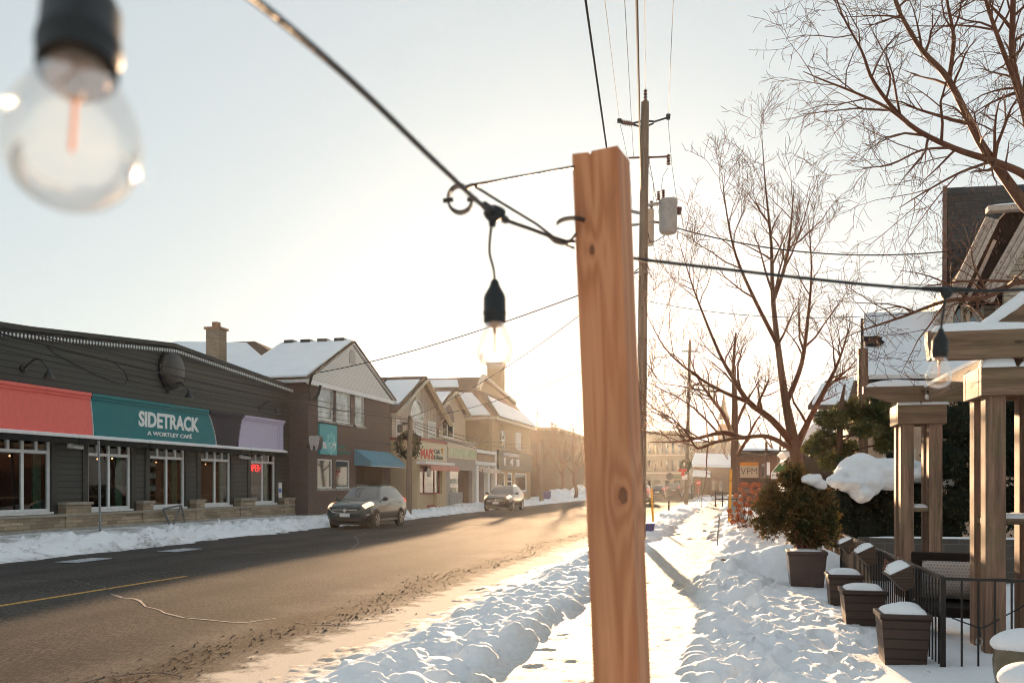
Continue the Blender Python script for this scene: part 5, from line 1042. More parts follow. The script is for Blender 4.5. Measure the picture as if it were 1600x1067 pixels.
m.build('seed_clusters',plain('dry_seed',(.16,.065,.04),.8,.2,var=.3,bump=0),t_)['kind']='stuff'
d=20
limbs=[(PD([(1152,830,d+14),(1149,757,d+14),(1148,690,d+14),(1148,620,d+14),(1146,570,d+14),(1150,520,d+14)]),[.22,.17,.15,.11,.07,.03]),
 (PD([(1148,690,d+14),(1132,650,d+13),(1110,620,d+12.6),(1090,590,d+12.5),(1075,550,d+12)]),[.1,.08,.06,.035,.01]),(PD([(1148,670,d+14),(1165,630,d+14.6),(1190,590,d+15)]),[.08,.05,.01]),(PD([(1149,715,d+14),(1165,690,d+13.5),(1180,660,d+13),(1195,640,d+13)]),[.08,.06,.04,.01])]
t_,c_=tree('street_tree','smaller bare tree behind the orange striped sign',limbs,31,3,.7,blen=(1.8,.9,.45),minr=.007); print('tree',c_)
rng=random.Random(8)
def autotree(px,d,h,label,seed,r=.2,levels=3,dens=.6,group='bare trees beyond',name='bare_tree',minr=.012,mats=None,base=780):
    b=P(px,base,d); b.z=0; rg_=random.Random(seed); limbs=[]; th=h*.35
    tr=[b+Vector((rg_.gauss(0,.1),rg_.gauss(0,.1),th*k/3)) for k in range(4)]; tr.append(tr[-1]+Vector((rg_.gauss(0,.4),rg_.gauss(0,.4),h*.3))); tr.append(tr[-1]+Vector((rg_.gauss(0,.5),rg_.gauss(0,.5),h*.33))); limbs.append((tr,[r,r*.9,r*.85,r*.75,r*.4,.02]))
    for k in range(6):
        a=k*1.05+rg_.uniform(0,.6); z0=th*rg_.uniform(.8,1.25); p=b+Vector((0,0,z0)); l=h*rg_.uniform(.4,.6); e=rg_.uniform(.7,1.1); pts=[p]
        dd=Vector((math.cos(a)*math.cos(e),math.sin(a)*math.cos(e),math.sin(e)))
        for s in range(4): dd=(dd+Vector((rg_.gauss(0,.15),rg_.gauss(0,.15),.12))).normalized(); pts.append(pts[-1]+dd*l/4)
        limbs.append((pts,[r*.5,r*.38,r*.27,r*.15,.015]))
    return tree(name,label,limbs,seed,levels,dens,blen=(h*.2,h*.1,h*.05),minr=minr,group=group,twig=1.6,mats=mats)
for i,(px,d_,h_,lb,r_) in enumerate(((878,108,9.5,'bare tree directly below the sun before the brown building',.24),(899,96,8.5,'bare tree at the left edge of the raw post before the brown building',.22),(838,112,11.5,'taller bare tree rising beside the number sign building',.26),(862,132,12,'hazy bare tree farther back between the two kerb trees',.26),
   (1050,190,14,'bare tree above the pale three storey building',.3),(1098,160,11,'bare tree beside the stop sign',.25),(1150,150,12,'bare tree behind the church tower',.25),(1215,90,10,'bare tree behind the green mountain sign',.22),(1300,60,9,'bare tree behind the cream porch house',.2),(1345,75,11,'bare tree between porch house and snowy roof',.2))):
    autotree(px,d_,h_,lb,40+i,r_,3 if i<4 else 3,1.0 if i<4 else .55,minr=.014 if d_<120 else .02)
# ================================================================ garden side: patio, pergola, planters
m_pw=wood('weathered_cedar',(.06,.032,.022),(.36,.21,.14),'Z',15,.6); m_pwx=wood('weathered_beam',(.06,.034,.022),(.31,.19,.12),'X',15,.5); m_pwy=wood('weathered_rafter',(.09,.05,.032),(.29,.18,.115),'Y',13,.5)
m_cap=snowmat('cap_snow',0)
def pillow(mb,x0,x1,y0,y1,z,h,seed,n=14,over=.02,sharp=.3,amp=.22):
    """a soft snow cap over a rectangle, drooping a little over its edges"""
    X_=np.linspace(x0-over,x1+over,n); Y_=np.linspace(y0-over,y1+over,n); XX,YY=np.meshgrid(X_,Y_)
    u=(XX-x0+over)/(x1-x0+2*over)*2-1; v=(YY-y0+over)/(y1-y0+2*over)*2-1
    k=np.clip((1-np.abs(u)**2.6)*(1-np.abs(v)**2.6),0,1)**sharp; s=max(x1-x0,y1-y0)
    ZZ=z+h*k*(1+amp*2*fbm(XX*2.2/s+seed,YY*2.2/s,3,seed))-.012*(1-k)
    b=len(mb.v); mb.v.extend([(float(a),float(c),float(e)) for a,c,e in zip(XX.ravel(),YY.ravel(),ZZ.ravel())])
    mb.f.extend([(b+j*n+i,b+j*n+i+1,b+(j+1)*n+i+1,b+(j+1)*n+i) for j in range(n-1) for i in range(n-1)])
    e=[b+i for i in range(n)]+[b+j*n+n-1 for j in range(1,n)]+[b+(n-1)*n+i for i in range(n-2,-1,-1)]+[b+j*n for j in range(n-2,0,-1)]
    q=len(mb.v); mb.v.extend([(mb.v[i][0],mb.v[i][1],z-.012) for i in e]); m_=len(e); mb.f.extend([(e[i],q+i,q+(i+1)%m_,e[(i+1)%m_]) for i in range(m_)]); mb.f.append(tuple(q+i for i in range(m_)))
def vox(o,s):
    r=o.modifiers.new('merge','REMESH'); r.mode='VOXEL'; r.voxel_size=s; r.use_smooth_shade=True
    k=o.modifiers.new('soften','SMOOTH'); k.factor=.6; k.iterations=6; return o
def rough_(o,k,s):
    tx=bpy.data.textures.new('snow_lumps','CLOUDS'); tx.noise_scale=s; tx.noise_depth=4; d=o.modifiers.new('rough','DISPLACE'); d.texture=tx; d.strength=k*2; d.mid_level=.5; return o
def cluster(cx,cy,lab,seed,s=.19,w=.165):
    t=thing('pergola_column',lab,'column',(cx,cy,0),'pergola columns of four posts'); zt=2.6
    for i,(sx,sy) in enumerate(((-1,-1),(1,-1),(-1,1),(1,1))):
        m=MB(); m.box(cx+sx*s-w/2,cx+sx*s+w/2,cy+sy*s-w/2,cy+sy*s+w/2,-.05,zt); m.build('post',m_pw,t,bevel=.006)
    for zz in (1.40,):
        m=MB(); m.box(cx-s+w/2,cx+s-w/2,cy-s-w/2+.02,cy+s+w/2-.02,zz-.05,zz); m.box(cx-s-w/2+.02,cx-s+w/2-.002,cy-s+w/2+.002,cy+s-w/2-.002,zz-.05,zz); o=m.build('shelf',m_pwx,t); m=MB(); pillow(m,cx-s+w/2,cx+s-w/2,cy-s,cy+s,zz,.05,seed); m.build('snow',m_cap,o,smooth=60)
    o_=s+w/2+.045; h0,h1=zt+.003,zt+.2
    m=MB(); m.box(cx-o_,cx+o_,cy-o_,cy-o_+.09,h0-.12,h1-.06); m.box(cx-o_,cx+o_,cy+o_-.09,cy+o_,h0-.12,h1-.06); m.box(cx-o_,cx-o_+.09,cy-o_+.093,cy+o_-.093,h0-.12,h1-.06); m.box(cx+o_-.09,cx+o_,cy-o_+.093,cy+o_-.093,h0-.12,h1-.06); c=m.build('collar',m_pwx,t,bevel=.006)
    m=MB(); pillow(m,cx-o_+.02,cx-o_+.26,cy-o_,cy+o_-.5,h1-.06,.1,seed+1); m.build('snow',m_cap,c,smooth=60); m=MB(); pillow(m,cx+.0,cx+.3,cy-o_,cy+o_-.6,h1-.06,.06,seed+2); m.build('snow',m_cap,c,smooth=60)
    return t
PXc=2.47; PY1,PY2=8.95,12.75
cluster(PXc,PY1,'nearer pergola column of four weathered posts beside the railing corner',3); cluster(PXc-.06,PY2,'farther pergola column of four weathered posts behind the railing',9,.17,.16)
def beam(px0,d0_y,x1,lab,seed,z0,z1,yy,w=.1,cut=.16):
    x0=px0; t=thing('pergola_beam',lab,'beam',(x0,yy,z0),'pergola beams under snow'); m=MB(); m.prism([(x0,yy-w/2,z1),(x0,yy-w/2,z1-.1),(x0+cut,yy-w/2,z0),(x1,yy-w/2,z0),(x1,yy-w/2,z1)],(0,w,0)); m.build('timber',m_pwx,t,bevel=.005)
    m=MB(); pillow(m,x0+.03,x0+.9,yy-w/2,yy+w/2,z1,.07,seed,16,.005); pillow(m,x0+1.0,x1,yy-w/2,yy+w/2,z1,.06,seed+3,16,.005); m.build('snow',m_cap,t,smooth=60); return t
yb1=PY1-.31; x0=PY(1447,515,yb1).x; beam(x0,0,6.5,'big snow topped pergola beam over the nearer column behind the hanging bulb',5,PY(1500,562,yb1).z,PY(1500,517,yb1).z,yb1,.14,.02)
yb2=PY2-.31; x0=PY(1348,605,yb2).x; beam(x0,0,6.8,'angled end pergola beam under snow over the farther column',6,PY(1430,628,yb2).z,PY(1430,602,yb2).z,yb2,.12,.34)
t=thing('pergola_rafter','weathered rafter joining the two pergola columns, lit from the street side','beam',(2.5,10.9,2.9),'pergola beams under snow'); zc=2.86; m=MB(); m.box(2.42,2.52,yb1+.1,yb2+.5,zc-.1,zc+.09); m.build('timber',m_pwy,t); m=MB(); pillow(m,2.42,2.52,yb1+.2,yb2+.4,zc+.09,.05,4,14,.003); m.build('snow',m_cap,t,smooth=60)
a=PY(1556,528,PY1-.2); b=PY(1660,450,PY1-.2); t=thing('pergola_rafter','steep snow covered rafter at the right edge above the nearer column','beam',a,'pergola beams under snow'); m=MB(); m.bar(a,b,.14,.24); m.build('timber',m_pwx,t,bevel=.005); m=MB(); n=(b-a).normalized(); u=Vector((-n.z,0,n.x)); 
for k in range(12): m.blob(a.lerp(b,.02+k*.09)+u*.125,.09,.085,.055,random.Random(k),.08,14,10)
vox(m.build('snow',m_cap,t,smooth=70),.022)
d=18.8; a=P(1348,850,d); b=P(1348,545,d); t=thing('timber_post','lone tall weathered timber post behind the snow capped hedge','post',(a.x,a.y,0)); m=MB(); m.box(a.x-.095,a.x+.095,a.y-.095,a.y+.095,-.1,b.z); m.build('post',m_pw,t,bevel=.006)
# railing
m_rail=plain('black_rail',(.018,.014,.012),.35,.5,.3,var=.3)
c0=PG(1473,1041,.2); xr=c0.x; ya=c0.y; yb_=ya+6.9; zt=.935
rl=thing('garden_railing','black metal garden railing turning a corner beside the planters','railing',(xr,ya,0))
m=MB(); m.box(xr-.02,xr+.02,ya-.02,ya+.02,0,zt+.004); m.build('corner_post',m_rail,rl)
m=MB(); m.box(xr-.022,xr+.022,ya+.022,yb_,zt-.02,zt+.006); m.build('top_rail',m_rail,rl); m=MB(); m.box(xr+.022,xr+3.6,ya-.018,ya+.018,zt-.022,zt+.002); m.build('top_rail',m_rail,rl)
for k in range(1,56):
    y=ya+.02+k*.122
    if y<yb_: m=MB(); m.box(xr-.007,xr+.007,y-.007,y+.007,.05,zt-.021); m.build('baluster',m_rail,rl)
for k in range(1,28):
    x=xr+.02+k*.124; m=MB(); m.box(x-.007,x+.007,ya-.007,ya+.007,.05,zt-.023); m.build('baluster',m_rail,rl)
m=MB(); m.box(xr-.02,xr+.02,yb_,yb_+.04,0,zt+.02); m.build('end_post',m_rail,rl)
# planters along the railing
m_box=siding('planter_slats',(.05,.03,.022),('Y','Z'),.085,var=.12,depth=.5); m_pot=plain('brown_glaze',(.055,.03,.024),.3,.5,var=.2)
def planter(px,py,w0,w1,h,lab,seed,cap,mat,grp='tapered planters beside the railing'):
    p=PG(px,py,.2); z0=.14; t=thing('planter_box',lab,'planter',(p.x,p.y,z0),grp); cy=p.y+w1/2
    m=MB(); m.taper(p.x,cy,z0,z0+h-.05,w0,w0,w1-.03,w1-.03); m.build('tub',mat,t,bevel=.006)
    m=MB(); z=z0+h-.05; m.box(p.x-w1/2,p.x+w1/2,cy-w1/2,cy+w1/2,z+.002,z+.05); m.build('rim',mat,t,bevel=.008)
    if cap: m=MB(); pillow(m,p.x-w1/2+.03,p.x+w1/2-.03,cy-w1/2+.03,cy+w1/2-.03,z+.05,cap,seed,18,.0,.42); m.build('snow',m_cap,t,smooth=70)
    return t,p,cy,z0+h
planter(1417,1037,.32,.415,.47,'brown slatted planter with domed snow, nearest to the railing corner',2,.07,m_box)
planter(1352,986,.33,.44,.475,'brown slatted planter with flat snow, middle of the row along the railing',3,.05,m_box)
planter(1322,951,.33,.42,.47,'slim dark planter with snow next to the potted cedar',5,.06,m_box)
t,pc,cyc,zc_=planter(1262,921,.43,.56,.6,'big dark glazed planter holding the cedar bush',7,0,m_pot,None)
m=MB(); pillow(m,pc.x-.25,pc.x+.25,cyc-.25,cyc+.25,zc_-.02,.05,8,12,0,.4); m.build('snow',snowmat('dirty_cap_snow',.6),t,smooth=70)
# evergreen foliage
def greens(name,c,yel):
    t=NT(name); v=t.coord(); n=t.noise(v,3.5,4,.6); n2=t.noise(v,40,2); col=t.ramp(t.math('ADD',t.math('MULTIPLY',n,.6),t.math('MULTIPLY',n2,.4)),[(.42,c),(.58,tuple((a+b)/2 for a,b in zip(c,yel))),(.72,yel)])
    t.b.inputs['Subsurface Weight'].default_value=0; m=t.fin(col,.6,.3)
    tr=t.new('ShaderNodeBsdfTranslucent'); t.ln(col,tr.inputs['Color']); mx=t.new('ShaderNodeMixShader'); mx.inputs[0].default_value=.35; t.ln(t.b.outputs[0],mx.inputs[1]); t.ln(tr.outputs[0],mx.inputs[2]); t.ln(mx.outputs[0],t.out.inputs['Surface']); return m
m_ced=greens('cedar_leaf',(.032,.047,.014),(.26,.11,.03)); m_yew=greens('yew_leaf',(.007,.013,.006),(.04,.042,.014)); m_hem=greens('hemlock_leaf',(.03,.045,.016),(.24,.19,.05))  # orange and yellow ends put sunlit highlights into the leaf colour
def frond(m,p,d,L,W,rng):
    s=d.orthogonal(); s.rotate(Matrix.Rotation(rng.uniform(0,6.28),3,d)); s.normalize()
    m.add([p,p+d*L*.5+s*W,p+d*L,p+d*L*.5-s*W],[(0,1,2,3)])
    for sg in (1,-1):
        q=p+d*L*.25; e=(d*.75+s*sg*.7).normalized(); f=e.cross(d).cross(e).normalized() if e.cross(d).length>1e-6 else s
        m.add([q,q+e*L*.35+f*W*.6,q+e*L*.7,q+e*L*.35-f*W*.6],[(0,1,2,3)])
def mass(m,blobs,n,L,W,rng,updir=.35,shell=.55):
    tot=sum(b[1]*b[2]*b[3] for b in blobs)
    for c,rx,ry,rz in blobs:
        for _ in range(int(n*rx*ry*rz/tot)):
            v=Vector((rng.gauss(0,1),rng.gauss(0,1),rng.gauss(0,1))).normalized(); r=rng.random()**shell
            # clumped radius
            r*= .78+.3*math.sin(3*v.x+5*v.y*2+7*v.z+c.x*3)*math.sin(4*v.z+6*v.x)
            p=c+Vector((v.x*rx,v.y*ry,v.z*rz))*r; d=(v+Vector((rng.gauss(0,.45),rng.gauss(0,.45),rng.gauss(0,.45)+updir))).normalized(); frond(m,p,d,L*rng.uniform(.6,1.3),W,rng)
rng=random.Random(77)
def at(px,py,d): return P(px,py,d)
t=thing('cedar_bush','bushy green cedar with orange sunlit tips growing in the big dark planter','bush',(pc.x,cyc,zc_)); d0=13.2
m=MB(); bl=[(at(1248,800,d0),.42,.4,.42),(at(1262,835,d0),.36,.35,.24),(at(1215,800,d0),.3,.3,.3),(at(1200,822,d0),.2,.22,.2),(at(1275,830,d0),.32,.3,.27),(at(1240,755,d0+.1),.22,.22,.26),(at(1262,768,d0+.1),.26,.26,.25),(at(1236,735,d0+.1),.1,.1,.16),(at(1205,775,d0),.16,.16,.18),(at(1285,800,d0),.25,.25,.25),(at(1188,792,d0),.12,.14,.1),(at(1224,748,d0),.1,.12,.12),(at(1253,738,d0),.09,.1,.11),(at(1292,772,d0),.12,.14,.1),(at(1182,816,d0),.11,.14,.08),(at(1300,822,d0),.13,.14,.1),(at(1208,760,d0),.08,.1,.1)]
mass(m,bl,11500,.085,.011,rng,.5); m.build('foliage',m_ced,t)
m=MB(); 
for k in range(14):
    a=rng.uniform(0,6.28); p0=Vector((pc.x+.1*math.cos(a),cyc+.1*math.sin(a),zc_-.05)); b=rng.choice(bl); m.tube([p0,p0.lerp(b[0],.5)+Vector((0,0,.05)),b[0]+Vector((rng.gauss(0,.1),rng.gauss(0,.1),.1))],[.02,.014,.006],5)
m.build('stems',m_twig,t)
q=at(1270,750,d0-.1); m=MB(); m.blob(q,.155,.13,.09,random.Random(4),.18,18,12); m.blob(q+Vector((.1,0,-.06)),.1,.1,.08,random.Random(5),.18,14,10); m.blob(q+Vector((-.08,0,.0)),.1,.1,.06,random.Random(6),.18,14,10); o=m.build('snow_clump',m_cap,t,smooth=70); rough_(vox(o,.018),.03,.12)
t=thing('yew_hedge','dark clipped yew hedge behind the railing, under a thick snow cap','hedge',(2.6,15.5,0)); d0=15.6
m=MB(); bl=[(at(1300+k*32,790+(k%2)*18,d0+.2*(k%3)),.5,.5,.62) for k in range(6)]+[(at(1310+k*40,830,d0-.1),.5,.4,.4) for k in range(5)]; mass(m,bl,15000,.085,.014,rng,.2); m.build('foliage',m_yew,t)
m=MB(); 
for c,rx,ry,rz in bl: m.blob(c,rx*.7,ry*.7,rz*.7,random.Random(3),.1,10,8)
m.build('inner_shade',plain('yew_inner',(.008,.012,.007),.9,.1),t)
m=MB()
for i,(px,py,d,rx,rz) in enumerate(((1345,728,d0-.1,.36,.24),(1325,742,d0-.15,.3,.17),(1375,735,d0-.1,.36,.22),(1362,752,d0-.3,.19,.25),(1306,752,d0-.2,.17,.1),(1395,732,d0,.36,.19),(1425,738,d0+.1,.4,.2),(1470,748,d0+.1,.4,.16),(1330,756,d0-.25,.3,.14),(1388,754,d0-.15,.3,.16),(1345,772,d0-.35,.16,.14))): m.blob(at(px,py,d),rx*.95,.4,rz*.95,random.Random(60+i),.1,22,14)
rough_(vox(m.build('snow_cap',m_cap,t,smooth=80),.03),.07,.3)
t=thing('evergreen_tree','tall loose hemlock with yellow lit sprays behind the snow capped hedge','evergreen tree',(2.6,18,0)); d0=17.5
m=MB(); bl=[(at(x,y,d0+dz),rx,.5,rz) for x,y,dz,rx,rz in ((1300,655,0,.32,.2),(1330,640,.3,.3,.2),(1365,650,.2,.35,.25),(1375,625,.5,.25,.15),(1290,685,.2,.25,.16),(1350,670,-.2,.3,.16),(1385,690,0,.25,.2),(1300,720,0,.3,.15),(1270,700,.2,.2,.14),(1320,700,.2,.25,.14),(1395,665,.3,.25,.22))]
mass(m,bl,5200,.13,.017,rng,-.1,.6); m.build('foliage',m_hem,t); m=MB(); a=at(1311,760,d0); a.z=0; m.tube([a,at(1311,720,d0),at(1313,640,d0),at(1320,600,d0)],[.09,.07,.05,.02],8)
for b in bl: q=at(1312,b[0].z*0+700,d0); q.z=b[0].z-.25; m.tube([q,q.lerp(b[0],.6),b[0]],[.025,.02,.008],5)
m.build('trunk',m_bark,t)
t=thing('evergreen_shrub','dark broad evergreen filling the gap between the two pergola columns','bush',(4,15,0)); m=MB(); d0=15.2; bl=[(at(x,y,d0+dz),rx,.55,rz) for x,y,dz,rx,rz in ((1485,660,0,.42,.4),(1515,690,.3,.5,.5),(1480,720,0,.4,.45),(1520,760,.2,.5,.5),(1570,700,.5,.7,.7),(1600,640,.6,.6,.5),(1640,720,.6,.7,.7),(1500,790,0,.5,.4),(1580,790,.3,.6,.5),(1520,640,.4,.35,.25))]
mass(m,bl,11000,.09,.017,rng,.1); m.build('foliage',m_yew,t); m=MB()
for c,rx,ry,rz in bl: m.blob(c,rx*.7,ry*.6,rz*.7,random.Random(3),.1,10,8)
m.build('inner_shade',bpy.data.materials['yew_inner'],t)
t=thing('garden_wall','low grey block wall behind the railing under the hedge','wall',(1.9,14.7,0)); m=MB(); m.box(1.95,7.5,14.75,14.95,-.1,.88); m.build('wall',brick('grey_blocks',(.12,.105,.09),(.085,.075,.065),(.2,.18,.16),('X','Z'),.42,.2,.6),t); m=MB(); pillow(m,1.95,7.5,14.75,14.95,.88,.03,3,16,0); m.build('snow',m_cap,t,smooth=60)
p=PG(1296,890,.2); t=thing('timber_post','short wooden post at the far end of the railing beside the cedar planter','post',(p.x,p.y,0)); m=MB(); m.box(p.x-.06,p.x+.06,p.y,p.y+.12,0,.75); m.build('post',m_pw,t,bevel=.005)
# boxes hung on the railing
m_hb=siding('woven_box',(.085,.055,.038),('Y','Z'),.03,var=.2,depth=.5)
for i,(px,py,lab,s) in enumerate(((1409,902,'dark hanging box with snow and dry stalks on the railing, nearest to the corner',.86),(1355,868,'dark hanging box with smooth snow on the railing, middle of three',.86),(1324,853,'small dark hanging box on the railing beside the cedar',.78))):
    y=PX(px,py,xr-.14).y; z=PX(px,py,xr-.14).z; t=thing('railing_box',lab,'flower box',(xr-.14,y,z),'flower boxes hung on the railing'); rt=Matrix.Rotation(R(-27),3,'Y')
    def rot(mb): mb.v=[tuple(rt@Vector(v)*s+Vector((xr-.14,y,z))) for v in mb.v]; return mb
    m=MB(); m.taper(0,0,-.12,.09,.12,.3,.25,.46); rot(m).build('box',m_hb,t,bevel=.004); m=MB(); m.box(-.135,.135,-.24,.24,.092,.11); rot(m).build('rim',m_hb,t)
    m=MB(); pillow(m,-.12,.12,-.22,.22,.11,.06,20+i,14,0,.45,.3); rot(m).build('snow',m_cap,t,smooth=70)
    m=MB(); rg_=random.Random(i)
    for k in range(16): p=Vector((rg_.uniform(-.1,.06),rg_.uniform(-.05,.22),.1)); q=p+Vector((rg_.gauss(-.05,.07),rg_.gauss(.02,.07),rg_.uniform(.03,.13))); m.tube([p,p.lerp(q,.5)+Vector((0,0,.02)),q],.003,4); m.blob(q,.014,.014,.012,rg_,.2,6,5)
    rot(m).build('dry_stalks',plain('dry_stalk',(.16,.08,.055),.8,.2),t)
# wicker chairs and table
m_wk=brick('wicker',(.04,.026,.02),(.025,.017,.014),(.008,.006,.005),('X','Z'),.035,.014); m_cu=brick('cushion_weave',(.33,.28,.25),(.24,.2,.18),(.5,.46,.42),('X','Z'),.03,.03)
def chair(c,rz,lab,cush=True):
    t=thing('wicker_chair',lab,'chair',c,'wicker chairs on the patio',rz)
    m=MB(); m.box(-.3,.3,-.3,.28,.3,.4); m.build('seat',m_wk,t,local=True,bevel=.02); m=MB(); m.prism([(-.31,.24,.4),(.31,.24,.4),(.33,.38,.88),(-.33,.38,.88)],(0,.05,0)); m.build('backrest',m_wk,t,local=True,bevel=.02)
    for s in (-1,1):
        m=MB(); m.prism([(s*.3,-.3,.405),(s*.3,.26,.405),(s*.3,.3,.66),(s*.3,-.3,.6)],(s*.06,0,0)); m.build('armrest',m_wk,t,local=True,bevel=.015)
        for y in (-.26,.24): m=MB(); m.box(s*.27-.02,s*.27+.02,y-.02,y+.02,0,.3); m.build('leg',m_black,t,local=True)
    if cush: m=MB(); pillow(m,-.25,.25,-.19,.19,0,.09,5,14,0,.5,.05); k=Matrix.Rotation(R(76),3,'X'); m.v=[tuple(k@Vector(v)+Vector((.03,.2,.62))) for v in m.v]; m.build('cushion',m_cu,t,smooth=60,local=True)
q=PG(1478,985,.25); chair((q.x,q.y,.12),R(-12),'dark wicker armchair with patterned cushion behind the railing corner')
q=PG(1500,1000,.25); 0 and chair((q.x+.35,q.y-.2,.08),R(160),'dark wicker armchair with its back to the railing corner',False)
t=thing('round_pot','squat olive glazed pot with thick snow cap at the right edge','pot',(0,0,0),'round pots at the right edge')
def rpot(t,px,d,ztop,r,z0,seed,mat):
    c=P(px,757,d); t.location=(c.x,c.y,z0); h=ztop-z0; m=MB(); m.lathe([(r*.62,z0),(r*.8,z0+h*.2),(r*.98,z0+h*.6),(r,z0+h*.8),(r*.93,z0+h*.95),(r*.97,ztop)],(c.x,c.y,0),32); m.build('pot',mat,t,smooth=50)
    m=MB(); m.blob((c.x,c.y,ztop+.03),r*1.04,r*1.04,.1,random.Random(seed),.05,26,14); m.build('snow',m_cap,t,smooth=80)
bpy.context.view_layer.update()
rpot(t,1603,6.3,.555,.21,.1,3,plain('olive_glaze',(.12,.1,.06),.3,.5,var=.2)); t=thing('round_pot','red rimmed pot buried in snow at the bottom right corner','pot',(0,0,0),'round pots at the right edge'); rpot(t,1618,5.1,.56,.19,.1,6,plain('red_glaze',(.22,.06,.04),.35,.5,var=.2))
# ---------------------------------------------------------------- things in the snow along the pavement
m_yp=plain('yellow_plastic',(.75,.36,.03),.45,.4,var=.08)
def stick(name,lab,cat,px0,py0,px1,py1,z,r,mat,grp=None,sides=10,top=None):
    a=PG(px0,py0,z); d=a.dot(Vector((-SA,CA,0))); b=P(px1,py1,d); t=thing(name,lab,cat,(a.x,a.y,0),grp); m=MB(); m.tube([a-Vector((0,0,.15)),b],r,sides); m.build('shaft',mat,t,smooth=50)
    if top: m=MB(); m.lathe([(r*1.05,-.02),(r*1.05,.03),(r*.4,.06)],b,sides); m.build('cap',top,t)
    return t
stick('guy_marker','tall yellow guy wire guard standing in the snow right of the pavement','marker post',1139,829,1142,735,.1,.045,m_yp,'yellow marker posts',top=m_yp)
stick('guy_marker','shorter yellow marker post beside the road just right of the raw post','marker post',1021,822,1018,765,.08,.045,m_yp,'yellow marker posts',top=m_yp)
stick('grey_stake','thin leaning grey stake in the snow right of the pavement','stake',1120,851,1124,806,.12,.022,m_grey,sides=6)
stick('kerb_marker','thin black marker stick by the road before the slim far pole','marker post',1045,796,1045,781,.05,.06,m_black,'black marker sticks')
stick('kerb_marker','thin black marker stick at the cross street right of the slim far pole','marker post',1081,779,1081,758,.05,.07,m_black,'black marker sticks')
p=PG(1012,834,.1); t=thing('recycling_box','blue purple plastic box in the snow beside the raw post','box',(p.x,p.y,.1)); m=MB(); m.taper(p.x,p.y,.08,.42,.35,.28,.44,.36); m.build('tub',plain('purple_plastic',(.09,.075,.22),.5,.4),t,bevel=.02); m=MB(); m.box(p.x-.23,p.x+.23,p.y-.19,p.y+.19,.423,.45); m.build('rim',bpy.data.materials['purple_plastic'],t)
p=PX(853,778,-17.6); t=thing('recycling_box','blue purple plastic box beside the pole near the number sign','box',(p.x,p.y,.3)); m=MB(); m.taper(p.x,p.y,.3,1.0,.8,.5,.95,.6); m.build('tub',bpy.data.materials['purple_plastic'],t,bevel=.03); m=MB(); m.box(p.x-.5,p.x+.5,p.y-.32,p.y+.32,1.003,1.06); m.build('rim',bpy.data.materials['purple_plastic'],t)
m_rock=plain('field_stone',(.16,.12,.085),.9,.2,var=.4,scale=5,bump=.5,bscale=14)
p=PG(1130,887,.25); m=MB(); m.blob((p.x,p.y,.28),.12,.13,.13,random.Random(3),.2,16,10); tag(m.build('garden_rock',m_rock,None,smooth=40),'brown rock showing through the snow mound beside the pavement','rock')
p=PG(1219,897,.25); m=MB(); m.blob((p.x,p.y,.3),.17,.2,.2,random.Random(8),.16,16,10); tag(m.build('garden_rock',plain('grey_stone',(.13,.12,.1),.9,.2,var=.3),None,smooth=40),'dark grey boulder in the snow against the cedar planter','rock')
rng=random.Random(12); p=PG(1163,838,.15); d0=p.dot(Vector((-SA,CA,0))); t=thing('hydrangea_bush','dry hydrangea with round rust brown flower heads behind the tall yellow marker','bush',(p.x,p.y,0)); st=MB(); 
hs_=[(1157,764),(1166,757),(1174,760),(1185,757),(1162,772),(1175,768),(1150,774),(1158,781),(1170,779),(1181,770),(1166,788),(1156,791),(1187,766),(1176,790),(1149,787),(1163,800),(1153,806),(1160,813),(1140,797),(1172,801),(1142,806),(1153,798),(1180,782),(1186,778),(1160,757),(1178,757),(1152,812),(1145,815)]
for i,(x,y) in enumerate(hs_):
    q=P(x,y,d0+rng.uniform(-.4,.4)); m=MB(); m.blob(q,.075,.075,.062,rng,.12,9,7)
    for k in range(26):
        v=Vector((rng.gauss(0,1),rng.gauss(0,1),rng.gauss(0,1))).normalized(); c=q+v*.085; s=v.orthogonal().normalized()*.03; w_=v.cross(s).normalized()*.03; m.add([c-s,c-w_,c+s,c+w_],[(0,1,2,3)])
    m.build('flower_head',plain('rust_petal',(.42,.14,.06),.8,.2,var=.35,scale=20) if i==0 else bpy.data.materials['rust_petal'],t)
    b=Vector((p.x+rng.gauss(0,.12),p.y+rng.gauss(0,.1),.1)); st.tube([b,b.lerp(q,.5)+Vector((0,0,.08)),q],[.012,.009,.006],4)
st.build('stems',m_twig,t)
# ---------------------------------------------------------------- signs in the garden behind
Y_=36; t=thing('garden_sign','wooden sign frame with a beige board under an orange stripe','sign',(PY(1171,757,Y_).x,Y_,0))
def yrect(x0,x1,yt,yb): a=PY(x0,yb,Y_); b=PY(x1,yt,Y_); return a.x,b.x,a.z,b.z
def ybox(mb,x0,x1,yt,yb,y0=0,y1=.05): a=yrect(x0,x1,yt,yb); mb.box(a[0],a[1],Y_+y0,Y_+y1,a[2],a[3])
m_dw=wood('dark_frame_wood',(.05,.03,.02),(.12,.075,.05),'Z',8)
for x in (1148,1197.5,1243): m=MB(); ybox(m,x-2,x+2,690 if x<1200 else 700,800,.06,.16); m.build('frame_post',m_dw,t)
for y0_,y1_ in ((703,706),(747.5,750),(751,754)): m=MB(); ybox(m,1146,1246,y0_,y1_,.0,.055); m.build('crossbar',m_dw,t)
m=MB(); ybox(m,1156,1185,722,746,-.06,-.003); o=m.build('board',plain('beige_board',(.55,.45,.33),.7,.2,var=.06),t); m=MB(); ybox(m,1156,1185,722,727.5,-.07,-.062); m.build('stripe',plain('orange_stripe',(.6,.22,.03),.6),o)
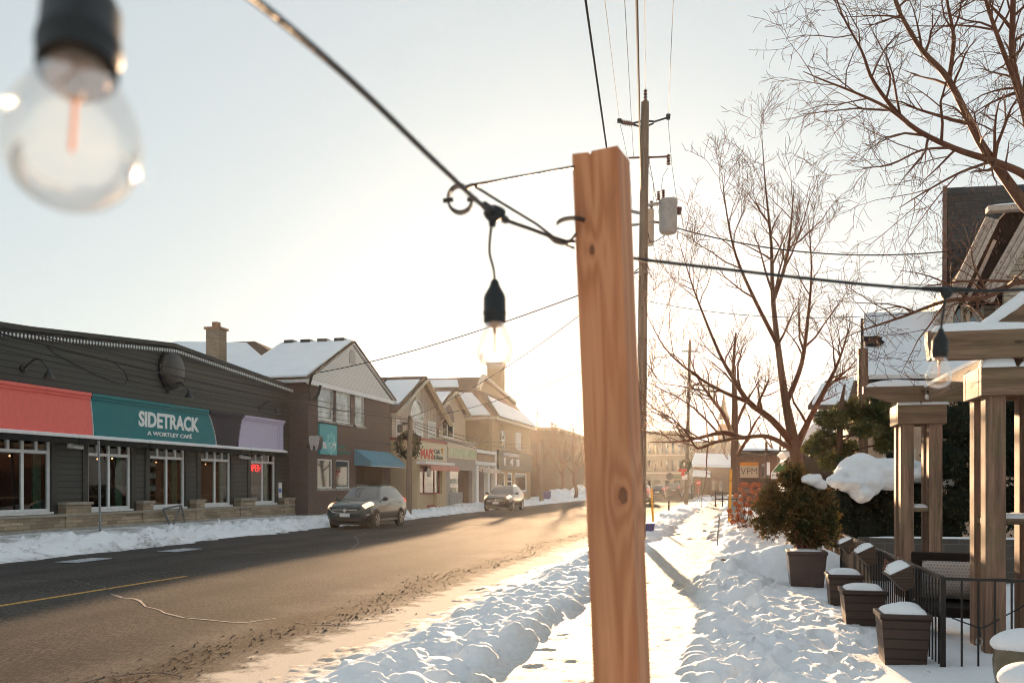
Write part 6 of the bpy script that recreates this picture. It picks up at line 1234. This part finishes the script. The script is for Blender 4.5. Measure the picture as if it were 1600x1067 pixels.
a=yrect(1157.5,1183,731,741); m=MB(); lettering(m,"VPM",(a[0],Y_-.064,a[2]),(1,0,0),(0,0,1),a[1]-a[0],a[3]-a[2],-.012,.01); m.build('lettering',plain('dark_letters',(.05,.035,.025),.7),o)
m=MB(); ybox(m,1154,1182,755,763,-.04,.0); m.build('lower_board',m_black,t); m=MB()
m=MB(); ybox(m,1198,1203,722,742,-.04,-.003); m.build('snow',m_cap,t)
t=thing('mountain_sign','white sign with green twin peaks partly hidden by the cedar','sign',(PY(1220,757,Y_).x,Y_,0)); m=MB(); ybox(m,1205,1242,738,748,-.06,-.003); pk=[PY(x,y,Y_-.03) for x,y in ((1205,738),(1218.5,721.5),(1222,726),(1226,721.5),(1242,738))]; m.prism(pk,(0,.026,0)); m.build('board',m_white,t); pk=[PY(x,y,Y_-.04) for x,y in ((1207,737.3),(1218.5,723.3),(1222,728),(1226,723.3),(1239,737.3))]; m=MB(); m.prism(pk,(0,-.03,0)); m.build('green_peaks',plain('green_peak',(.06,.15,.03),.6),t)
a=yrect(1206.5,1240,740.5,745.5); m=MB(); lettering(m,"MILLER",(a[0],Y_-.064,a[2]),(1,0,0),(0,0,1),a[1]-a[0],a[3]-a[2],.0,.01); m.build('lettering',plain('grey_lettering',(.2,.2,.18),.7),t)
Y_=33; t=thing('low_fence','low black rail fence beyond the tall yellow marker','fence',(PY(1150,757,Y_).x,Y_,0)); m=MB(); ybox(m,1118,1195,769.5,771.5); m.build('rail',m_black,t); m=MB(); ybox(m,1118,1195,779,780.5); m.build('rail',m_black,t)
for x in range(1118,1196,11): m=MB(); ybox(m,x-.9,x+.9,767,792,.051,.12); m.build('fence_post',m_black,t)
p=PY(1148,790,34); t=thing('utility_cabinet','small grey green metal cabinet behind the low black fence','cabinet',(p.x,34,0)); m=MB(); m.box(p.x-.25,p.x+.3,34,34.5,0,PY(1148,775,34).z); m.build('case',plain('cabinet_grey',(.22,.26,.25),.5),t,bevel=.02); m=MB(); m.box(p.x-.28,p.x+.33,33.97,34.53,PY(1148,775,34).z+.003,PY(1148,772.5,34).z); m.build('lid',m_white,t)
# stop sign
D5=128; c=P(1091,754,D5); t=thing('stop_sign','red octagonal stop sign at the crossing with the side street','stop sign',(c.x,c.y,0)); r=.44
m=MB(); m.prism([c+Vector((r*math.cos(R(22.5+45*k)),0,r*math.sin(R(22.5+45*k)))) for k in range(8)],(0,.03,0)); m.build('plate',plain('sign_red',(.6,.03,.02),.5,.3,var=.05),t)
m=MB(); lettering(m,"STOP",(c.x-.3,c.y-.03,c.z-.12),(1,0,0),(0,0,1),.6,.24,.02,.02); m.build('lettering',m_white,t); m=MB(); m.tube([Vector((c.x,c.y+.06,0)),Vector((c.x,c.y+.06,c.z+.2))],.05,6); m.build('post',m_grey,t)
m=MB()
for k in range(3): m.box(c.x-.16,c.x+.16,c.y-.01,c.y+.01,c.z-.75-k*.28,c.z-.62-k*.28)
m.build('stripes',bpy.data.materials['sign_red'],t)
# ---------------------------------------------------------------- houses on the garden side
def yb_(m,Y,x0,x1,yt,yb,dep=8,base=False): a=PY(x0,yb,Y); b=PY(x1,yt,Y); m.box(a.x,b.x,Y,Y+dep,-.1 if base else a.z,b.z)
# shingled house, top right
Y_=25; t=thing('shingled_house','tall house with dark shingle roof and pale stepped barge boards behind the garden tree','house',(PY(1540,757,Y_).x,Y_,0)); m_sh=brick('dark_shingle',(.085,.078,.072),(.045,.04,.038),(.012,.011,.01),('X','Z'),.34,.13)
a=PY(1481,520,Y_); b=PY(1481,302,Y_+3.5); e=PY(1760,290,Y_+3.5); f=PY(1760,530,Y_); m=MB(); m.prism([a,f,e,b],(0,.3,.25)); m.build('roof',m_sh,t); m=MB(); m.bar(a+Vector((-.08,0,0)),b+Vector((-.08,0,.1)),.12,.3); m.build('rake_trim',plain('rust_trim',(.16,.085,.06),.7),t)
m_bar=siding('stepped_barge',(.5,.4,.33),('X','Z'),.16,True,.12,.6)
def barge(px0,py0,px1,py1,Y,n,w,name,par):
    for k in range(n):
        u=Vector((0,0,0)); A1=PY(px0,py0,Y-.05*k); B1=PY(px1,py1,Y-.05*k); nn=(B1-A1).normalized(); s=Vector((nn.z,0,-nn.x)); m=MB(); m.bar(A1+s*w*k,B1+s*w*k,.1+.04*k,w*.86,up=tuple(s)); m.build(name,m_creamw,par)
m_creamw=plain('barge_paint',(.5,.4,.33),.7,.2,var=.2,scale=9,bump=.4)
gy=Y_-2.2; gb=MB(); gb.prism([PY(1490,470,gy),PY(1760,470,gy),PY(1760,430,gy),PY(1600,300,gy),PY(1560,345,gy)],(0,4,0)); gb.build('gable',plain('recess_shade',(.035,.022,.017),.8,.1,var=.3),t)  # gable coloured dark to stand for the shade between the barge boards
barge(1462,508,1543,340,gy-.1,3,.1,'barge_board',t); barge(1506,480,1554,376,gy+.02,1,.09,'barge_board',t); barge(1532,466,1608,332,gy-.3,3,.11,'barge_board',t)
a=PY(1536,342,gy-.25); b=PY(1760,318,gy-.25); m=MB(); m.box(a.x+.1,b.x,gy-.3,gy-.05,b.z+.02,b.z+.14); o=m.build('dormer_roof',m_creamw,t); m=MB(); pillow(m,a.x+.12,b.x,gy-.3,gy-.05,b.z+.145,.05,4); m.build('snow',m_cap,o,smooth=60)
m=MB(); m.prism([PY(1566,520,gy-.02),PY(1760,520,gy-.02),PY(1760,360,gy-.02),PY(1612,360,gy-.02),PY(1566,440,gy-.02)],(0,-.1,0)); m.build('wall',siding('pale_clapboard',(.45,.37,.28),('X','Z'),.14,var=.1),t)
m=MB(); a=PY(1475,520,gy+.6); b=PY(1760,440,gy+.6); m.box(a.x,b.x,gy+.6,gy+5,-.1,b.z); m.build('wall',siding('tan_clapboard',(.4,.32,.24),('X','Z'),.15),t)
for x0,x1,y0_,y1_ in ((1489,1500,478,510),(1515,1532,470,505),(1560,1592,450,500)):
    a=PY(x0,y1_,gy+.55); b=PY(x1,y0_,gy+.55); f=MB(); f.box(a.x-.06,b.x+.06,gy+.52,gy+.6,a.z-.06,b.z+.06); o=f.build('window',m_cream,t); f=MB(); f.box(a.x,b.x,gy+.5,gy+.518,a.z,b.z); f.build('pane',m_pane,o)
m=MB(); q=[PY(1433,510,gy),PY(1452,480,gy-.2),PY(1466,500,gy),PY(1450,520,gy)]
# snow roof house
Y_=21; t=thing('snowy_house','cream house with a broad snow covered roof behind the farther pergola column','house',(PY(1400,757,Y_).x,Y_,0)); a=PY(1346,604,Y_); f=PY(1700,598,Y_); b=PY(1346,503,Y_+3.6); e=PY(1700,497,Y_+3.6); m=MB(); m.prism([a,f,e,b],(0,.15,.12)); m.build('roof',m_sh,t)
m=MB(); u=Vector((0,-.02,.13)); ro=m.prism([a+u+Vector((.05,0,.03)),f+u,e+u,b+u+Vector((.05,0,0))],(0,-.06,.09)).build('roof_snow',snowmat('thin_roof_snow',.25,dc=(.2,.2,.21)),t)
q=a.lerp(b,.42); m=MB(); n=(b-a).normalized(); 
rr_=random.Random(2); o_=Vector((q.x+.07,q.y-.14,q.z+.245)); up_=Vector((0,n.y,n.z)); m.prism([o_+Vector((u_,0,0))+up_*v_ for u_,v_ in ((0,0),(.2,-.06),(.33,.0),(.44,.15),(.38,.3),(.42,.42),(.3,.58),(.12,.52),(0,.6))],(0,-.02,.02)); m.build('bare_patch',plain('wet_shingle',(.018,.016,.016),.9,.1),t)
m=MB(); a2=PY(1356,720,Y_+.4); m.box(a2.x,f.x,Y_+.4,Y_+7,-.1,a.z-.1); m.build('wall',plain('peach_wall',(.48,.34,.24),.8,.2),t); m=MB(); m.box(a.x,f.x,Y_-.06,Y_+.1,a.z-.16,a.z-.002); m.build('gutter',m_black,t)
a=PY(1378,660,Y_+.35); f_=MB(); f_.box(a.x,a.x+.7,Y_+.3,Y_+.395,1.3,2.5); o=f_.build('window',m_cream,t); f_=MB(); f_.box(a.x+.08,a.x+.62,Y_+.28,Y_+.299,1.38,2.42); f_.build('pane',m_pane,o)
# cream porch house
Y_=44; t=thing('porch_house','cream house with columned porch and snowy porch roof beyond the hemlock','house',(PY(1310,757,Y_).x,Y_,0)); m=MB(); yb_(m,Y_+2,1258,1420,690,760,8,True); m.build('wall',plain('brick_red_wall',(.3,.12,.07),.8,.2),t)
m=MB(); yb_(m,Y_,1254,1420,689,696,3); m.build('porch_beam',m_cream,t)
for x in (1262,1288,1318,1350,1380): m=MB(); yb_(m,Y_+.1,x-3,x+3,696.5,760,.3,True); m.build('porch_column',m_cream,t)
a=PY(1248,688,Y_-.5);f=PY(1430,688,Y_-.5);b=PY(1262,672,Y_+2.5);e=PY(1430,672,Y_+2.5); m=MB(); m.prism([a,f,e,b],(0,-.03,.25)); m.build('porch_snow',m_cap,t)
m=MB(); yb_(m,Y_+2.6,1270,1430,640,676,7); m.build('upper_wall',m_cream,t); a=PY(1262,640,Y_+2);f=PY(1440,640,Y_+2);b=PY(1290,600,Y_+6);e=PY(1440,600,Y_+6); m=MB(); m.prism([a,f,e,b],(0,.1,.2)); o=m.build('roof',m_roofz,t); m=MB(); k=Vector((0,-.05,.23)); m.prism([a+k+Vector((.2,0,0)),a.lerp(f,.35)+k,b.lerp(e,.3)+k,b.lerp(a,.25)+k],(0,-.02,.12)); m.build('roof_snow',m_cap,t)
m=MB(); yb_(m,Y_+6,1306,1318,588,640,1); m.build('chimney',m_ybx,t)
# dark lean roof under the big tree
Y_=38; t=thing('garden_shed','dark shed with a steep snowy roof edge right of the big bare tree','shed',(PY(1260,757,Y_).x,Y_,0)); a=PY(1222,726,Y_); b=PY(1280,680,Y_); m=MB(); m.prism([PY(1228,760,Y_),PY(1300,760,Y_),PY(1300,690,Y_),PY(1275,690,Y_),PY(1228,728,Y_)],(0,4,0)); m.build('wall',plain('dark_shed',(.03,.02,.017),.8),t); m=MB(); m.bar(a+Vector((0,-.1,0)),b+Vector((0,-.1,0)),4,.22); m.build('roof',m_dw,t); m=MB(); m.bar(a+Vector((0,-.1,.32)),b+Vector((-.2,-.1,.32)),3.8,.32); m.build('roof_snow',m_cap,t)
Y_=60; t=thing('garden_house','low brown house with flat snowy roofs behind the orange striped board','house',(PY(1190,757,Y_).x,Y_,0)); m=MB(); yb_(m,Y_,1150,1215,712,775,9,True); m.build('wall',plain('brown_wall',(.17,.09,.06),.8,.2,var=.3),t); m=MB(); yb_(m,Y_-.5,1145,1222,707,711.5,10); m.build('roof',m_dw,t); m=MB(); a=PY(1145,706,Y_-.5); b=PY(1222,706,Y_-.5); pillow(m,a.x,b.x,Y_-.5,Y_+9,a.z+.05,.3,4); m.build('roof_snow',m_cap,t,smooth=60)
for x0,x1 in ((1160,1168),(1176,1182),(1190,1200)): m=MB(); a=PY(x0,745,Y_); b=PY(x1,725,Y_); m.box(a.x,b.x,Y_-.08,Y_-.003,a.z,b.z); m.build('window',m_pane,t)
# far end of the street
Y_=188; m_stuc=plain('pale_stucco',(.3,.25,.19),.85,.2,var=.12,scale=.3)
t=thing('storey_block','pale three storey block with rows of tall windows at the end of the street','building',(PY(1040,757,Y_).x,Y_,0)); m=MB(); yb_(m,Y_,930,1076,676,780,20,True); m.build('wall',m_stuc,t); m=MB(); yb_(m,Y_-.3,928,1077,672,675.8,20.6); m.build('cornice',m_cream,t); m=MB(); yb_(m,Y_-.15,930,1076.3,710.5,712.5,.14); yb_(m,Y_-.15,930,1076.3,737.5,740,.14); m.build('string_course',m_cream,t)
for row,(yt,yb) in enumerate(((692,708),(719,735))):
    for k in range(8):
        x=1005+k*9.3; m=MB(); yb_(m,Y_-.1,x-2,x+2,yt,yb,.09); m.build('window',m_pane,t)
for x0,x1 in ((1007,1017),(1021,1031),(1039,1046),(1053,1063)): m=MB(); yb_(m,Y_-.1,x0,x1,750,766,.09); m.build('shop_window',m_pane,t)
m=MB(); yb_(m,Y_-.3,1052,1064,742,748,.19); m.build('green_fascia',plain('fascia_green',(.06,.1,.04),.6),t); c=PY(1046.5,744,Y_-.4); m=MB(); m.lathe([(.75,0),(.75,.2)],c,16,'y'); m.build('round_sign',m_black,t)
Y_=152; t=thing('corner_shop','brown corner shop with snowy porch roofs beyond the stop sign','building',(PY(1105,757,Y_).x,Y_,0)); m=MB(); yb_(m,Y_,1084,1150,728,775,14,True); m.build('wall',plain('brown_stucco',(.2,.11,.075),.8,.2,var=.3),t); a=PY(1080,729,Y_-1);f=PY(1152,731,Y_-1);b=PY(1086,712,Y_+5);e=PY(1140,714,Y_+5); m=MB(); m.prism([a,f,e,b],(0,0,.5)); m.build('roof_snow',m_cap,t); m=MB(); m.prism([PY(1082,744,Y_-2),PY(1110,746,Y_-2),PY(1110,739,Y_-.1),PY(1084,737,Y_-.1)],(0,0,.4)); m.build('porch_roof',m_cap,t)
for x in (1083,1096,1108): m=MB(); yb_(m,Y_-2,x-.6,x+.6,746,775,.2,True); m.build('porch_post',m_dw,t)
for x0,x1,y0_,y1_ in ((1101,1106,729,738),(1112,1118,750,766),(1124,1130,748,768)): m=MB(); yb_(m,Y_-.1,x0,x1,y0_,y1_,.09); m.build('window',m_pane,t)
Y_=200; t=thing('roofed_house','big grey roofed house behind the corner shop','house',(PY(1110,757,Y_).x,Y_,0)); m=MB(); yb_(m,Y_,1078,1160,712,775,10,True); m.build('wall',m_conc,t); m=MB(); m.prism([PY(1076,713,Y_-.5),PY(1164,713,Y_-.5),PY(1156,692,Y_+6),PY(1088,692,Y_+6)],(0,1,.3)); m.build('roof',plain('grey_shingle',(.13,.11,.1),.9),t); m=MB(); yb_(m,Y_+4,1111,1116,682,700,2); m.build('chimney',m_ybx,t)
Y_=230; t=thing('church_tower','tall square brick church tower seen through the big tree','tower',(PY(1131,757,Y_).x,Y_,0)); m=MB(); yb_(m,Y_,1121,1141,662,790,9,True); m.build('shaft',brick('tower_brick',(.24,.1,.06),(.18,.08,.05),(.2,.13,.1),('X','Z'),.8,.3),t)
for x in (1121,1127,1133,1138.5): m=MB(); yb_(m,Y_-.2,x,x+2.6,655,661.8,9.3); m.build('merlon',m_ybx,t)
for x in (1125.5,1133): m=MB(); yb_(m,Y_-.1,x,x+3.5,678,692,.09); m.build('belfry_window',m_pane,t)
m=MB(); c=PY(1131,655,Y_+4); m.lathe([(1.6,0),(.9,2),(.1,6.5)],c,8); m.build('spire',m_roofz,t)
# ================================================================ raw wooden post, bracket and string lights
def heropost():
    t=NT('raw_fir'); v=t.coord(None,(1,1,.045)); v0=t.coord(); sp=t.new('ShaderNodeSeparateXYZ'); t.ln(v0,sp.inputs[0])
    # knots: distance to a few points swirls the grain
    col=None; add=None; knotmask=None
    for (kx,kz,kr) in ((-.012,.44,.010),(.028,-.02,.016),(-.035,-1.1,.012),(.03,-.9,.012)):
        dx=t.math('SUBTRACT',sp.outputs['X'],kx); dz=t.math('MULTIPLY',t.math('SUBTRACT',sp.outputs['Z'],kz),.55)
        dd=t.math('SQRT',t.math('ADD',t.math('MULTIPLY',dx,dx),t.math('MULTIPLY',dz,dz)))
        g=t.math('MULTIPLY',t.math('EXPONENT',t.math('MULTIPLY',dd,-42.0)),1.0 if kr<.014 else 1.6); add=g if add is None else t.math('ADD',add,g)
        k=t.math('LESS_THAN',t.math('ADD',dd,t.math('MULTIPLY',t.math('SUBTRACT',t.noise(v0,120,2),.5),.006)),kr*.55); knotmask=k if knotmask is None else t.math('MAXIMUM',knotmask,k)
    n=t.noise(v,16,4,.5,.35); n2=t.noise(t.coord(None,(1,1,.02)),95,3,.6)
    ring=t.math('SINE',t.math('ADD',t.math('MULTIPLY',n,34.0),t.math('MULTIPLY',add,11.0)))
    ring=t.math('ADD',t.math('MULTIPLY',ring,.5),.5)
    k=t.math('ADD',t.math('MULTIPLY',ring,.42),t.math('MULTIPLY',n2,.5))
    col=t.ramp(k,[(.2,(.64,.29,.14)),(.5,(.54,.215,.098)),(.85,(.4,.145,.06))])
    big=t.noise(t.coord(None,(1,1,.35)),5,3); col=t.mix(t.math('MULTIPLY',t.ramp(big,[(.45,(0,0,0)),(.7,(1,1,1))]),.45),col,(.3,.15,.08))
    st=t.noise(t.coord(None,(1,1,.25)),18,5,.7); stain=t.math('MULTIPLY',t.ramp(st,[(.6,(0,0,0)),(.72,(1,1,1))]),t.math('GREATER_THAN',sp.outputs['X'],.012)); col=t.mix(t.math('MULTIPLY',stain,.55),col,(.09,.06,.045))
    col=t.mix(t.math('MULTIPLY',knotmask,.75),col,(.13,.055,.03))
    t.bump(t.math('ADD',n2,t.math('MULTIPLY',ring,.5)),.25,.002); return t.fin(col,.65,.3)
def camP(x,y,d):   # metres right of, above and in front of the lens
    return Vector((x*CA-d*SA, x*SA+d*CA, H+y))
dN=1.65; th=R(22); wd=.089; top=(HY-226)/F*dN
xt=(965-CX)/F*dN; xb=(999-CX)/F*dN; yb0=(HY-1067)/F*dN
sl=(xb-xt)/(top-yb0)            # lean per metre of height
ctr=Vector((0,0,0))
N_=(xt,dN); L_=(xt-wd*math.cos(th),dN+wd*math.sin(th)); B_=(L_[0]+wd*math.sin(th),L_[1]+wd*math.cos(th)); R2=(xt+wd*math.sin(th),dN+wd*math.cos(th))
c2=((N_[0]+B_[0])/2,(N_[1]+B_[1])/2)
base=camP(c2[0]+sl*(top+H),-H,c2[1])
t=thing('wooden_post','raw reddish timber post with knots standing close in front of the street','post',base); post=t
phi=A-th            # local x runs along the front face
Xa=camP(math.cos(th),0,-math.sin(th))-camP(0,0,0); Ya=camP(math.sin(th),0,math.cos(th))-camP(0,0,0); Lr=camP(1,0,0)-camP(0,0,0)
m=MB(); hw=wd/2
def lp(x,y,z): return Xa*x+Ya*y+Vector((0,0,z))-Lr*sl*z
ht=top+H; nseg=2
def ring(z,cut=0): return [lp(-hw,-hw,z),lp(hw,-hw,z),lp(hw,hw,z),lp(-hw,hw,z)]
o=bpy.data.objects.new('timber',None)
me=bpy.data.meshes.new('timber'); 
# built in the post's own axes so that the grain runs along it
vs=[(-hw,-hw,-.1),(hw,-hw,-.1),(hw,hw,-.1),(-hw,hw,-.1),(-hw,-hw,ht),(-.012,-hw,ht-.002),(-.009,-hw,ht-.008),(-.006,-hw,ht-.001),(hw,-hw,ht),(hw,hw,ht),(-.006,hw,ht-.001),(-.009,hw,ht-.006),(-.012,hw,ht-.002),(-hw,hw,ht)]
fs=[(0,3,2,1),(0,1,8,7,6,5,4),(1,2,9,8),(2,3,13,12,11,10,9),(3,0,4,13),(4,5,12,13),(5,6,11,12),(6,7,10,11),(7,8,9,10)]
me.from_pydata([(x,y,z-1.7) for x,y,z in vs],[],fs); me.update(); me.materials.append(heropost())
bpy.data.objects.remove(o); o=bpy.data.objects.new('timber',me); C.objects.link(o); o.parent=post
Za=(Vector((0,0,1))-Lr*sl).normalized(); Xa=(Xa-Za*Xa.dot(Za)).normalized(); Ya=Za.cross(Xa); M=Matrix((( Xa.x,Ya.x,Za.x,0),(Xa.y,Ya.y,Za.y,0),(Xa.z,Ya.z,Za.z,0),(0,0,0,1))); o.matrix_local=Matrix.Translation(Za*1.7)@M
b=o.modifiers.new('bevel','BEVEL'); b.width=.003; b.segments=2; b.limit_method='ANGLE'; b.angle_limit=R(50)
# bracket
m_br=plain('bronze_iron',(.05,.032,.024),.4,.5,.5,var=.2)
t=thing('scroll_bracket','dark iron scroll bracket fixed to the left side of the raw post','bracket',P(893,262,1.68))
def flat(mb,pts,w,h): 
    for i in range(len(pts)-1): mb.bar(pts[i],pts[i+1]+(pts[i+1]-pts[i])*.03,w,h)
m=MB(); pts=[P(896,262,1.69),P(850,270,1.66),P(800,279,1.62),P(757,288,1.585)]; 
for k in range(15):
    a=R(95+ k*22); r=19+2*(1-k/14)-.0*k; pts.append(P(718+ (r*math.cos(a)) , 311-(r*1.0*math.sin(a)),1.56))
pts2=[P(896,262,1.69),P(757,287.5,1.585),P(735,291,1.57)]
flat(m,pts2,.016,.005)
sc_=[]
for k in range(18):
    a=R(70+k*17.5); r=19.5; sc_.append(P(719+r*math.cos(a)*.98,311.5-r*1.08*math.sin(a),1.565))
m2=[P(738,290,1.57),P(728,293,1.567)]+sc_
flat(m,m2,.018,.0035); m.build('arm',m_br,t)
m=MB(); pts=[]
for k in range(9):
    a=R(170-k*16); pts.append(P(896-0+ -27+ 26+ 24*math.cos(a)*1.05-0, 352-11*math.sin(a),1.66))
flat(m,pts,.018,.0035); m.build('scroll',m_br,t)
m=MB(); pts=[P(740,290,1.575),P(785,318,1.6),P(838,350,1.64),P(872,376,1.665),P(897,388,1.68)]; m.tube(pts,.0024,6); m.build('brace',m_br,t)
m=MB(); pts=[P(x,y,1.66) for x,y in ((900,366),(892,376),(880,381),(868,378),(858,370))]; flat(m,pts,.014,.0035); m.box(0,0,0,0,0,0); m.build('hook',m_br,t)
# string lights
def bulbglass():
    t=NT('bulb_glass'); t.n.remove(t.b); tr=t.new('ShaderNodeBsdfTransparent'); tr.inputs[0].default_value=(.975,.965,.94,1)
    gl=t.new('ShaderNodeBsdfGlossy'); gl.inputs['Roughness'].default_value=.02; fr=t.new('ShaderNodeFresnel'); fr.inputs['IOR'].default_value=1.45
    a=t.new('ShaderNodeMixShader'); t.ln(t.math('MULTIPLY',fr.outputs[0],.55),a.inputs[0]); t.ln(tr.outputs[0],a.inputs[1]); t.ln(gl.outputs[0],a.inputs[2])
    tl=t.new('ShaderNodeBsdfTranslucent'); tl.inputs['Color'].default_value=(.95,.9,.82,1); b=t.new('ShaderNodeMixShader'); n=t.noise(t.coord(),60,4,.6)
    t.ln(t.ramp(n,[(.3,(.008,.008,.008)),(.75,(.04,.04,.04))]),b.inputs[0]); t.ln(a.outputs[0],b.inputs[1]); t.ln(tl.outputs[0],b.inputs[2]); t.ln(b.outputs[0],t.out.inputs['Surface']); return t.m
m_cord=plain('cord_rubber',(.011,.011,.012),.45,.4,bump=.1); m_sock=plain('socket_plastic',(.013,.014,.014),.5,.4,var=.15); m_bg=bulbglass()
m_fil=NT('filament'); m_fil.b.inputs['Emission Color'].default_value=(1,.3,.15,1); m_fil.b.inputs['Emission Strength'].default_value=.12; m_fil=m_fil.fin((.6,.2,.1),.5); m_brs=plain('bulb_screw',(.42,.28,.2),.35,.5,.6,var=.3,scale=40)  # unlit filament: backlight put in as orange colour and a faint glow
t=thing('string_lights','black string light cable with clear glass bulbs crossing in front of the street','string lights',P(770,330,1.4)); SL=t
def spline(pts,n=8): return resample(pts,[0]*len(pts),n)[0]
cab=spline(PD([(-60,-330,.33),(118,-205,.40),(260,-92,.5),(400,2,.635),(560,137,.86),(690,262,1.15),(770,333,1.4),(835,360,1.55),(880,376,1.655),(897,378,1.69)]),10)
m=MB(); m.tube(cab,.0034,10); m.build('cable',m_cord,t,smooth=60)
cab2=spline(PD([(905,378,1.78),(950,395,1.78),(992,404,1.765),(1100,417,1.77),(1250,434,1.79),(1380,447,1.8),(1480,453,1.805),(1560,454,1.8),(1700,447,1.79)]),8); m=MB(); m.tube(cab2,.0034,10); m.build('cable',m_cord,t,smooth=60)
def bulb(topc,dirv,s=1.0,drop=None,glow=False):
    """socket hangs from topc along dirv; s scales"""
    z=-Vector(dirv).normalized(); x=z.orthogonal().normalized(); y=z.cross(x); Mx=Matrix(((x.x,y.x,z.x),(x.y,y.y,z.y),(x.z,y.z,z.z)))
    def pl_(mb): mb.v=[tuple(Mx@(Vector(v)*s)+topc) for v in mb.v]; return mb
    m=MB(); m.lathe([(.005,.004),(.007,0),(.0085,-.006),(.0165,-.020),(.0185,-.026),(.0185,-.046),(.0195,-.048),(.0195,-.053),(.0185,-.055),(.0185,-.066),(.0168,-.0665),(.0165,-.052),(.0,-.05)],(0,0,0),26); so_=pl_(m).build('socket',m_sock,SL,smooth=35)
    m=MB(); m.lathe([(.0145,-.06),(.0145,-.067),(.0135,-.072),(.004,-.0735),(.0025,-.085)],(0,0,0),18); pl_(m).build('screw_cap',m_brs,so_,smooth=40)
    pr=[(.0150,-.0655),(.0165,-.071),(.0205,-.081),(.0262,-.094),(.0292,-.105),(.0298,-.112),(.0285,-.121),(.0245,-.130),(.0175,-.1365),(.009,-.1395),(.0005,-.1405)]
    q,_=resample([Vector((a,0,b)) for a,b in pr],[0]*len(pr),4); m=MB(); m.lathe([(p.x,p.z) for p in q],(0,0,0),36); m.f=m.f[:-2]; bo_=pl_(m).build('bulb',m_bg,SL,smooth=80)
    m=MB(); m.tube([(.0,0,-.074),(.0,0,-.116)],.0012,8); pl_(m).build('filament',m_fil,bo_,smooth=60)
# nearest bulb, leaning a little
rim=P(121,112,.40); dv=(P(107,303,.371)-rim).normalized(); tp=rim-dv*.062; bulb(tp,dv,.94); m=MB(); m.tube([P(118,-205,.4),tp.lerp(P(118,-205,.4),.5)+Vector((0,0,.01)),tp],.0028,8); m.build('drop_cord',m_cord,SL)
# middle bulb
tp=P(773,441,1.47); j=P(770,338,1.41); m=MB(); m.tube(spline([j,P(766,368,1.42),P(765,395,1.44),P(771,420,1.46),tp],6),.0024,8); m.build('drop_cord',m_cord,SL); m=MB(); m.blob(P(772,334,1.405),.016,.012,.0135,random.Random(1),.12,14,10); m.tube([P(757,321,1.37),P(790,344,1.45)],.0065,10); m.tube([j,P(769,355,1.412)],[.008,.005],8); m.build('junction',m_sock,SL,smooth=60); bulb(tp,(0,0,-1),1.0)
# right bulb
tp=P(1470,516,1.8); j=P(1478,455,1.805); m=MB(); m.tube([j,P(1475,480,1.8),P(1472,500,1.8),tp],.0024,8); m.build('drop_cord',m_cord,SL); m=MB(); m.tube([P(1440,451,1.803),P(1480,453,1.805),P(1520,453.5,1.803)],[.0045,.0075,.0045],10); m.blob(P(1478,458,1.8),.012,.01,.012,random.Random(1),.1,12,8); m.build('junction',m_sock,SL,smooth=60); bulb(tp,(-.04,0,-1),.83)
# small bulbs on the pergola
t=SL2=thing('fairy_lights','small clear bulbs strung along the pergola beams','string lights',(2.4,9,2.7)); 
pts=[P(1395,640,12.2),P(1430,622,11.8),P(1462,605,11.0),P(1485,596,10.2),P(1520,575,9.2),P(1572,536,8.6),P(1610,520,8.5)]; m=MB(); m.tube(spline(pts,6),.006,6); m.build('cable',m_cord,t)
for x,y,d in ((1449,612,11.2),(1462,607,11),(1486,597,10.2),(1572,538,8.6)):
    q=P(x,y,d); m=MB(); m.lathe([(.012,.02),(.014,-.03)],q,8); m.build('socket',m_sock,t); m=MB(); m.blob(q-Vector((0,0,.062)),.032,.032,.036,random.Random(1),0,14,10); m.build('bulb',plain('frosted_bulb',(.6,.56,.5),.2,.5),t,smooth=60)
a=PG(1480,960,.2); 
t=thing('patio_cord','loose black cord with a clear bulb draped inside the railing','string lights',P(1570,955,7.9)); m=MB(); q=spline(PD([(1488,965,7.7),(1515,975,7.8),(1535,980,7.85),(1570,962,7.9),(1600,945,7.9),(1625,925,7.9)]),6); m.tube(q,.006,6); m.build('cord',m_cord,t); m=MB(); m.tube([P(1530,978,7.8),P(1530,994,7.8)],[.006,.018],8); m.build('socket',m_sock,t); m=MB(); m.blob(P(1530,1002,7.8),.033,.033,.036,random.Random(1),0,14,10); m.build('bulb',m_bg,t,smooth=60)
# ================================================================ haze added to make the glow of lens glare round the sun
t=NT('haze_air'); t.n.remove(t.b); v=t.new('ShaderNodeVolumePrincipled'); v.inputs['Color'].default_value=(.98,.97,.95,1); v.inputs['Density'].default_value=HAZE; v.inputs['Anisotropy'].default_value=HAZE_G
t.ln(v.outputs[0],t.out.inputs['Volume'])
m=MB(); m.box(-950,950,-150,1250,-1.2,29); o=m.build('haze',t.m); o['kind']='stuff'; o.display_type='WIRE'
